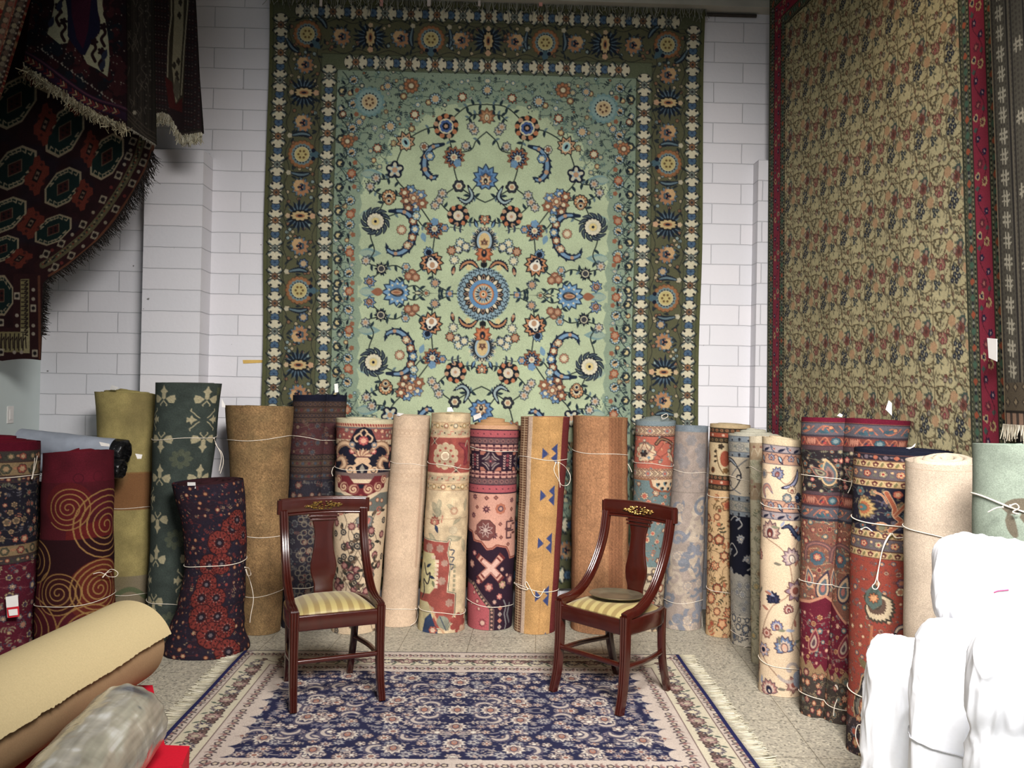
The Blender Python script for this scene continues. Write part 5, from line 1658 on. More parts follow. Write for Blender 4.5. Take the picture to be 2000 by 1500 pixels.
def p_navyivory(w, h):
    bl, iv, dk = (128, 138, 146), (206, 190, 164), (40, 42, 52)
    def dropm(x, y, a, i):
        if 1:
            CUR[0].leaf(x, y - 3.4, 7, 4.6, PI / 2, dk if i % 2 else (150, 150, 150)); CUR[0].flower(x, y + 2, 2, dk, 0)
    def field(cv):
        X0, X1 = cv.x0, cv.x1
        cv.rect(X0, 46, X1, 122, iv)
        for x in (-40, 20, 80, -100):
            cv.line(curve([(x - 30, 66), (x, 56), (x + 20, 80), (x + 6, 110), (x - 24, 116)], 20), 2.4, dk); cv.line(curve([(x + 30, 50), (x + 10, 70), (x - 10, 100), (x + 20, 118)], 20), 2, (110, 112, 120))
            fl(cv, x + 16, 86, 6, [dk, (60, 60, 70), iv], 6); sickle(cv, [(x - 16, 50), (x, 54), (x + 14, 66)], 8, dk, (150, 156, 164), None, False); cv.leaf(x - 20, 94, 15, 7, .6, (120, 126, 140)); cv.ring(x - 8, 100, 5, 1.6, dk)
        cv.rect(X0, 162, X1, 284, (24, 26, 42))
        rg = random.Random(3)
        for k in range(24):
            x, y = rg.uniform(X0, X1), rg.uniform(170, 276)
            if k % 2: lotus(cv, x, y, 11, rg.uniform(0, 6), (90, 92, 100), (176, 170, 160), (120, 130, 150), (214, 200, 176), 7, 2)
            else: cv.line(curve([(x - 16, y), (x, y - 10), (x + 14, y + 4), (x + 6, y + 14)], 14), 2.4, (176, 172, 166)); cv.leaf(x, y, 13, 5, rg.uniform(0, 6), (150, 156, 166), .4)
        cv.flower(-40, 290, 16, (160, 154, 142), 7, .2); 
        for x in range(-90, 90, 22): cv.flower(x, 288, 15, (162, 156, 144), 7, .25)
        cv.rect(X0, 288, X1, 356, (162, 156, 144)); cv.rect(X0, 356, X1, h, (196, 184, 164))
        floral(cv, X0, 290, X1, 356, 19, [((110, 108, 106), (176, 170, 158), (130, 130, 134)), ((96, 96, 100), (190, 182, 166), (150, 150, 150))], 6, (116, 114, 112), [(130, 130, 130), (186, 178, 162)], .45, .7)
        floral(cv, X0, 358, X1, h, 20, [(dk, (120, 124, 134), iv), ((60, 60, 68), (150, 140, 130), (90, 100, 120))], 7, (70, 68, 70), [(50, 54, 66), (140, 134, 126)], .46, .7)
    st = [(0, 5, (190, 184, 164), None, 9, None)]
    for a in (5, 122):
        st += [(a, a + 11, bl, dropm, 15, (90, 92, 100)), (a + 11, a + 31, (164, 158, 142), mf([[(110, 110, 108), (172, 166, 150), (140, 138, 132)]], 8, 6, [(120, 124, 120)]), 21, (110, 112, 112)), (a + 31, a + 41, bl, dropm, 15, (90, 92, 100))]
    return _border_roll(w, h, iv, st, field, seed=4)


def p_pale(w, h):
    cv = rc(w, h, (184, 176, 146), 1.4, 1.2)
    cv.rect(-200, 0, 200, 13, (206, 190, 160))
    for a in (13, 92):
        cv.rect(-200, a, 200, a + 34, (158, 134, 104))
        for x in range(-90, 90, 16):
            cv.line(curve([(x - 8, a + 26), (x, a + 10), (x + 9, a + 22)], 9), 2.4, (178, 160, 130)); cv.flower(x, a + 8, 3, (130, 84, 70), 5, .4)
    floral(cv, -80, 48, 80, 92, 22, [((150, 140, 110), (170, 164, 130), (160, 130, 110))], 3, (160, 154, 126), [(150, 150, 120)], .4, .5)
    floral(cv, -80, 130, 80, h, 26, [((120, 116, 96), (196, 180, 140), (150, 120, 90)), ((110, 112, 96), (160, 160, 136), (200, 170, 110))], 4, (140, 132, 108), [(120, 124, 96), (160, 150, 120)], .36, .5)
    cv.grain(.06, 2)
    return cv


def p_ivory(w, h):
    iv, mv, bl, ro, dk = (224, 194, 158), (150, 132, 138), (104, 124, 160), (156, 84, 72), (34, 36, 60)
    cv = rc(w, h, iv, 1.7, 1.0)
    X0, X1 = cv.x0, cv.x1
    cv.rect(X0, 0, X1, 14, (208, 184, 146))
    def lf(x, y, a, i):
        cv.leaf(x - 7, y + 6, 17, 6, -.7, dk, .2); cv.leaf(x + 9, y - 6, 17, 6, .7 + PI * 0, (90, 92, 110), .2); fl(cv, x + 18, y, 4, [(110, 100, 104), (190, 170, 160), ro], 6)
    def pk(x, y, a, i):
        cv.line(curve([(x - 20, y + 7), (x - 10, y - 8), (x, y + 2), (x + 10, y - 8), (x + 20, y + 7)], 16), 1.6, (120, 70, 64)); lotus(cv, x, y, 9, -PI / 2, dk, (120, 122, 150), (190, 160, 140), ro, 7, 2.2); cv.leaf(x + 14, y - 5, 19, 9, .8, dk, .2); cv.leaf(x + 15, y - 4, 14, 4.5, .8, (160, 180, 190), .2)
    for (a, b, s) in ((14, 28, 0), (148, 162, 0)):
        hb(cv, a, b, (164, 148, 148), lf, 36, (84, 74, 84), 1.3)
    for (a, b) in ((29, 52), (124, 147)):
        hb(cv, a, b, (190, 142, 116), pk, 42, (84, 74, 84), 1.3)
    rg = random.Random(12)
    def vine(P): cv.line(curve(P, 26), 2.2, (166, 130, 104))
    vine([(X0, 80), (-20, 70), (10, 90), (40, 66), (X1, 80)]); vine([(-70, 180), (-30, 200), (10, 230), (20, 300), (-20, 340), (-40, 420), (0, 470)]); vine([(60, 180), (30, 220), (50, 300), (20, 380), (50, 440), (20, 500)]); vine([(-80, 260), (-50, 300), (-60, 380), (-30, 440)])
    # band of flowers
    sickle(cv, [(2, 98), (22, 92), (34, 76), (36, 58)], 10, dk, (150, 150, 176), None, False); lotus(cv, -8, 72, 15, -1.2, dk, (120, 128, 160), mv, ro, 9, 2.2); fl(cv, -40, 74, 10, [(120, 110, 100), (170, 150, 130), (110, 110, 120)], 7); sickle(cv, [(-34, 120), (-40, 104), (-28, 96), (-16, 112)], 9, (130, 110, 120), (190, 130, 110), None, False)
    lotus(cv, 22, 104, 12, -1.4, (90, 60, 50), (224, 190, 150), iv, ro, 7, 1.6); lotus(cv, 34, 116, 14, .2, dk, (60, 66, 90), dk, bl, 7, 1.4); fl(cv, 12, 118, 10, [(60, 66, 76), (120, 130, 134), (190, 170, 150)], 7); lotus(cv, 70, 90, 14, 0, dk, bl, mv, ro, 7, 2); lotus(cv, -70, 100, 14, 2, dk, bl, mv, ro, 7, 2)
    # large field flowers
    F = [(-22, 190, 24, (176, 134, 118), (120, 50, 44)), (34, 186, 15, ro, ro), (22, 238, 22, (176, 148, 150), (230, 210, 190)), (-52, 240, 16, (196, 110, 90), ro), (30, 300, 24, (150, 120, 134), ro), (-6, 372, 14, (120, 128, 170), ro), (8, 410, 22, bl, (224, 170, 140)), (-34, 420, 16, (150, 150, 170), dk), (-14, 320, 16, dk, dk), (16, 338, 12, ro, (130, 50, 50)), (-26, 386, 12, (150, 90, 76), ro), (-60, 340, 18, (176, 130, 120), ro), (62, 350, 20, mv, ro), (64, 250, 18, bl, ro), (-64, 460, 18, ro, dk), (-20, 494, 20, (176, 120, 110), dk), (26, 480, 18, (160, 110, 100), ro), (-70, 190, 16, mv, ro)]
    for k, (x, y, r, c, hc) in enumerate(F):
        if k % 3 == 1: fl(cv, x, y, r, [(110, 70, 66), c, (214, 170, 150), hc], 7, k, 's', .42)
        else: lotus(cv, x, y, r, -PI / 2 + .4 * math.sin(k * 2.), (90, 66, 76) if c != dk else dk, c, (206, 180, 160) if c != dk else (50, 52, 84), hc, 9, 2.0)
    sickle(cv, [(2, 178), (16, 174), (30, 190), (40, 196), (44, 184)], 9, dk, (60, 70, 100), None); cv.leaf(34, 196, 14, 12, .3, bl)
    for k in range(34):
        x, y = rg.uniform(X0, X1), rg.uniform(168, h)
        cv.leaf(x, y, rg.uniform(11, 18), 7, rg.uniform(0, 6), ((120, 112, 96), (150, 156, 176), (176, 110, 90), (130, 130, 104))[k % 4], .4)
    cv.line(spiral(20, 452, 26, 1.1, 26, 2.), 6, (176, 160, 150)); cv.flower(46, 470, 22, (150, 156, 170), 7, .2)
    for (x, y) in ((42, 456), (44, 476)): cv.leaf(x, y, 10, 7, 1.4, dk)
    cv.grain(.06, 7)
    return cv


def p_wine(w, h):
    """Crimson and slate paisley carpet, two borders with teal rosettes."""
    sl, br, dk, cm, te, ro = (92, 88, 96), (122, 62, 54), (44, 36, 40), (108, 26, 44), (62, 96, 108), (186, 104, 76)
    cv = rc(w, h, (130, 80, 64), 1.6, 1.35)
    X0, X1 = cv.x0, cv.x1
    cv.rect(X0, 0, X1, 9, (112, 18, 42))
    def sc(x, y, a, i):
        mscroll(ro, te, (150, 60, 50), 13)(cv)(x, y, a, i)
        fl(cv, x + 6, y - 3, 4, [(90, 40, 44), (196, 130, 90)], 5); cv.leaf(x - 12, y + 3, 14, 6, .4 * (-1) ** i, (56, 84, 96))
    def rz(x, y, a, i):
        cv.line(curve([(x - 26, y + 6), (x - 16, y - 8), (x - 8, y + 6)], 10), 1.8, ro); cv.line(curve([(x + 8, y - 6), (x + 18, y + 8), (x + 26, y - 6)], 10), 1.8, ro)
        if i % 2 == 0: fl(cv, x, y, 8.5, [(40, 66, 80), te, (120, 140, 140)], 8)
        else:
            for o in (-6, -2, 2, 6): cv.leaf(x + o, y - 8, 16, 4, PI / 2, (190, 120, 96) if o % 4 else (140, 60, 60))
        cv.leaf(x + 14, y - 2, 11, 5, .5, (60, 50, 70)); cv.flower(x - 16, y + 3, 2.6, (176, 60, 56), 5, .3)
    for (a, b, bg, f, p) in ((11, 36, sl, sc, 34), (38, 58, br, rz, 40), (156, 178, br, rz, 40), (180, 204, sl, sc, 34)):
        hb(cv, a, b, bg, f, p, (52, 44, 58), 1.8)
    cv.rect(X0, 58, X1, 66, (84, 60, 66)); cv.rect(X0, 148, X1, 156, (84, 60, 66))
    cv.rect(X0, 66, X1, 150, dk)
    floral(cv, X0, 67, X1, 150, 15, [((50, 40, 44), (180, 84, 84), (214, 150, 120)), ((56, 50, 48), (110, 110, 96), (170, 150, 110)), ((50, 44, 50), (180, 110, 70), (90, 120, 120)), ((60, 40, 44), (120, 112, 100), (190, 170, 130))], 5, (120, 112, 86), [(92, 100, 84), (130, 120, 92), (70, 90, 90)], .44, .66)
    for x in (-46, 14, 76, -110, 130):
        paisley(cv, x, 82, 56, PI / 2, [(196, 160, 112), (86, 98, 104), (140, 104, 96), (90, 60, 60)], 1)
        paisley(cv, x + 30, 104, 34, .4, [(176, 112, 92), (90, 84, 80), (150, 140, 110), (80, 60, 56)], -1)
    hb(cv, 205, 208, (40, 48, 62), None, 9, None)
    floral(cv, X0, 209, X1, 372, 15, [((70, 50, 50), (166, 64, 60), (206, 160, 120)), ((70, 76, 76), (96, 112, 112), (196, 160, 116)), ((80, 50, 50), (190, 130, 90), (120, 50, 50))], 7, (206, 166, 116), [(96, 104, 84), (66, 96, 96), (176, 96, 76)], .44, .6)
    for x in (-60, -8, 46, 100):
        cv.line(curve([(x - 26, 286), (x - 22, 262), (x, 252), (x + 22, 262), (x + 26, 286)], 16), 9, (104, 70, 70)); cv.line(curve([(x - 26, 286), (x - 22, 262), (x, 252), (x + 22, 262), (x + 26, 286)], 16), 3, (150, 96, 86))
        cv.flower(x, 282, 15, (70, 92, 104), 7, .2); fl(cv, x, 280, 9, [(60, 60, 70), (180, 90, 76), (206, 150, 110)], 7)
        paisley(cv, x - 14, 300, 42, PI / 2, [(200, 150, 116), (90, 96, 104), (176, 130, 100), (150, 50, 56)], 1); paisley(cv, x + 14, 304, 60, PI / 2, [(60, 50, 66), (196, 156, 120), (84, 96, 104), (170, 100, 90)], -1)
    cv.poly([(X0, 380), (-70, 366), (-40, 352), (-10, 372), (18, 396), (44, 366), (70, 356), (X1, 380), (X1, h), (X0, h)], (196, 130, 100)); cv.poly([(X0, 386), (-70, 372), (-40, 358), (-10, 378), (18, 402), (44, 372), (70, 362), (X1, 386), (X1, h), (X0, h)], cm)
    floral(cv, X0, 390, X1, h - 100, 18, [((80, 40, 50), (206, 150, 96), (150, 90, 60)), ((50, 60, 66), (92, 122, 124), (190, 150, 120)), ((90, 40, 50), (190, 110, 100), (220, 180, 140))], 9, (176, 104, 90), [(110, 110, 96), (150, 84, 76), (84, 96, 96)], .34, .62, None, True)
    for x in (-50, 30, 90): paisley(cv, x, 420, 50, 1.9, [(176, 110, 90), (120, 40, 56), (176, 150, 130), (90, 60, 70)], 1)
    cv.poly([(X0, h - 96)] + [(x, h - 96 + 14 * ((x // 12) % 2) - .2 * abs(x)) for x in range(int(X0), int(X1), 12)] + [(X1, h - 96), (X1, h), (X0, h)], (150, 116, 80)); cv.rect(X0, h - 78, X1, h, (66, 56, 50))
    floral(cv, X0, h - 86, X1, h, 19, [((50, 44, 44), (130, 56, 60), (190, 140, 110)), ((50, 50, 50), (140, 112, 84), (96, 104, 96)), ((60, 46, 46), (180, 100, 70), (206, 160, 120))], 11, (130, 110, 84), [(104, 104, 84), (140, 116, 84)], .48, .7)
    cv.grain(.1, 8)
    return cv


def p_brick(w, h):
    """Navy borders then brick red field with a dark palmette."""
    nv, gd, sl, rd, og = (34, 32, 48), (186, 150, 100), (96, 84, 88), (152, 62, 48), (176, 92, 60)
    cv = rc(w, h, rd, 1.7, 1.0)
    X0, X1 = cv.x0, cv.x1
    cv.rect(X0, 0, X1, 8, (22, 26, 44))
    def gdm(x, y, a, i):
        if i % 2: cv.flower(x, y, 5.4, (96, 44, 44), 5, .35, -PI / 2); cv.flower(x, y + 1, 2, (206, 170, 120), 0)
        else: cv.leaf(x - 3, y + 6, 13, 5, -1.2, (120, 108, 66)); cv.line([(x - 8, y + 6), (x, y - 6), (x + 8, y + 6)], 1.2, (206, 180, 130))
    def slm(x, y, a, i):
        fl(cv, x, y, 8, [(70, 60, 66), ((176, 80, 64), (140, 128, 100), (190, 120, 80))[i % 3], (214, 180, 130), (150, 50, 50)], 5); cv.leaf(x + 10, y + 2, 9, 5, .4, (104, 100, 84)); cv.flower(x + 14, y - 4, 2.4, (200, 160, 110), 0)
    hb(cv, 8, 20, (38, 34, 46), mf([[(30, 28, 40), (176, 92, 66)], [(30, 28, 40), (110, 92, 100)]], 5, 4, [(120, 100, 104)]), 16, (110, 60, 50))
    for (a) in (21, 162):
        hb(cv, a, a + 14, gd, gdm, 11.5, (90, 60, 50), 1.4); hb(cv, a + 15, a + 38, sl, slm, 27, (90, 60, 50), 1.2); hb(cv, a + 39, a + 53, gd, gdm, 11.5, (90, 60, 50), 1.4)
    cv.rect(X0, 74, X1, 162, nv)
    floral(cv, X0, 76, X1, 160, 27, [((30, 30, 44), (84, 100, 100), (66, 84, 90), (176, 90, 60)), ((60, 44, 50), (150, 116, 76), (110, 104, 80)), ((40, 36, 50), (90, 84, 96), (120, 110, 104))], 6, (110, 90, 80), [(84, 96, 92), (104, 96, 74), (76, 72, 92)], .42, .6)
    for P, wd in (([(-20, 84), (-6, 112), (-4, 128), (6, 140), (-10, 158)], 9), ([(-4, 128), (10, 106)], 7), ([(14, 118), (26, 100), (44, 94), (50, 104)], 10), ([(6, 140), (30, 138), (60, 140)], 3), ([(-40, 150), (-24, 144), (-8, 152)], 3), ([(-40, 84), (-26, 90), (-18, 104)], 4)):
        Q = curve(P, 18)
        cv.line(Q, wd, (206, 160, 120)); cv.line(Q, max(1, wd - 2.6), (166, 84, 56))
    fl(cv, -2, 86, 8, [(150, 60, 50), (196, 104, 76), (220, 160, 120)], 5); lotus(cv, 30, 126, 16, -PI / 2, (40, 60, 70), (70, 96, 104), (54, 78, 88), (190, 90, 60), 9, 2.4)
    for x in (-62, 74): lotus(cv, x, 118, 26, 0 if x < 0 else PI, (110, 90, 60), (186, 150, 90), (176, 96, 60), (70, 110, 116), 9, 1.6)
    # red field
    floral(cv, X0, 220, X1, h - 70, 21, [((80, 44, 44), (196, 160, 120), (120, 70, 70)), ((70, 60, 60), (110, 100, 110), (196, 140, 100)), ((90, 50, 44), (190, 110, 80), (214, 180, 140))], 3, (110, 70, 56), [(96, 88, 70), (110, 60, 60), (90, 96, 104)], .3, .5)
    for i in range(7):
        a = i * .9
        fl(cv, 34 + 20 * math.cos(a), 268 + 20 * math.sin(a), 9, [(70, 50, 60), ((120, 84, 96), (214, 190, 140))[i % 2], (176, 110, 80)], 6)
    fl(cv, 34, 268, 13, [(80, 50, 50), (190, 110, 66), (214, 150, 96), (220, 190, 160)], 10)
    lotus(cv, -32, 300, 46, .75, (70, 60, 50), (200, 176, 140), (96, 72, 60), (150, 120, 90), 11, .9); cv.poly([(-30, 266), (-16, 282), (-14, 304), (-30, 318), (-46, 304), (-44, 282)], (84, 100, 92)); fl(cv, -30, 294, 12, [(80, 60, 50), (190, 110, 70), (214, 150, 100)], 8, 0, 's', .4)
    sickle(cv, [(12, 362), (20, 346), (36, 344), (46, 356), (40, 368), (28, 364)], 11, (70, 60, 76), (206, 180, 150), None); cv.line(curve([(14, 358), (16, 390), (24, 412), (40, 428)], 16), 4.4, (40, 36, 40)); cv.leaf(18, 384, 26, 13, .7, (56, 52, 52)); cv.leaf(24, 408, 26, 12, .5, (46, 44, 46))
    fl(cv, -6, 390, 12, [(80, 60, 66), (160, 130, 130), (110, 80, 84)], 8, .2, 's', .5); fl(cv, 2, 404, 13, [(84, 66, 70), (110, 84, 84)], 7, 0, 's', .5); fl(cv, 14, 398, 8, [(110, 90, 60), (206, 180, 110)], 6)
    cv.line([(-30, 350), (-30, 440)], 5, (176, 100, 66)); cv.leaf(-30, 436, 34, 14, -.6, (110, 96, 64)); cv.leaf(-30, 436, 34, 14, -2.5, (110, 96, 64))
    cv.poly([(-30, 434), (-12, 450), (-4, 476), (6, 492), (6, 520), (-10, 548), (-30, 556), (-52, 548), (-66, 520), (-64, 492), (-52, 476), (-48, 450)], (176, 140, 100)); cv.poly([(-30, 438), (-15, 452), (-7, 478), (3, 494), (3, 518), (-12, 544), (-30, 552), (-50, 544), (-63, 518), (-61, 494), (-50, 478), (-45, 452)], (46, 42, 44))
    lotus(cv, -30, 528, 52, -PI / 2, (60, 56, 52), (110, 104, 92), (176, 130, 96), (176, 90, 60), 9, .9); lotus(cv, -30, 520, 34, -PI / 2, (120, 60, 50), (206, 150, 110), (180, 96, 66), (190, 110, 70), 7, .7)
    cv.rect(X0, h - 70, X1, h, (60, 48, 50))
    floral(cv, X0, h - 74, X1, h, 24, [((50, 44, 48), (166, 84, 60), (206, 160, 110)), ((44, 44, 50), (110, 104, 112), (170, 80, 60)), ((50, 40, 44), (196, 176, 130), (110, 84, 60))], 4, (130, 100, 70), [(90, 92, 76), (120, 96, 96)], .46, .7)
    cv.grain(.08, 9)
    return cv


def p_navyred(w, h):
    """Far end roll: red binding, gold borders, navy garden, crimson field."""
    nv, gd, cm = (36, 34, 46), (150, 122, 84), (100, 26, 44)
    cv = rc(w, h, nv, 1.5, 1.0)
    X0, X1 = cv.x0, cv.x1
    cv.rect(X0, 0, X1, 17, (104, 14, 36))
    for (a, b, c, p) in ((18, 38, (66, 58, 54), 22), (40, 66, gd, 30), (68, 80, (62, 44, 54), 20), (205, 226, gd, 30), (228, 240, (70, 60, 60), 20)):
        hb(cv, a, b, c, mf([[(60, 44, 44), (160, 76, 60), (190, 150, 110)], [(50, 50, 46), (96, 92, 70), (176, 140, 100)]], (b - a) * .4, 6, [(66, 66, 54), (176, 120, 84)]), p, (84, 60, 50))
    floral(cv, X0, 82, X1, 200, 20, [((36, 32, 40), (176, 140, 100), (110, 90, 70)), ((40, 36, 44), (166, 80, 66), (206, 160, 120)), ((40, 40, 50), (110, 112, 100), (180, 100, 80))], 5, (110, 100, 92), [(110, 110, 84), (96, 92, 104), (170, 100, 76)], .42, .6)
    cv.rect(X0, 242, X1, h, cm)
    floral(cv, X0, 244, X1, h, 22, [((60, 30, 44), (190, 160, 110), (80, 60, 84)), ((60, 40, 50), (130, 120, 110), (180, 120, 96)), ((60, 40, 60), (90, 84, 104), (206, 170, 130))], 8, (150, 90, 84), [(70, 66, 84), (150, 130, 100), (110, 40, 56)], .4, .6)
    cv.grain(.12, 2)
    return cv


def p_shadow(w, h):
    cv = rc(w, h, (48, 22, 30), 1.2, 1.0)
    for (a, b) in ((30, 48), (60, 72), (110, 124), (160, 176)):
        hb(cv, a, b, (66, 26, 34), mf([[(40, 22, 28), (90, 44, 44)]], 5, 6), 14, (36, 20, 26))
    floral(cv, cv.x0, 180, cv.x1, h, 22, [((30, 26, 34), (76, 60, 60), (90, 40, 44))], 3, (70, 56, 54), [(60, 56, 60)], .4, .6)
    cv.grain(.12, 2)
    return cv


def p_sage(w, h):
    cv = p_plain(w, h, (150, 164, 146), .05, .05, 3, 2, 1)
    br = (112, 102, 84)
    cv.poly(curve([(-34, 126), (-26, 112), (-8, 104), (16, 104), (34, 112), (40, 130), (20, 126), (4, 126), (-10, 134), (-22, 136)], 40), br)
    cv.poly(curve([(-24, 134), (-14, 140), (-8, 160), (-6, 178), (-14, 180), (-24, 166), (-28, 148)], 30), br)
    cv.poly(curve([(0, 130), (14, 144), (30, 160), (40, 176), (24, 172), (10, 160), (-4, 140)], 30), br)
    cv.line(curve([(-6, 128), (20, 134), (50, 150)], 12), 4, (52, 48, 46))
    return cv


def p_linen(w, h):
    cv = p_plain(w, h, (206, 184, 160), .03, .05, 5, 2, 1, .008)
    cv.rect(-300, 12, 300, 13.2, (190, 160, 132))
    return cv
# ------------------------------------------------------------------ scene
make_camera()
DW, XL, XR, ZC = 6.1, -3.22, 2.32, 4.75
M_weave = mat_weave('wool_pile')
M_flat = mat_weave('flat_woven', 340., .14, .25)
M_fringe = mat_weave('cotton_fringe', 120., .12, .1)
M_string = mat_plain('cotton_string', (228, 216, 200), .8, .1, 300, .1)
M_paper = mat_plain('paper_tag', (232, 228, 224), .7, .2, 20, .03)
M_redpaper = mat_plain('red_tag', (196, 30, 44), .6, .2, 20, .05)
M_wood = mat_plain('mahogany', (52, 14, 8), .22, .5, 7, .16, 0, 0, .55, (5, 5, 1.2))
M_brass = mat_plain('brass_mount', (142, 112, 60), .35, .5, 60, .25, 0, .85)
M_pewter = mat_plain('tarnished_plate', (140, 130, 108), .38, .5, 14, .28, .15, .8)


def mat_blocks(name='painted_block', bw=.428, off=.5):
    m, nt, b, N, L = nodes(name)
    tc = N('ShaderNodeTexCoord')
    sx = N('ShaderNodeSeparateXYZ')
    L(tc.outputs['Object'], sx.inputs[0])
    ad = N('ShaderNodeMath'); ad.operation = 'ADD'
    L(sx.outputs['X'], ad.inputs[0]); L(sx.outputs['Y'], ad.inputs[1])
    cb = N('ShaderNodeCombineXYZ')
    L(ad.outputs[0], cb.inputs['X']); L(sx.outputs['Z'], cb.inputs['Y'])
    dn = N('ShaderNodeTexNoise'); dn.inputs['Scale'].default_value = 7; dn.inputs['Detail'].default_value = 5
    L(tc.outputs['Object'], dn.inputs['Vector'])
    dv = N('ShaderNodeVectorMath'); dv.operation = 'SCALE'; dv.inputs['Scale'].default_value = .009
    L(dn.outputs['Color'], dv.inputs[0])
    av = N('ShaderNodeVectorMath'); av.operation = 'ADD'
    L(cb.outputs[0], av.inputs[0]); L(dv.outputs[0], av.inputs[1])
    br = N('ShaderNodeTexBrick')
    br.offset = off
    br.inputs['Scale'].default_value = 1
    br.inputs['Brick Width'].default_value = bw
    br.inputs['Row Height'].default_value = .1485
    br.inputs['Mortar Size'].default_value = .0036
    br.inputs['Mortar Smooth'].default_value = .6
    br.inputs['Bias'].default_value = 0
    br.inputs['Color1'].default_value = srgb((222, 219, 223))
    br.inputs['Color2'].default_value = srgb((215, 214, 219))
    br.inputs['Mortar'].default_value = srgb((192, 192, 197))
    L(av.outputs[0], br.inputs['Vector'])
    n2 = N('ShaderNodeTexNoise'); n2.inputs['Scale'].default_value = 38; n2.inputs['Detail'].default_value = 6
    L(tc.outputs['Object'], n2.inputs['Vector'])
    # chips in the paint
    vo = N('ShaderNodeTexNoise'); vo.inputs['Scale'].default_value = 16; vo.inputs['Detail'].default_value = 2
    L(tc.outputs['Object'], vo.inputs['Vector'])
    mr = N('ShaderNodeMapRange'); mr.inputs['From Min'].default_value = .775; mr.inputs['From Max'].default_value = .80
    L(vo.outputs['Fac'], mr.inputs['Value'])
    mx = N('ShaderNodeMix'); mx.data_type = 'RGBA'
    L(mr.outputs[0], mx.inputs['Factor']); L(br.outputs['Color'], mx.inputs[6])
    mx.inputs[7].default_value = srgb((120, 118, 116))
    L(mx.outputs[2], b.inputs['Base Color'])
    b.inputs['Roughness'].default_value = .55
    b.inputs['Specular IOR Level'].default_value = .3
    h = N('ShaderNodeMath'); h.operation = 'MULTIPLY_ADD'
    L(br.outputs['Fac'], h.inputs[0]); h.inputs[1].default_value = -1.
    h2 = N('ShaderNodeMath'); h2.operation = 'MULTIPLY'; h2.inputs[1].default_value = .35
    L(n2.outputs['Fac'], h2.inputs[0]); L(h2.outputs[0], h.inputs[2])
    bp = N('ShaderNodeBump'); bp.inputs['Strength'].default_value = .75; bp.inputs['Distance'].default_value = .006
    L(h.outputs[0], bp.inputs['Height']); L(bp.outputs[0], b.inputs['Normal'])
    return m


def mat_floor():
    m, nt, b, N, L = nodes('terrazzo')
    tc = N('ShaderNodeTexCoord')
    v = N('ShaderNodeTexVoronoi'); v.inputs['Scale'].default_value = 105
    L(tc.outputs['Object'], v.inputs['Vector'])
    r = N('ShaderNodeValToRGB')
    e = r.color_ramp.elements
    e[0].position, e[0].color = .0, srgb((112, 108, 98))
    e[1].position, e[1].color = 1., srgb((196, 188, 168))
    for p, c in ((.25, (158, 152, 138)), (.55, (176, 168, 150)), (.8, (150, 144, 130))):
        q = e.new(p); q.color = srgb(c)
    sp = N('ShaderNodeSeparateColor')
    L(v.outputs['Color'], sp.inputs[0]); L(sp.outputs[0], r.inputs[0])
    n = N('ShaderNodeTexNoise'); n.inputs['Scale'].default_value = 1.6; n.inputs['Detail'].default_value = 5
    L(tc.outputs['Object'], n.inputs['Vector'])
    mr = N('ShaderNodeMapRange'); mr.inputs['From Min'].default_value = .3; mr.inputs['From Max'].default_value = .7; mr.inputs['To Min'].default_value = .88; mr.inputs['To Max'].default_value = 1.08
    L(n.outputs['Fac'], mr.inputs['Value'])
    br = N('ShaderNodeTexBrick'); br.offset = 0
    br.inputs['Scale'].default_value = 1; br.inputs['Brick Width'].default_value = .41; br.inputs['Row Height'].default_value = .41; br.inputs['Mortar Size'].default_value = .0022
    br.inputs['Color1'].default_value = br.inputs['Color2'].default_value = (1, 1, 1, 1); br.inputs['Mortar'].default_value = (.45, .43, .4, 1)
    mp = N('ShaderNodeMapping'); mp.inputs['Rotation'].default_value = (0, 0, .06)
    L(tc.outputs['Object'], mp.inputs['Vector']); L(mp.outputs[0], br.inputs['Vector'])
    s = N('ShaderNodeVectorMath'); s.operation = 'SCALE'
    L(r.outputs[0], s.inputs[0]); L(mr.outputs[0], s.inputs['Scale'])
    q = N('ShaderNodeVectorMath'); q.operation = 'MULTIPLY'
    L(s.outputs[0], q.inputs[0]); L(br.outputs['Color'], q.inputs[1]); L(q.outputs[0], b.inputs['Base Color'])
    b.inputs['Roughness'].default_value = .5
    b.inputs['Specular IOR Level'].default_value = .3
    return m


M_block, M_floor, M_pil = mat_blocks(), mat_floor(), mat_blocks('painted_block_pilaster', 3.1, 0.)
M_dry = mat_plain('drywall_paint', (206, 216, 214), .7, .2, 6, .02)
M_ceil = mat_plain('ceiling_paint', (150, 150, 146), .9, .1, 4, .05)
M_conc = mat_plain('concrete_beam', (176, 174, 164), .8, .2, 5, .1, .2)
M_rail = mat_plain('dark_rail', (58, 52, 48), .5, .3, 30, .2)


def struct(name, lo, hi, m):
    b = MB()
    b.box(lo, hi)
    return tag(b.build(name, m, None, False, None, False), kind='structure')


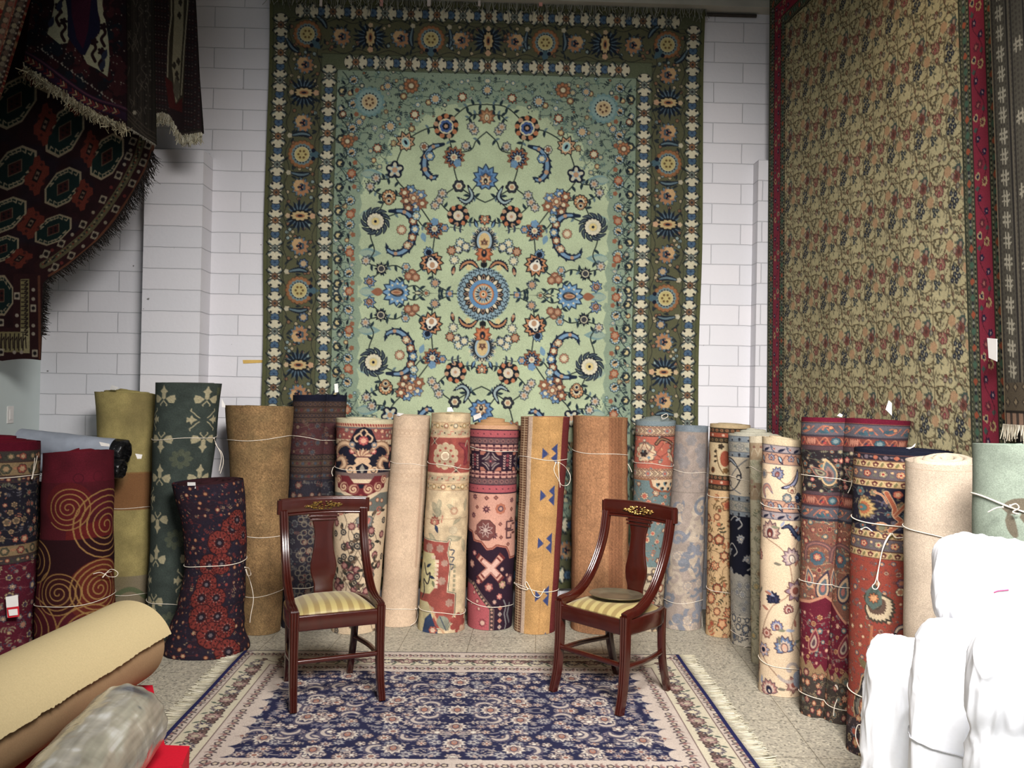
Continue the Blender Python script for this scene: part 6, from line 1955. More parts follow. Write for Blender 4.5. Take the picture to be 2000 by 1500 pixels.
struct('floor', (-5, -2.2, -.12), (4.5, DW, 0), M_floor)
struct('wall_back', (XL - .4, DW, 0), (XR + .4, DW + .2, ZC), M_block)
struct('wall_left', (XL - .15, 1.0, 0), (XL, DW, ZC), M_dry)
struct('wall_right', (XR, 1.0, 0), (XR + .15, DW, ZC), M_block)
struct('ceiling', (-5, .2, ZC), (4.5, DW + .2, ZC + .1), M_ceil)
zp = ony(330, 292, 5.9)[2]
xa, xb = ony(277, 600, 5.9)[0], ony(391, 600, 5.9)[0]
struct('trim_1', (xa, 5.9, 0), (xb, DW + .01, zp), M_pil)['label'] = 'painted block pilaster'
xc = ony(1467, 600, DW)[0]
struct('trim_2', (xc, 5.98, 0), (XR, DW + .01, ony(1480, 312, 5.98)[2]), M_block)['label'] = 'painted block pilaster'
zb = ony(1440, 12, 5.98)[2]
struct('trim_3', (XL, 5.98, zb), (XR, DW + .02, ZC), M_conc)['label'] = 'concrete beam at the wall head'
b = MB()
b.tube([(-1.4, 6.084, zb - .02), (1.9, 6.084, zb - .02)], .012, 8)
b.build('hanging_rail', M_rail, None, True, None, False)
tag(bpy.data.objects['hanging_rail'], 'dark metal rail along the top of the block wall, carrying the big green rug', 'rail')

# ------------------------------------------------------------------ sheets (hanging rugs)
def sheet(name, P, colr, mat, thick, label, cat, group=None, nrm=None, step=8):
    """P: (nv, nu, 3) world points of the face; gets a real thickness and a plain back."""
    mb = MB()
    nv, nu = P.shape[:2]
    mb.grid(P, colr)
    if nrm is None:
        du, dv = np.gradient(P, axis=1), np.gradient(P, axis=0)
        nrm = np.cross(du, dv)
        nrm /= np.linalg.norm(nrm, axis=2)[..., None] + 1e-12
    if float(((CAM - P) * nrm).sum(2).mean()) < 0:
        nrm = -nrm
    Bk = P - nrm * thick
    ri = np.unique(np.r_[np.arange(0, nv, step), nv - 1])
    ci = np.unique(np.r_[np.arange(0, nu, step), nu - 1])
    mb.grid(Bk[ri][:, ci], colr[ri][:, ci] * .8, flip=True)
    for a, bq, c, fl_ in ((P[0], Bk[0], colr[0], True), (P[-1], Bk[-1], colr[-1], False), (P[:, 0], Bk[:, 0], colr[:, 0], False), (P[:, -1], Bk[:, -1], colr[:, -1], True)):
        mb.grid(np.stack([a, bq]), np.stack([c, c]) * .7, flip=fl_)
    o = mb.build(name, mat, None, True)
    return tag(o, label, cat, group)


def strands(name, pts, d, n, rad, cols, parent, seed=1, jit=.25, segs=4, curl=.0):
    """A fringe: n tapering yarns along a world polyline, hanging along d (vector or fn(t))."""
    rg = np.random.default_rng(seed)
    pts = np.asarray(pts, float)
    t = np.linspace(0, len(pts) - 1.001, n)
    i = t.astype(int)
    base = pts[i] + (pts[i + 1] - pts[i]) * (t - i)[:, None]
    mb = MB()
    for k in range(n):
        dd = np.array(d(t[k] / (len(pts) - 1)) if callable(d) else d, float) * rg.uniform(.75, 1.15)
        L = np.linalg.norm(dd)
        j = rg.normal(0, jit * L, 3)
        s = np.linspace(0, 1, segs)[:, None]
        Q = base[k] + dd * s + j * s ** 1.6 + curl * L * np.sin(s * 5 + k) * rg.normal(0, 1, 3) * .3
        c = np.array(cols[int(rg.integers(len(cols)))]) / 255. * rg.uniform(.88, 1.1)
        mb.tube(Q, np.linspace(rad, rad * .55, segs), 4, c)
    return mb.build(name, M_fringe, parent, True)


# the big green rug
cvg = green_rug()
cx0 = ony(944, 575, DW - .045)
mpp = (DW - .05) / FPX
HWm, HHm = 427 * mpp, 572 * mpp
U = np.linspace(-1, 1, 741)
yb = ony(944, 830, DW - .05)[2] - cx0[2]
Vv = np.r_[np.linspace(HHm, yb, 700), np.linspace(yb, -HHm + .0, 90)[1:]]
X = cx0[0] + U[None, :] * HWm * (1 + .004 * np.sin(Vv * 3))[:, None] + 0 * Vv[:, None]
Z = cx0[2] + Vv[:, None] + 0 * U[None, :]
Yd = DW - .05 - .008 * np.sin(U * 9)[None, :] * (1 - Vv / HHm)[:, None] - .004 * np.sin(Vv * 6)[:, None]
colr = cvg.sample(np.abs(U)[None, :] * 429.5 + 0 * Vv[:, None], np.abs(Vv)[:, None] / HHm * 571.5 + 0 * U[None, :]).astype(f32)
P = np.stack([X, Yd + 0 * X, Z], -1)
grug = sheet('hanging_rug', P, colr, M_weave, .012, 'huge sage green floral rug with olive border hung flat on the white block wall', 'rug')
top = P[0]
strands('fringe', top[::20] + [0, -.012, -.002], (0, -.012, -.075), 330, .0035, [(176, 176, 160), (150, 150, 136), (120, 120, 108)], grug, 3, .3)
del cvg, X, Z, Yd, P, colr

# clips that hold it
for (px, w, c) in ((745, 6, 1), (838, 7, 0), (936, 5, 0), (1056, 7, 1), (627, 5, 0)):
    p = ony(px, 4, DW - .075)
    mb = MB(); mb.box((p[0] - w * mpp / 2, p[1] - .006, p[2] - .03), (p[0] + w * mpp / 2, p[1] + .004, p[2] + .03))
    o = mb.build('rug_clip', mat_plain('clip_plastic', ((208, 196, 188), (206, 150, 140))[c], .5, .3), grug, False, None, False)

# the garden rug on the right wall
tile = leaf_tile()
YF, XF, XN = 5.96, 1.985, 2.18
ztop, zbot = 4.42, .35
nu, nv = 430, 560
zv = np.r_[np.linspace(ztop, 1.0, nv), np.linspace(1.0, zbot, 60)[1:]]
pa, pb = onx(1950, 0, XN), onx(1984, 860, XN)
yn = pb[1] + (pa[1] - pb[1]) * (zv - pb[2]) / (pa[2] - pb[2])
s = np.linspace(0, 1, nu)
s = s ** .82
Y = YF + (yn[:, None] - YF) * s[None, :]
Zg = zv[:, None] + 0 * s[None, :]
Xg = XF + (XN - XF) * s[None, :] - .010 * (zv[:, None] - 1.4) * (1 - s[None, :]) - .012 * np.sin(s * 20)[None, :] * (1 - .2 * zv)[:, None] * .6
Wm = 2.62
colr = garden_rug(tile, s[None, :] * Wm + 0 * Zg, ztop - Zg, Wm, 6.0).astype(f32)
garden = sheet('hanging_rug', np.stack([Xg, Y, Zg], -1), colr, M_weave, .012, 'tall beige garden rug with crimson border hung along the side wall', 'rug')
# grey ladder-cross rug, nearer the camera on the same wall
XH = 2.105
pa, pb = onx(1932, 0, XH), onx(1963, 828, XH)
zv = np.linspace(pb[2], 3.7, 420)
yf = pb[1] + (pa[1] - pb[1]) * (zv - pb[2]) / (pa[2] - pb[2])
s = np.linspace(0, 1, 200)
Y = yf[:, None] - .75 * s[None, :]
Xh = XH + 0 * zv[:, None] - .01 * np.sin(s * 9)[None, :]
Zh = zv[:, None] + 0 * s[None, :]
colr = hash_rug(s[None, :] * .75 + 0 * Zh, Zh - pb[2], .75, 2.2)
grey = sheet('hanging_rug', np.stack([Xh, Y, Zh], -1)[::-1], colr[::-1], M_weave, .012, 'grey rug with rows of small white ladder crosses overlapping the crimson rug border', 'rug')
edge = np.stack([Xh[0] - .006, Y[0], Zh[0]], -1)
strands('fringe', edge[::6], (-.004, 0, -.06), 150, .0032, [(226, 214, 190), (206, 194, 170), (190, 176, 150)], grey, 5, .12)

def paper(name, pts, mat, parent, thick=.002):
    """A small card: four world corners."""
    a, b_, c, d = [np.array(p, float) for p in pts]
    n = np.cross(b_ - a, d - a); n /= np.linalg.norm(n)
    mb = MB()
    V = [a, b_, c, d] + [p + n * thick for p in (a, b_, c, d)]
    mb.add(V, [(0, 3, 2, 1), (4, 5, 6, 7), (0, 1, 5, 4), (1, 2, 6, 5), (2, 3, 7, 6), (3, 0, 4, 7)])
    return mb.build(name, mat, parent, False, None, False)


paper('paper_label', [onx(1928, 660, 2.095), onx(1947, 662, 2.095), onx(1947, 706, 2.095), onx(1931, 699, 2.095)], M_paper, garden)
paper('wall_tape', [ony(474, 703, DW - .004), ony(520, 703, DW - .004), ony(520, 708, DW - .004), ony(475, 710, DW - .004)], mat_plain('masking_tape', (206, 170, 96), .6, .2), None)
tag(bpy.data.objects['wall_tape'], 'strip of yellow masking tape on the white block wall beside the green rug', 'tape')
# light switch on the drywall
b = MB()
c0 = onx(21, 810, XL + .006)
b.box((XL, c0[1] - .035, c0[2] - .057), (XL + .006, c0[1] + .035, c0[2] + .057))
sw = b.build('light_switch', M_paper, None, False, None, False)
tag(sw, 'white light switch plate on the plain drywall', 'switch')
b = MB(); b.box((XL + .006, c0[1] - .016, c0[2] - .033), (XL + .011, c0[1] + .016, c0[2] + .033)); b.build('rocker', M_paper, sw, False, None, False)


def pdrape(name, L, R, T, B, depth, cv, label, res=(1.25, 1.25), thick=.012, group='rugs draped overhead by the drywall corner'):
    ny = int((max(B(0), B(.5), B(1)) - T) / res[1]) + 2
    nx = int(max(R(T) - L(T), R(150) - L(150)) / res[0]) + 2
    t, s = np.linspace(0, 1, ny), np.linspace(0, 1, nx)
    py = T + (np.array([B(q) for q in s])[None, :] - T) * t[:, None]
    Lx = np.interp(py, *zip(*[(y, L(y)) for y in range(-90, 720, 5)]))
    Rx = np.interp(py, *zip(*[(y, R(y)) for y in range(-90, 720, 5)]))
    px = Lx + (Rx - Lx) * s[None, :]
    dep = depth(px, py)
    d = F_[None, None, :] + R_ * ((px - 1000.) / FPX)[..., None] + U_ * ((750. - py) / FPX)[..., None]
    Pw = CAM + d * (dep / d[..., 1])[..., None]
    cr = cv.sample(px, py).astype(f32)
    o = sheet(name, Pw, cr, M_weave, thick, label, 'rug', group)
    return o, Pw


def lin(pts):
    ys, xs = zip(*pts)
    return lambda y: float(np.interp(y, ys, xs))


octo, Po = pdrape('hanging_rug', lambda y: -165., lin([(-80, 294), (-60, 294), (60, 295), (200, 297), (288, 299), (335, 283), (400, 245), (440, 218), (470, 190), (520, 130), (540, 98), (552, 84), (705, 78)]), -80, lambda s: 705. - 4 * abs(math.sin(s * 9)),
                  lambda x, y: 5.22 + .05 * np.sin((x + y * .5) / 52.) + .0003 * (y - 300) + .025 * np.sin(x / 23. + y / 90.), octagon_rug(), 'dark red rug with hooked green octagons swagged in a curve below the others', (1.35, 1.35))
edge = Po[:, -1]
k0 = np.argmin(np.abs(edge[:, 2] - ony(300, 290, 5.2)[2])); k1 = np.argmin(np.abs(edge[:, 2] - ony(80, 655, 5.2)[2]))
strands('fringe', edge[k0:k1:4], lambda t: (.05 * (1 - .2 * t), -.01, -.065 * (1 - t) - .006), 620, .0022, [(44, 36, 34), (30, 26, 26), (64, 52, 46)], octo, 7, .22)
khak, Pk = pdrape('hanging_rug', lin([(-80, 72), (0, 62), (130, 46), (300, 44)]), lambda y: 246., -80, lambda s: float(np.interp(s, [0, .16, .5, .72, 1], [128, 148, 196, 222, 246])),
                  lambda x, y: 4.86 + .04 * np.sin(x / 30. + y / 120.), khaki_rug(), 'dark rug with cream hooked figures and a long pale fringe, hung above the octagons')
strands('fringe', Pk[-1][::8], (.01, -.01, -.052), 340, .0045, [(190, 176, 140), (170, 154, 118), (206, 194, 158), (140, 124, 96)], khak, 9, .3, 5, .5)
dimr, Pd = pdrape('hanging_rug', lambda y: 238., lin([(-80, 298), (200, 302), (300, 304)]), -80, lambda s: 240 + 42 * s, lambda x, y: 4.98 + .02 * np.sin(x / 14.), dim_rug(), 'narrow dark brown rug hanging between the cream figured rug and the runner')
strands('fringe', Pd[-1][::5], (.006, -.006, -.016), 70, .003, [(150, 142, 124), (120, 110, 96)], dimr, 4, .2)
runn, Pr = pdrape('hanging_rug', lin([(-80, 292), (220, 303), (300, 306)]), lin([(-80, 376), (0, 380), (150, 388), (265, 397), (300, 398)]), -80, lambda s: float(np.interp(s, [0, .2, .32, .45, .55, 1], [222, 221, 228, 255, 266, 260])),
                  lambda x, y: 5.42 + .05 * np.sin((x - 300) / 22.), runner(), 'narrow dark runner with a long beige panel, hung against the block pilaster')
strands('fringe', Pr[-1][::3], (.008, -.02, -.062), 260, .0042, [(206, 196, 166), (184, 172, 140), (220, 212, 186)], runn, 6, .15, 5, .3)
redc, Pq = pdrape('hanging_rug', lambda y: -150., lambda y: 62 - 72 * (y + 20) / 234., -80, lambda s: 192., lambda x, y: 4.55 + .03 * np.sin(x / 25. + y / 60.), red_corner(), 'orange red rug with beige borders at the very top corner of the hanging rugs')

# ------------------------------------------------------------------ the floor rug
A_ = [onz(478, 1273), onz(1325, 1282), onz(1497, 1500), onz(300, 1494)]
ang = math.atan2(A_[1][1] - A_[0][1], A_[1][0] - A_[0][0])
Wr = float(np.hypot(*(A_[1] - A_[0])[:2]))
Lr = 1.80
ax = np.array([math.cos(ang), math.sin(ang), 0]); ay = np.array([math.sin(ang), -math.cos(ang), 0])
rugc = (A_[0] + A_[1]) / 2 + ay * Lr / 2
hx, hy = Wr * 50, Lr * 50
cvf = floor_rug(hx, hy)
u, v = np.linspace(-1, 1, 820), np.linspace(-1, 1, 430)
Pf = rugc + ax * (u * Wr / 2)[None, :, None] + ay * (v * Lr / 2)[:, None, None]
Pf = Pf + np.array([0, 0, .011]) + np.array([0, 0, .0015]) * (np.sin(u * 11)[None, :] * np.sin(v * 7)[:, None])[..., None]
cr = cvf.sample(np.abs(u)[None, :] * hx * .998 + 0 * v[:, None], np.abs(v)[:, None] * hy * .998 + 0 * u[None, :]).astype(f32)
rug = sheet('floor_rug', Pf, cr, M_weave, .0095, 'navy and cream floral rug with white fringed ends lying on the terrazzo floor', 'rug', nrm=np.broadcast_to(np.array([0, 0, 1.]), Pf.shape))
rug.data.flip_normals() if rug.data.polygons[0].normal.z < 0 else None
for sd, e in ((-1, Pf[:, 0]), (1, Pf[:, -1])):
    strands('fringe', e[::12] + [0, 0, -.004], tuple(ax * sd * .085 + np.array([0, 0, -.004])), 1500, .0034, [(216, 206, 178), (200, 190, 160), (226, 218, 194)], rug, 3 + sd, .05)
del cvf

# ------------------------------------------------------------------ rolled carpets
RL = []


def roll(label, top, bot, ly, pat, edge, back, lobes=None, asp=.9, turns=5, rise=.0, strings=(), tags=(), group='carpet rolls standing along the walls', wob=1, slump=0., mid=None, topj=.006, gap=.3, loose=(), name='rolled_carpet', open_top=True, vres=1.2):
    tx, ty, tw = top
    bx, by, bw = bot
    h = by - ty
    P0 = onz(bx, by)
    RL.append([label, P0, top, bot, ly, asp, lobes])
    away = np.array([P0[0], P0[1], 0.]); away /= np.linalg.norm(away)
    side = np.array([away[1], -away[0], 0.])
    dep = P0[1]
    rb = bw / 2 * dep / FPX
    Bc = P0 + away * rb * asp
    yT = Bc[1] + ly
    rt = tw / 2 * yT / FPX
    Tc = ony(tx, ty, yT - asp * rt * .92) + away * asp * rt
    cv = pat((tw + bw) / 2, h)
    # section
    nf = max(50, int((tw + bw) / 2 * 1.25))
    phi = np.r_[np.linspace(-1.85, 1.85, nf), np.linspace(1.85, 2 * PI - 1.85, 22)[1:-1]]

    def rho(p):
        if lobes is None:
            x, y = np.sin(p), np.cos(p) * asp
            k = 1 + .012 * np.sin(3 * p + wob) + .008 * np.sin(5 * p + wob * 2)
            return x * k, y * k
        r = np.zeros_like(p)
        dx, dy = np.sin(p), np.cos(p)
        for (c, cy, q) in lobes:
            bb_ = dx * c + dy * cy
            disc = bb_ ** 2 - (c * c + cy * cy - q * q)
            r = np.maximum(r, np.where(disc > 0, bb_ + np.sqrt(np.maximum(disc, 0)), 0))
        return dx * r, dy * r
    sx, sy = rho(phi)
    dl = np.r_[0, np.cumsum(np.hypot(np.diff(sx), np.diff(sy)))]
    i0 = np.argmin(np.abs(phi))
    arc = (dl - dl[i0]) * (tw + bw) / 4
    nb = len(phi)
    nvv = max(40, int(h / vres))
    t = np.linspace(0, 1, nvv)
    hw = rt + (rb - rt) * t
    hw = hw * (1 + .012 * np.sin(t * 9 + wob) + .01 * np.sin(t * 23 + wob * 3))
    if slump:
        hw = hw * (1 + slump * np.exp(-((1 - t) / .1) ** 2) + .05 * np.sin(t * 40) * (t > .6) * (t - .6) * 2)
    ax_ = Tc[None, :] + (Bc - Tc)[None, :] * t[:, None]
    if mid:
        bow = np.sin(PI * np.clip(t * 1.15, 0, 1)) * mid[0] * dep / FPX
        ax_ = ax_ + side * bow[:, None]
        hw = hw * (1 - mid[1] * np.sin(PI * np.clip(t * 1.1, 0, 1)))
    ax_[-1, 2] = .002
    tjit = topj * np.sin(phi * 1. + wob) * 1.0
    Pz = ax_[:, None, :] + side * (hw[:, None] * sx[None, :])[..., None] - away * (hw[:, None] * sy[None, :])[..., None]
    wr = (.002 + .02 * slump) * np.sin(phi[None, :] * 4 + t[:, None] * 17 + wob) * np.sin(t[:, None] * 31 + wob)
    Pz += (-away)[None, None, :] * (wr * np.cos(phi)[None, :])[..., None]
    Pz[..., 2] += tjit[None, :] * (1 - t)[:, None] ** 3
    Pz[..., 2] = np.maximum(Pz[..., 2], .002)
    cr = cv.sample(arc[None, :] + 0 * t[:, None], t[:, None] * h + 0 * arc[None, :]).astype(f32)
    RL[-1] += [Bc, Tc, rb, rt]
    base = np.array([Bc[0], Bc[1], 0.])
    mb = MB()
    mb.grid(Pz, cr, wrap=True)
    mb.fan(Pz[-1][::3], C(back) * .6, flip=False)
    # coiled end
    e, bk = C(edge), C(back)
    if open_top:
        n = int(turns * 34)
        a = np.linspace(0, turns * 2 * PI, n)
        pitch = .72 / turns
        so = .97 - pitch * a / (2 * PI)
        rx, ry = rho(a)
        zt = Tc[2] + topj * np.sin(a + wob) + rise * np.clip((1 - so) * 1.6, 0, 1) + .003 * np.sin(a * .37 + wob)

        def ringp(f, dz):
            return np.stack([Tc[0] + side[0] * rt * rx * so * f - away[0] * rt * ry * so * f, Tc[1] + side[1] * rt * rx * so * f - away[1] * rt * ry * so * f, zt + dz], -1)
        inn = 1 - pitch * (1 - gap) / np.maximum(so, .15)
        o1 = np.stack([ringp(1., -.05 - rise), ringp(1., -.004), ringp(.5 + .5 * inn, 0.), ringp(inn, -.004), ringp(inn, -.05 - rise)])
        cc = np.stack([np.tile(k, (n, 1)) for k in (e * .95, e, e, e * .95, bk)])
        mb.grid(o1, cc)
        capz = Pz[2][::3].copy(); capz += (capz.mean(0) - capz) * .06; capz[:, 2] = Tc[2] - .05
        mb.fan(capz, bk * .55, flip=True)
    else:
        capz = Pz[0][::2].copy()
        mb.fan(capz, bk, flip=True)
    o = mb.build(name, M_weave, None, True, None, True, base)
    tag(o, label, 'carpet roll', group)

    def front(px, py, off=.006):
        q = np.clip((py - ty) / h, 0, 1)
        cxq, hq = tx + (bx - tx) * q, (tw + (bw - tw) * q) / 2
        sN = np.clip((px - cxq) / hq, -1, 1)
        if mid:
            cxq += mid[0] * math.sin(PI * min(1, q * 1.15))
            sN = np.clip((px - cxq) / hq, -1, 1)
        c = Tc + (Bc - Tc) * q
        r = rt + (rb - rt) * q
        return ony(px, py, c[1] - (asp * math.sqrt(1 - sN * sN) * r + off) * away[1])
    for st in strings:
        y, tilt = st[0], st[1]
        q = y / h
        pp = np.linspace(-PI, PI, 70)
        qx, qy = rho(pp)
        qq = q + tilt / h * np.sin(pp) + .0035 * np.sin(pp * 3 + wob)
        r = np.interp(qq, t, hw) * (1.012 if lobes is None else 1.015) + .002
        cpt = np.stack([np.interp(qq, t, ax_[:, k]) for k in range(3)], -1)
        Q = cpt + side * (r * qx)[:, None] - away * (r * qy)[:, None]
        m2 = MB()
        m2.tube(Q, .0020 * (st[2] if len(st) > 2 else 1), 5)
        m2.build('tie_string', M_string, o, True, None, False)
    if loose:
        for l in loose:
            Q = np.array([front(x, y, .012) for x, y in curve(l, max(12, 6 * len(l)))])
            m2 = MB()
            m2.tube(Q, np.r_[.0045, .004, np.full(len(Q) - 2, .0022)], 5)
            m2.build('string_bow', M_string, o, True, None, False)
    for tg in tags:
        pts = [front(x, y, .02) for x, y in tg]
        if len(pts) == 4:
            paper('price_tag', pts, M_paper, o)
    return o, front


R1, f1 = roll('floral navy roll with a thick red coil end and a red and white price tag', (-4, 866, 142), (-12, 1312, 150), .10, p_navyred, (120, 14, 36), (104, 16, 36), None, .95, 3, .035, [(68, 2, 1.4)], (), wob=2, topj=.004, gap=.12,
              loose=[[(62, 936), (66, 912), (68, 894)], [(63, 934), (70, 905), (73, 890)]])
# hang tag with a red panel
tp = [(11, 1166), (35, 1162), (37, 1202), (14, 1206)]
pt = paper('price_tag', [f1(x, y, .02) for x, y in tp], M_paper, R1)
paper('red_panel', [f1(x, y, .026) for x, y in ((13, 1187), (37, 1184), (38, 1204), (15, 1207))], M_redpaper, pt)
paper('white_panel', [f1(x, y, .031) for x, y in ((16, 1191), (34, 1189), (35, 1201), (18, 1203))], M_paper, pt)
roll('dim maroon roll standing in shade behind the spiral patterned roll', (76, 948, 64), (79, 1262, 64), .05, p_shadow, (60, 26, 34), (50, 24, 30), None, .9, 4, 0, [], (), wob=4)
roll('maroon roll with gold spirals tied with white string', (155, 886, 121), (146, 1308, 146), .10, p_spiral, (120, 20, 36), (110, 20, 34), None, .92, 3, .01, [(298, -6, 1.)], [[(194, 863), (214, 867), (214, 872), (198, 871)]], wob=1, topj=.012, gap=.25,
     loose=[[(200, 1128), (216, 1112), (230, 1118), (226, 1126), (212, 1126), (206, 1120), (218, 1116)], [(206, 1122), (195, 1118), (182, 1121)]])
roll('olive yellow plain roll with a brown stripe beside the pilaster', (249, 768, 118), (258, 1236, 92), .20, p_olive, (176, 158, 90), (150, 132, 76), None, .9, 5, .02, [(228, 2), (396, 3)], [[(218, 752), (232, 757), (226, 762), (214, 760)]], wob=3, gap=.1)
roll('grey green roll with rows of cream lily sprays', (371, 748, 121), (331, 1252, 86), .22, p_fleur, (86, 92, 80), (70, 78, 70), None, .86, 5, 0, [(112, -3), (436, 5)], [[(433, 778), (440, 792), (440, 796), (433, 795)]], wob=5, topj=.002,
     loose=[[(418, 856), (424, 872), (434, 886), (436, 905), (430, 925)], [(421, 866), (432, 890), (428, 920)]])
roll('slouching short navy roll with overlapping rust red rosettes', (406, 946, 132), (404, 1287, 142), .06, p_rosette, (58, 26, 32), (70, 30, 34), None, .85, 4, 0, [(164, -4, 1.2)], [[(366, 942), (381, 942), (382, 954), (366, 957)]], wob=6, slump=.12, mid=(16, .15), topj=.012,
     loose=[[(478, 1108), (486, 1110), (490, 1122), (484, 1124), (480, 1114)], [(480, 1112), (490, 1140), (495, 1170), (490, 1200), (488, 1216)]])
roll('shaggy plain brown roll with a rough cut top', (507, 794, 127), (508, 1242, 78), .22, p_brown, (150, 118, 72), (120, 92, 56), None, .92, 4, 0, [(66, -5), (258, 4), (372, -3)], (), wob=2, topj=.003)
roll('dusky wine roll with navy coil top, bulging in two lobes', (626, 772, 102), (600, 1230, 100), .31, p_dim, (28, 30, 50), (26, 28, 44), [(-.34, 0, .66), (.52, -.08, .48)], .72, 3, 0, [(90, 5), (380, -3)], [[(653, 750), (660, 749), (661, 766), (654, 767)]], wob=1, topj=.003,
     loose=[[(572, 856), (564, 884), (570, 905), (568, 960)], [(570, 858), (572, 900), (562, 985)]])
roll('cream floral roll with navy palmette band and maroon scrolls', (712, 820, 110), (691, 1240, 90), .13, p_medal, (216, 206, 168), (150, 60, 54), None, .92, 4, .012, [(100, 2)], (), wob=3, topj=.004,
     loose=[[(660, 916), (652, 912), (648, 922), (650, 930)], [(664, 916), (665, 930)]])
roll('pale cream roll, nearly plain, between two floral rolls', (805, 812, 73), (777, 1226, 72), .22, p_cream, (216, 190, 156), (196, 168, 136), None, .9, 4, 0, [(98, 4), (380, 3)], [[(776, 806), (789, 808), (780, 813)] + [(774, 812)]], wob=4, topj=.003, loose=[[(812, 1188), (816, 1200), (812, 1214), (802, 1222)]])
roll('faded beige roll with a red band and one large pale rosette', (882, 808, 77), (862, 1238, 92), .17, p_faded, (206, 178, 132), (190, 160, 120), None, .92, 4, 0, [(106, 6), (392, 4)], [[(874, 796), (882, 795), (886, 804), (873, 804)]], wob=5, topj=.003)
roll('pink geometric roll with navy star band and a cream cross', (965, 832, 97), (956, 1232, 90), .22, p_geo, (200, 146, 96), (150, 84, 66), None, .92, 3, .05, [(50, 4), (354, 4)], [[(924, 812), (938, 806), (940, 815), (926, 821)]], wob=2, topj=.004, gap=.25)
roll('ochre kilim roll with blue triangle trios', (1066, 815, 95), (1044, 1240, 82), .17, p_kilim, (190, 120, 80), (112, 42, 42), None, .92, 4, 0, [(84, 3), (340, 6, 1.1)], (), wob=1, topj=.003,
     loose=[[(1086, 902), (1082, 918), (1090, 936), (1098, 948), (1110, 946), (1114, 930), (1104, 912), (1090, 902)], [(1090, 902), (1092, 930), (1094, 952)], [(1004, 1138), (1014, 1147), (1030, 1152), (1026, 1142), (1028, 1136), (1034, 1146), (1044, 1164), (1054, 1165), (1064, 1150)]])
roll('plain rust tan roll behind the chair with the plate', (1171, 815, 107), (1169, 1240, 116), .22, p_rust, (184, 140, 92), (150, 100, 66), None, .92, 5, 0, [(74, 3)], (), wob=3, topj=.004, loose=[[(1223, 902), (1230, 912), (1234, 922)]])
roll('salmon and teal floral roll with a pale blue rim', (1281, 822, 79), (1261, 1234, 62), .24, p_salmon, (130, 142, 140), (176, 150, 120), None, .92, 3, .03, [(88, 3)], (), wob=5, topj=.004, gap=.3, loose=[[(1292, 812), (1302, 808), (1304, 814), (1294, 818), (1292, 812)]])
roll('misty grey blue roll with a washed out scroll pattern', (1351, 832, 64), (1331, 1232, 78), .24, p_mist, (122, 138, 150), (130, 130, 134), None, .9, 4, .0, [(94, 2), (348, -2)], (), wob=2, topj=.003, loose=[[(1372, 930), (1382, 925), (1384, 932), (1374, 936)], [(1383, 930), (1384, 955), (1378, 985)], [(1363, 1178), (1366, 1180), (1358, 1205), (1348, 1217)], [(1364, 1178), (1370, 1190), (1372, 1228), (1378, 1226)]])
roll('gold roll with rust palmettes and dark guard stripes', (1426, 830, 78), (1407, 1246, 58), .2, p_gold, (206, 180, 136), (160, 130, 90), None, .9, 4, .005, [(146, 2), (330, 4)], (), wob=4, topj=.003)
roll('ivory and navy roll with pale blue guard stripes, stacked coil top', (1474, 850, 100), (1458, 1264, 60), .11, p_navyivory, (196, 190, 168), (120, 120, 118), None, .82, 3, .035, [(90, 4), (394, 3)], (), wob=2, topj=.004, gap=.35, loose=[[(1470, 1264), (1460, 1262), (1448, 1268), (1452, 1272), (1464, 1268), (1472, 1264)]])
roll('thin pale green grey roll peeking out beside the ivory floral roll', (1480, 853, 32), (1490, 1300, 44), .06, p_pale, (206, 190, 158), (180, 170, 140), None, .9, 2, 0, [(66, 5)], (), wob=1, topj=.002)
roll('ivory floral roll with mauve and blue blossoms', (1527, 858, 76), (1524, 1362, 88), .14, p_ivory, (210, 186, 148), (190, 166, 130), None, .9, 4, .01, [(138, 3), (448, 6)], (), wob=3, topj=.008)
roll('wine red paisley roll in two lobes with crimson rim', (1672, 820, 200), (1618, 1412, 112), .15, p_wine, (112, 18, 42), (104, 20, 40), [(-.50, -.06, .50), (.38, .14, .60)], .72, 2, 0, [(122, 2), (330, -4), (560, 8)], [[(1730, 800), (1736, 782), (1742, 787), (1742, 812)], [(1635, 812), (1640, 807), (1646, 810), (1644, 815)]], wob=2, topj=.006,
     loose=[[(1664, 938), (1662, 950), (1656, 963)], [(1664, 938), (1668, 950), (1666, 956)], [(1632, 1338), (1638, 1355), (1630, 1380), (1628, 1398)], [(1634, 1340), (1644, 1362), (1640, 1380)]])
roll('brick red roll with navy and gold borders, tied in a white loop', (1764, 882, 180), (1712, 1486, 116), .13, p_brick, (26, 30, 50), (30, 30, 44), None, .82, 4, 0, [(150, 7, 1.3), (494, 10, 1.2)], [[(1769, 875), (1776, 877), (1788, 866), (1786, 872)]], wob=4, topj=.003,
     loose=[[(1740, 1042), (1732, 1052), (1724, 1072), (1716, 1110), (1710, 1136), (1704, 1144), (1706, 1150), (1713, 1150), (1717, 1140), (1714, 1128), (1722, 1080), (1734, 1052), (1742, 1042)], [(1742, 1042), (1750, 1050), (1762, 1050), (1772, 1046)], [(1682, 1034), (1692, 1030), (1704, 1038)],
            [(1690, 1420), (1676, 1416), (1671, 1436), (1678, 1460), (1686, 1476), (1698, 1470), (1700, 1450), (1692, 1428), (1684, 1416)]])
roll('plain linen white roll between the brick red roll and the white bundles', (1846, 903, 143), (1836, 1560, 140), .02, p_linen, (220, 200, 172), (200, 180, 150), None, .85, 3, .02, [(150, 14)], (), wob=5, topj=.012, gap=.1)
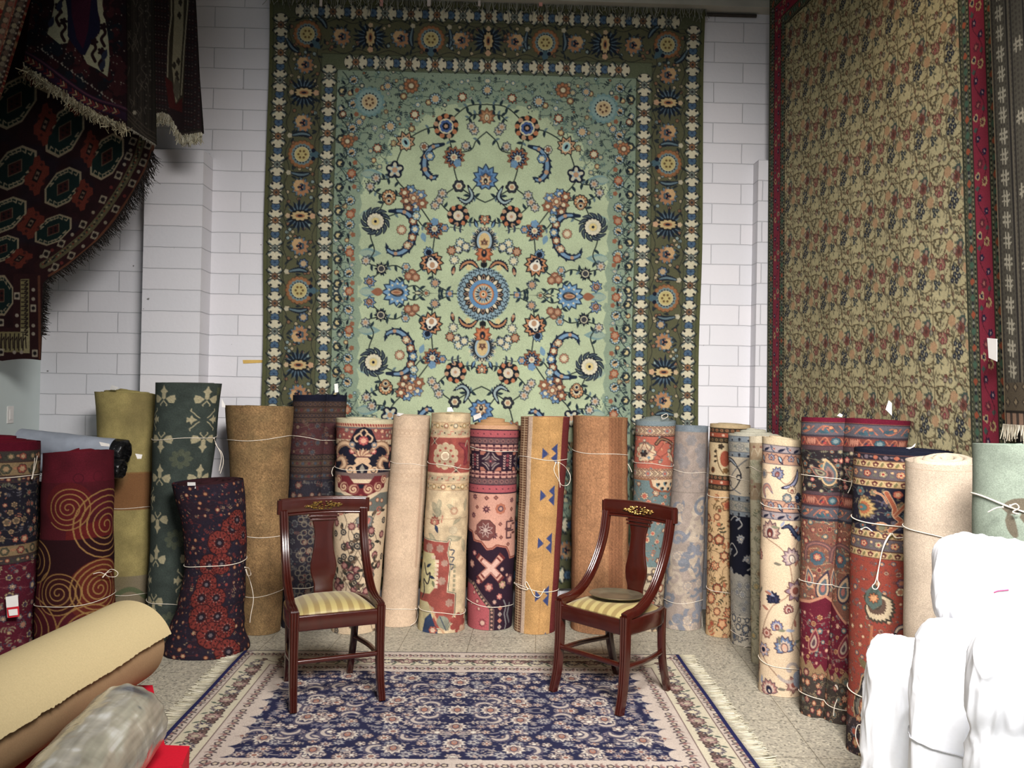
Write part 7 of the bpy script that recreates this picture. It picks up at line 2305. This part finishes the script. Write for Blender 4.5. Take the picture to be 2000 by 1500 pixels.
roll('sage green roll with a grey brown brush motif, tied with white twine', (1996, 872, 170), (1990, 1700, 170), .02, p_sage, (150, 168, 150), (90, 110, 110), None, .9, 3, .0, [(124, 20, 1.6)], (), wob=1, topj=.004,
     loose=[[(1972, 988), (1984, 984), (1990, 992), (1978, 1000), (1990, 1004)], [(1960, 990), (1946, 992), (1930, 1000)]])
# ------------------------------------------------------------------ mahogany chairs
def rprof(w, d, r=.006, n=3):
    """Rounded rectangle profile, w across, d deep."""
    P = []
    for (cx, cy, a0) in ((w / 2 - r, d / 2 - r, 0), (-w / 2 + r, d / 2 - r, PI / 2), (-w / 2 + r, -d / 2 + r, PI), (w / 2 - r, -d / 2 + r, 1.5 * PI)):
        for k in range(n + 1):
            a = a0 + k * PI / 2 / n
            P.append((cx + r * math.cos(a), cy + r * math.sin(a)))
    return np.array(P)


def reeded(w, d, sign=1):
    """Profile with three reeds on one face."""
    P = [(w / 2, -d / 2), (w / 2, d / 2 - .004)]
    for k in range(3):
        c = w / 2 - w / 6 - k * w / 3
        for a in np.linspace(.25, PI - .25, 6):
            P.append((c + w / 6.3 * math.cos(a), d / 2 - .005 + .008 * math.sin(a)))
    P += [(-w / 2, d / 2 - .004), (-w / 2, -d / 2)]
    P = np.array(P)
    P[:, 1] *= sign
    return P if sign > 0 else P[::-1]


def chair(name, loc, rz, label):
    t = empty(name, loc, label, 'chair', 'pair of mahogany chairs on the navy rug', 0)
    Rm = np.array([[math.cos(rz), -math.sin(rz), 0], [math.sin(rz), math.cos(rz), 0], [0, 0, 1]])

    def put(mb, nm, mat, parent=t, sharp=35, colours=False):
        mb.v = [(np.asarray(q, float) @ Rm.T + np.asarray(loc)).astype(f32) for q in mb.v]
        o = mb.build(nm, mat, None, True, sharp, colours)
        if parent is not None:
            o.parent = parent
            o.matrix_parent_inverse = Matrix.Translation(-Vector(loc))
        return o
    X = (1, 0, 0)
    for sx in (-1, 1):
        # front leg, sabre shaped, reeded face to the front
        P = curve([(sx * .213, -.186, .465), (sx * .213, -.186, .40), (sx * .213, -.188, .26), (sx * .214, -.200, .11), (sx * .217, -.228, 0)], 20)
        t_ = np.linspace(0, 1, 20)
        pr = np.array([reeded(.044 - .010 * q, .042 - .008 * q, 1) for q in t_])
        mb = MB(); mb.sweep(P, pr, X); put(mb, 'leg', M_wood)
        # rear leg
        P = curve([(sx * .178, .165, .44), (sx * .176, .166, .34), (sx * .172, .182, .18), (sx * .167, .238, 0)], 18)
        pr = np.array([rprof(.036 - .004 * q, .036 - .002 * q) for q in np.linspace(0, 1, 18)])
        mb = MB(); mb.sweep(P, pr, X); put(mb, 'leg', M_wood)
        # stile that sweeps down into the arm
        P = curve([(sx * .213, -.196, .462), (sx * .213, -.160, .470), (sx * .212, -.10, .476), (sx * .210, -.03, .505), (sx * .210, .045, .57), (sx * .209, .11, .67), (sx * .209, .155, .78), (sx * .211, .180, .90)], 40)
        pr = np.array([reeded(.036 + .004 * q, .034, -1) for q in np.linspace(0, 1, 40)])
        mb = MB(); mb.sweep(P, pr, X); put(mb, 'stile', M_wood)
    # seat frame
    mb = MB()
    for A, B, w in (((-.2, -.186, .41), (.2, -.186, .41), .03), ((-.172, .172, .41), (.172, .172, .41), .03)):
        mb.sweep(np.linspace(A, B, 4), rprof(.075, w), (0, 0, 1))
    for sx in (-1, 1):
        P = curve([(sx * .212, -.17, .41), (sx * .214, -.05, .41), (sx * .206, .08, .41), (sx * .178, .165, .41)], 14)
        mb.sweep(P, rprof(.078, .03), (0, 0, 1))
    put(mb, 'seat_frame', M_wood)
    # cushion
    n = 40
    u = np.linspace(-1, 1, n)
    UU, VV = np.meshgrid(u, u)
    wx = np.interp(VV, [-1, 1], [.196, .17])
    Xs, Ys = UU * wx, -.01 + VV * .168
    dome = (1 - np.abs(UU) ** 3.2) * (1 - np.abs(VV) ** 3.2)
    Zs = .443 + .050 * np.clip(dome, 0, 1) ** .6
    st = np.sin(UU * 24)
    fine = .5 + .5 * np.sin(UU * 150)
    ca, cb = C(176, 156, 88), C(148, 122, 64)
    k = np.clip(st * 4 + .5, 0, 1)[..., None]
    colr = ca * (1 - k) + cb * k
    mb = MB()
    n2 = 150
    u2 = np.linspace(-1, 1, n2); U2, V2 = np.meshgrid(u2, u2)
    wx = np.interp(V2, [-1, 1], [.196, .17])
    dome = (1 - np.abs(U2) ** 3.2) * (1 - np.abs(V2) ** 3.2)
    k = np.clip(np.sin(U2 * 22) * 5 + .5, 0, 1)[..., None]
    colr = ca * (1 - k) + cb * k
    mb.grid(np.stack([U2 * wx, -.008 + V2 * .168, .441 + .05 * np.clip(dome, 0, 1) ** .6], -1), colr)
    lp = [(-.196, -.176, .441), (.196, -.176, .441), (.17, .16, .441), (-.17, .16, .441)]
    lo = [(x, y, .42) for x, y, z in lp]
    mb.grid(np.array([lp, lo]), None, wrap=True)
    put(mb, 'seat_cushion', M_satin, colours=True)
    # crest rail, bowed
    xs = np.linspace(-.229, .229, 30)
    P = np.stack([xs, .185 + .022 * (1 - (xs / .231) ** 2), .922 + .006 * (1 - (xs / .231) ** 2)], 1)
    mb = MB()
    mb.sweep(P, rprof(.074, .028, .008), (0, 0, 1))
    P2 = P.copy(); P2[:, 2] -= .043; P2[:, 1] -= .002
    mb.sweep(P2[1:-1], rprof(.014, .034, .006), (0, 0, 1))
    P3 = P.copy(); P3[:, 2] += .036; P3[:, 1] += .004
    mb.sweep(P3, rprof(.012, .034, .005), (0, 0, 1))
    for sx in (-1, 1):
        mb.sweep(np.array([(sx * .231, .187, .884), (sx * .231, .187, .92), (sx * .231, .187, .958)]), rprof(.026, .034, .01), X)
    put(mb, 'crest_rail', M_wood)
    # splat
    zz = np.array([.43, .47, .515, .53, .55, .585, .62, .66, .71, .76, .80, .84, .862, .885])
    ww = np.array([.052, .050, .050, .054, .062, .069, .069, .060, .051, .047, .049, .060, .072, .078])
    z = np.linspace(.43, .885, 50)
    w = np.interp(z, zz, ww)
    y = np.interp(z, [.43, .55, .70, .885], [.166, .172, .180, .200])
    mb = MB()
    pr = np.array([rprof(2 * q, .016, .006) for q in w])
    mb.sweep(np.stack([0 * z, y, z], 1), pr, X)
    for zq, wq in ((.848, .148), (.866, .162)):
        yq = float(np.interp(zq, [.43, .55, .70, .885], [.166, .172, .180, .200]))
        mb.sweep(np.array([(-wq / 2, yq - .006, zq), (0, yq - .006, zq), (wq / 2, yq - .006, zq)]), rprof(.010, .02, .004), (0, 0, 1))
    put(mb, 'splat', M_wood)
    # brass mount: a lozenge of leaves
    rg = random.Random(4)
    mb = MB()
    for k in range(95):
        q = rg.uniform(-1, 1)
        x, zq = q * .088, .924 + rg.uniform(-1, 1) * .024 * (1 - abs(q)) ** .7
        yb = .185 + .022 * (1 - (x / .231) ** 2) - .0185
        a = rg.uniform(-.5, .5) + (0 if q > 0 else PI)
        L = rg.uniform(.012, .022)
        s = np.linspace(0, 1, 5)
        mb.tube(np.stack([x + L * s * math.cos(a), yb - .004 * np.sin(PI * s) + 0 * s, zq + L * s * math.sin(a) * .6], 1), 0.0038 * np.sin(PI * (s * .86 + .1)), 5)
    put(mb, 'brass_mount', M_brass)
    # stretchers
    def rodp(A, B, bow, r):
        P = curve([A, (np.array(A) + np.array(B)) / 2 + np.array(bow), B], 12)
        m = MB(); m.sweep(P, rprof(2 * r, 2.2 * r, r * .7, 3), (0, 0, 1)); return m
    put(rodp((-.205, -.19, .225), (.205, -.19, .225), (0, .0, 0), .0115), 'stretcher', M_wood)
    for sx in (-1, 1):
        put(rodp((sx * .208, -.18, .215), (sx * .172, .178, .215), (sx * .016, 0, 0), .0115), 'stretcher', M_wood)
    return t


def mat_satin():
    m, nt, b, N, L = nodes('striped_satin')
    a = N('ShaderNodeAttribute'); a.attribute_name = 'weave'
    tc = N('ShaderNodeTexCoord')
    n = N('ShaderNodeTexNoise'); n.inputs['Scale'].default_value = 220
    L(tc.outputs['Object'], n.inputs['Vector'])
    mr = N('ShaderNodeMapRange'); mr.inputs['To Min'].default_value = .88; mr.inputs['To Max'].default_value = 1.12
    L(n.outputs['Fac'], mr.inputs['Value'])
    s = N('ShaderNodeVectorMath'); s.operation = 'SCALE'
    L(a.outputs['Color'], s.inputs[0]); L(mr.outputs[0], s.inputs['Scale']); L(s.outputs[0], b.inputs['Base Color'])
    b.inputs['Roughness'].default_value = .5
    b.inputs['Specular IOR Level'].default_value = .4
    b.inputs['Sheen Weight'].default_value = .2
    return m


M_satin = mat_satin()
RZ = .0125


def place(fl_, fr_, yfoot=-.228, hw=.217):
    A, B = onz(*fl_, RZ), onz(*fr_, RZ)
    a = math.atan2(B[1] - A[1], B[0] - A[0])
    m = (A + B) / 2
    back = np.array([-math.sin(a), math.cos(a), 0])
    c = m + back * (-yfoot)
    return (c[0], c[1], RZ), a


l1, a1 = place((573, 1392), (745, 1368))
chair('dining_chair', l1, a1, 'mahogany chair with an empty gold striped seat, in front of the floral medallion roll')
l2, a2 = place((1080, 1350), (1209, 1397))
chair('dining_chair', l2, a2, 'mahogany chair turned sideways with a tarnished plate lying on its striped seat')
# the plate on the second chair's seat
cp = np.array([l2[0], l2[1], 0]) + np.array([-math.sin(a2), math.cos(a2), 0]) * .01
pc = np.array([cp[0], cp[1], RZ + .4945])
mb = MB()
prof = [(0, .004), (.085, .004), (.092, .007), (.098, .009), (.134, .012), (.140, .014), (.142, .012), (.138, .008), (.10, .004), (.09, .0), (0, .0)]
a = np.linspace(0, 2 * PI, 72, endpoint=False)
V = np.array([[(r * math.cos(q), r * math.sin(q), z) for q in a] for r, z in prof])
tl = Matrix.Rotation(a2, 3, 'Z') @ Matrix.Rotation(math.radians(-2.0), 3, 'X')
V = V @ np.array(tl).T + pc + np.array([0, 0, .0])
mb.grid(V, None, wrap=True)
o = mb.build('tarnished_plate', M_pewter, None, True, 50, False)
tag(o, 'round tarnished metal plate lying on the striped seat of the turned chair', 'plate')

# ------------------------------------------------------------------ stock lying in front of the camera, and under the drywall
M_jute = mat_plain('jute_backing', (188, 170, 130), .9, .1, 160, .06, .25)
M_jute2 = mat_plain('jute_under', (150, 122, 92), .9, .1, 160, .06, .25)
M_film = mat_weave('clear_wrap', 14., .05, .6, .2)
_b = M_film.node_tree.nodes['Principled BSDF']
_b.inputs['Specular IOR Level'].default_value = .6
_b.inputs['Coat Weight'].default_value = .3
_b.inputs['Coat Roughness'].default_value = .15
for _n in M_film.node_tree.nodes:
    if _n.type == 'BUMP':
        _n.inputs['Distance'].default_value = .01
M_grey = mat_plain('grey_felt_wrap', (150, 156, 168), .8, .2, 9, .16, .3)
M_black = mat_plain('black_plastic', (16, 16, 18), .3, .5, 30, .3, .6, 0, 0, (1, 1, 1), .02)
M_red = mat_plain('red_cloth', (186, 16, 40), .75, .2, 120, .08, .15)
M_tan = mat_plain('tan_board', (176, 142, 100), .8, .2, 20, .1)


def lying(name, A, B, r, mat, label, cat, seed=1, cap=None, rough=.0, group=None, n=56, m=60, loc=True, flat=1., round_end=False, dye=None):
    A, B = np.array(A, float), np.array(B, float)
    d = B - A; Ln = np.linalg.norm(d); d /= Ln
    up = np.array([0, 0, 1.]); s = np.cross(d, up); s /= np.linalg.norm(s); up = np.cross(s, d)
    t = np.linspace(0, 1, m); a = np.linspace(0, 2 * PI, n, endpoint=False)
    T, Aq = np.meshgrid(t, a, indexing='ij')
    R = r * (1 + rough * (np.sin(Aq * 3 + T * 7 + seed) * np.sin(T * 19 + seed) + .5 * np.sin(Aq * 7 + T * 23) + .4 * np.sin(Aq * 13 - T * 31 + seed)))
    if round_end:
        q = np.clip((T - (1 - .55 * r / Ln)) / (.55 * r / Ln), 0, 1)
        R = R * np.sqrt(np.clip(1 - .85 * q ** 2.4, 0, 1)) * (1 + .05 * q * np.sin(Aq * 17))
    V = A + d * (T * Ln)[..., None] + s * (R * np.cos(Aq))[..., None] + up * (R * np.sin(Aq) * flat)[..., None]
    cc = None if dye is None else dye(T, Aq)
    mb = MB(); mb.grid(V, cc, wrap=True); mb.fan(V[0], None, True); mb.fan(V[-1], None if cc is None else cc[-1].mean(0))
    base = (A + B) / 2
    o = mb.build(name, mat, None, True, None, dye is not None, base)
    tag(o, label, cat, group)
    return o, (d, s, up, A, B)


# jute backed carpet roll with its torn edge flap
ZP = .25
R = .172
zc = ZP + R + .028
E1 = onz(245, 1258, zc); E0 = onz(0, 1397, zc)
dd = (E0 - E1) / np.linalg.norm(E0 - E1)
E0 = E1 + dd * 1.75
jr, (d, s, up, A, B) = lying('jute_backed_roll', E0, E1, R, M_jute2, 'thick beige jute backed carpet roll with a torn edge lying over the red platform', 'carpet roll', 2, rough=.004, m=80)
rgj = np.random.default_rng(3)
m = 220
t = np.linspace(0, 1, m)
tornw = np.cumsum(rgj.normal(0, 1, m)); tornw -= np.linspace(tornw[0], tornw[-1], m)
tornw = .006 * tornw / (np.abs(tornw).max() + 1e-6) + rgj.normal(0, .0012, m)
ncol = 30
view = CAM - (A + B) / 2; view -= (view @ d) * d; view /= np.linalg.norm(view)
av = math.atan2(view @ up, view @ s)
th0, th1 = av + 2.2, av - .30
if math.sin(th0) < math.sin(av):
    pass
V = np.empty((m, ncol, 3)); W = np.empty((m, ncol, 3))
for j in range(ncol):
    q = j / (ncol - 1)
    th = th0 + (th1 - th0) * q + (tornw / R * (q ** 6))
    rr = R + .009 + .016 * q ** 5
    V[:, j] = A + d * (t * np.linalg.norm(B - A) * 1.012)[:, None] + (s * np.cos(th)[:, None] + up * np.sin(th)[:, None]) * rr
    W[:, j] = V[:, j] - (s * np.cos(th)[:, None] + up * np.sin(th)[:, None]) * .008
mb = MB(); mb.grid(V); mb.grid(W, None, False, True)
for a_, b_ in ((V[:, -1], W[:, -1]), (V[:, 0], W[:, 0])):
    mb.grid(np.stack([a_, b_]))
for a_, b_ in ((V[0], W[0]), (V[-1], W[-1])):
    mb.grid(np.stack([a_, b_]))
fo = mb.build('torn_edge_flap', M_jute, None, True, 50, False)
fo.parent = jr; fo.matrix_parent_inverse = Matrix.Translation(-jr.location)

# film wrapped roll on the red platform
S1 = onz(256, 1402, ZP + .143); S0 = onz(175, 1500, ZP + .143)
ds = (S0 - S1) / np.linalg.norm(S0 - S1); S0 = S1 + ds * 1.0
def film_tint_glints(T, A):
    rg = np.random.default_rng(4)
    k = rg.random(201)
    st = np.interp(A / (2 * PI) * 60 + .8 * np.sin(T * 5), np.arange(201), k)
    st = .6 * st + .4 * np.interp(A / (2 * PI) * 150 + 2 * np.sin(T * 9), np.arange(201), k)
    g = rg.random((26, 26))
    x, y = T * 24, (A / (2 * PI)) * 23
    i, j = x.astype(int), y.astype(int)
    fx, fy = x - i, y - j
    nz = g[i, j] * (1 - fx) * (1 - fy) + g[i + 1, j] * fx * (1 - fy) + g[i, j + 1] * (1 - fx) * fy + g[i + 1, j + 1] * fx * fy
    c = C(158, 152, 134) * (1 + .28 * (st - .5) + .22 * (nz - .5))[..., None]
    pale = np.clip((nz - .62) * 5, 0, 1) * np.clip((st - .4) * 3, 0, 1)  # pale streaks: highlights of the plastic film put into the colour
    c = c + (C(206, 204, 196) - c) * pale[..., None]
    # a dark smudge of print near the end, under the film
    s = np.exp(-(((T - .90) / .022) ** 2 + ((A - 1.25) / .42) ** 2)) * (.5 + .9 * nz)
    s = np.clip(s * 1.5 + .7 * np.exp(-(((T - .80) / .006) ** 2 + ((A - .9) / .06) ** 2)), 0, 1)
    return (c + (C(74, 76, 82) - c) * s[..., None]).astype(f32)


fr_, _ = lying('film_wrapped_roll', S0, S1, .138, M_film, 'grey carpet roll in wrinkled clear plastic film on the red platform', 'carpet roll', 5, rough=.014, n=200, m=200, round_end=True, dye=film_tint_glints)
# dark smudge under the film and a strip of tape
Q = [ony(150 + 68 * q, 1405 - 52 * q, 2.66 + .1 * q) for q in (0, 1)]

# red cloth platform
c4 = [onz(371, 1457, ZP), onz(322, 1455, ZP), onz(298, 1338, ZP), onz(-260, 1345, ZP), onz(-420, 1560, ZP), onz(356, 1494, ZP)]
def slab(name, c4, z0, z1, mat, parent, inset=0.):
    c = np.mean(c4, 0)
    P = [np.array(p) + (c - np.array(p)) * inset for p in c4]
    mb = MB()
    V = [(p[0], p[1], z0) for p in P] + [(p[0], p[1], z1) for p in P]
    n = len(P)
    mb.add(V, [(i, (i + 1) % n, n + (i + 1) % n, n + i) for i in range(n)] + [(n + 5, n + 0, n + 1, n + 1)] * 0, None)
    k = len(V) // 2
    mb.add(V, [(n, n + 1, n + 5, n + 5)] * 0 + [(n + 1, n + 2, n + 3, n + 4), (0 + 4, 3, 2, 1)], [(n + 5, n, n + 1), (n + 5, n + 1, n + 4), (5, 1, 0), (5, 4, 1)])
    o = mb.build(name, mat, parent, False, None, False)
    bv = o.modifiers.new('b', 'BEVEL'); bv.width = .008; bv.segments = 2
    return o
pl = empty('stock_platform', (float(np.mean([p[0] for p in c4])), float(np.mean([p[1] for p in c4])), 0), 'low platform covered in bright red cloth under the film wrapped roll', 'platform')
for nm, z0, z1, mt, ins in (('red_top', .15, ZP, M_red, 0.), ('tan_base', 0.0, .15, M_tan, .03)):
    o = slab(nm, c4, z0, z1, mt, None, ins)
    o.parent = pl; o.matrix_parent_inverse = Matrix.Translation(-pl.location)

# grey felt wrapped rolls behind the spirals
G = ((ony(40, 862, 5.36), ony(240, 884, 5.33), 25, 'upper grey felt wrapped roll with a black plastic end lying behind the spiral roll'), (ony(40, 902, 5.25), ony(233, 916, 5.2), 18, 'lower grey felt wrapped roll with a black plastic end lying behind the spiral roll'))
for k, (A, B, rp, lb) in enumerate(G):
    r = rp * 5.3 / FPX
    o, (d, s, up, A, B) = lying('felt_wrapped_roll', A, B, r, M_grey, lb, 'carpet roll', k, rough=.012, group='grey wrapped rolls')
    n = 48
    a = np.linspace(0, 2 * PI, n, endpoint=False)
    mb = MB()
    L_ = []
    for q, f in ((-.05, 1.02), (.0, 1.03), (.02, .96), (.028, .7), (.015, .5), (.035, .3), (.02, .05)):
        rr = r * f * (1 + .10 * np.sin(a * 5 + k + f * 6) * (1.03 - f) * 3 + .05 * np.sin(a * 9 + f * 11) * (f < 1))
        L_.append(B + d * q + (s * (np.cos(a) * rr)[:, None] + up * (np.sin(a) * rr)[:, None]))
    mb.grid(np.array(L_), None, wrap=True)
    e = mb.build('black_end', M_black, None, True, None, False)
    e.parent = o; e.matrix_parent_inverse = Matrix.Translation(-o.location)
paper('price_tag', [ony(264, 886, 4.9), ony(278, 888, 4.9), ony(276, 896, 4.9), ony(268, 896, 4.9)], M_paper, o)

# ------------------------------------------------------------------ white wrapped bundles
from mathutils import noise as mnoise
M_white = mat_plain('white_wrap', (240, 242, 248), .5, .35, 60, .015, .06)


def bundle(px, pyt, pyb, wpx, dep, label, seed, lean=0., ex=2.6, depthf=.8, twist=.0, zlow=None, amp=1., pinch=None, waist=()):
    T, Bm = ony(px, pyt, dep), ony(px + lean, pyb, dep)
    zt, z0 = T[2], Bm[2] if zlow is None else zlow
    r = wpx / 2 * dep / FPX
    n, m = 170, 130
    ph = np.linspace(0, 2 * PI, n, endpoint=False)
    lat = np.linspace(-PI / 2, PI / 2, m)
    c, s = np.cos(lat), np.sin(lat)
    ce, se = np.sign(c) * np.abs(c) ** (2 / (ex + 2.0)), np.sign(s) * np.abs(s) ** (2 / (ex + 1.5))
    V = np.empty((m, n, 3))
    cc, ss = np.cos(ph), np.sin(ph)
    ax_, ay_ = np.sign(cc) * np.abs(cc) ** (2 / ex), np.sign(ss) * np.abs(ss) ** (2 / ex)
    zc, hz = (zt + z0) / 2, (zt - z0) / 2
    # away/side frame
    aw = np.array([T[0], T[1], 0]); aw /= np.linalg.norm(aw); sd = np.array([aw[1], -aw[0], 0])
    for i in range(m):
        f = (se[i] + 1) / 2
        cen = np.array([Bm[0] + (T[0] - Bm[0]) * f, Bm[1] + (T[1] - Bm[1]) * f, zc + hz * se[i]]) + aw * r * depthf
        k = ce[i]
        if pinch is not None:
            k *= 1 - pinch[1] * math.exp(-((f - pinch[0]) / .05) ** 2)
        V[i] = cen + sd * (r * k * ax_)[:, None] + aw * (r * depthf * k * ay_)[:, None]
    flat_ = V.reshape(-1, 3)
    N_ = np.cross(np.roll(V, -1, 1) - np.roll(V, 1, 1), np.gradient(V, axis=0))
    N_ /= np.linalg.norm(N_, axis=2)[..., None] + 1e-9
    D = np.empty(len(flat_))
    for i, p in enumerate(flat_):
        q = Vector((p[0] * 5 + seed * 7.3, p[1] * 5, p[2] * 3.4))
        w = mnoise.noise_vector(q * 1.1) * .8
        a = 1 - abs(mnoise.noise(q * 1.0 + w)) * 2
        b_ = 1 - abs(mnoise.noise(q * 2.6 + w * 1.5)) * 2
        c_ = 1 - abs(mnoise.noise(Vector((q.x * 7, q.y * 7, q.z * 2.)) + w * 2)) * 2
        D[i] = (.006 * a * abs(a) + .007 * b_ ** 2 * (1 if b_ > 0 else 0) + .004 * c_ + .016 * mnoise.noise(q * .6)) * amp
    sgn = 1 if (N_[m // 2, n // 4] @ (V[m // 2, n // 4] - V[m // 2].mean(0))) > 0 else -1
    V = V + N_ * sgn * D.reshape(m, n)[..., None]
    V[..., 2] = np.maximum(V[..., 2], .003)
    base = np.array([Bm[0], Bm[1] + r * depthf, z0])
    mb = MB(); mb.grid(V, None, wrap=True); mb.fan(V[0], None, True); mb.fan(V[-1])
    o = mb.build('wrapped_bundle', M_white, None, True, None, False, base)
    tag(o, label, 'bundle', 'white wrapped bundles stacked by the side wall')
    for (f, tl) in waist:
        i = int(m * f)
        Q = V[i] + N_[i] * sgn * .003
        Q = Q + np.array([0, 0, 1.]) * (tl * np.cos(ph))[:, None]
        mb = MB(); mb.tube(np.vstack([Q, Q[:1]]), .0025, 5)
        e = mb.build('tie_string', mat_plain('wrap_seam', (186, 186, 190), .8, .1), None, True, None, False)
        e.parent = o; e.matrix_parent_inverse = Matrix.Translation(-o.location)
    return o, V


bA, VA = bundle(1934, 1066, 1246, 206, 2.62, 'white wrapped bundle lying on top of the stack, marked with a short pink stroke', 1, 0, 3.2, .55)
bundle(1756, 1262, 1640, 118, 2.86, 'crumpled white bundle torn open at its side, beside the brick red roll', 2, -10, 2.6, .8, zlow=.0, amp=1.5)
bundle(1862, 1232, 1700, 150, 2.52, 'upright white bundle with a crossing seam, under the topmost bundle', 3, -14, 3.0, .75, zlow=.0, amp=.7, waist=((.50, -.02),))
bundle(1985, 1256, 1800, 180, 2.16, 'white bundle gathered in deep creases at the frame edge, under the topmost bundle', 4, 10, 2.8, .7, zlow=.0, amp=1.2, pinch=(.72, .12))
# pink marker stroke on the topmost bundle
from mathutils.bvhtree import BVHTree
m_, n_ = VA.shape[:2]
idx = np.arange(m_ * n_).reshape(m_, n_)
fc = np.stack([idx[:-1, :-1], idx[:-1, 1:], idx[1:, 1:], idx[1:, :-1]], -1).reshape(-1, 4)
tree = BVHTree.FromPolygons([Vector(p) for p in VA.reshape(-1, 3)], [tuple(int(k) for k in q) for q in fc])
Q = []
for (x, y) in curve([(1941, 1157), (1950, 1154), (1960, 1153), (1970, 1152)], 14):
    d = Vector(ray(x, y)).normalized()
    h = tree.ray_cast(Vector(CAM), d)
    if h[0] is not None:
        Q.append(np.array(h[0] - d * .001))
if len(Q) > 3:
    mb = MB(); mb.tube(np.array(Q), .0022, 5)
    e = mb.build('pink_mark', mat_plain('pink_marker', (236, 96, 140), .6, .2), None, True, None, False)
    e.parent = bA; e.matrix_parent_inverse = Matrix.Translation(-bA.location)

# ------------------------------------------------------------------ light
def area(name, loc, target, size, watts, col=(1, 1, 1), sy=None, spread=180):
    l = bpy.data.lights.new(name, 'AREA')
    l.energy, l.color = watts, col
    l.shape, l.size, l.size_y = 'RECTANGLE', size, sy or size
    l.spread = math.radians(spread)
    o = bpy.data.objects.new(name, l)
    COL.objects.link(o)
    o.location = loc
    o.rotation_euler = (Vector(target) - Vector(loc)).to_track_quat('-Z', 'Y').to_euler()
    return o


def spot(name, loc, target, watts, deg, col=(1, 1, 1), blend=.8, rad=.06):
    l = bpy.data.lights.new(name, 'SPOT')
    l.energy, l.color, l.spot_size, l.spot_blend, l.shadow_soft_size = watts, col, math.radians(deg), blend, rad
    o = bpy.data.objects.new(name, l)
    COL.objects.link(o)
    o.location = loc
    o.rotation_euler = (Vector(target) - Vector(loc)).to_track_quat('-Z', 'Y').to_euler()
    return o


area('ceiling_lamp', (.75, .6, 3.5), (.35, 5.2, .30), 1.5, 150, (1., .965, .925), .9, 88)
area('cool_front_fill', (-1.2, -1.6, 2.0), (-.6, 6, 1.2), 2.4, 20, (.84, .94, 1.), 1.6)  # unseen cool area light behind the camera, a soft fill
spot('track_spot', (-.1, 3.4, 4.3), (-.15, 6.05, 2.75), 40, 46, (.80, 1., .86), 1., .08)
spot('track_spot', (1.0, 3.0, 4.4), (2.1, 4.0, 3.5), 50, 40, (1., .8, .58), 1., .05)
spot('track_spot', (1.1, 1.1, 4.2), (1.75, 2.7, .8), 95, 46, (1., .95, .92), .8, .08)
wd = bpy.data.worlds.new('room_bounce')
S.world = wd
wd.use_nodes = True
wd.node_tree.nodes['Background'].inputs[0].default_value = (.80, .86, .90, 1)
wd.node_tree.nodes['Background'].inputs[1].default_value = .17
S.view_settings.view_transform = 'Standard'
S.view_settings.look = 'None'
S.view_settings.gamma = 1
S.view_settings.use_curve_mapping = False
S.view_settings.exposure = 0.0
S.cycles.max_bounces = 6
S.cycles.use_denoising = True
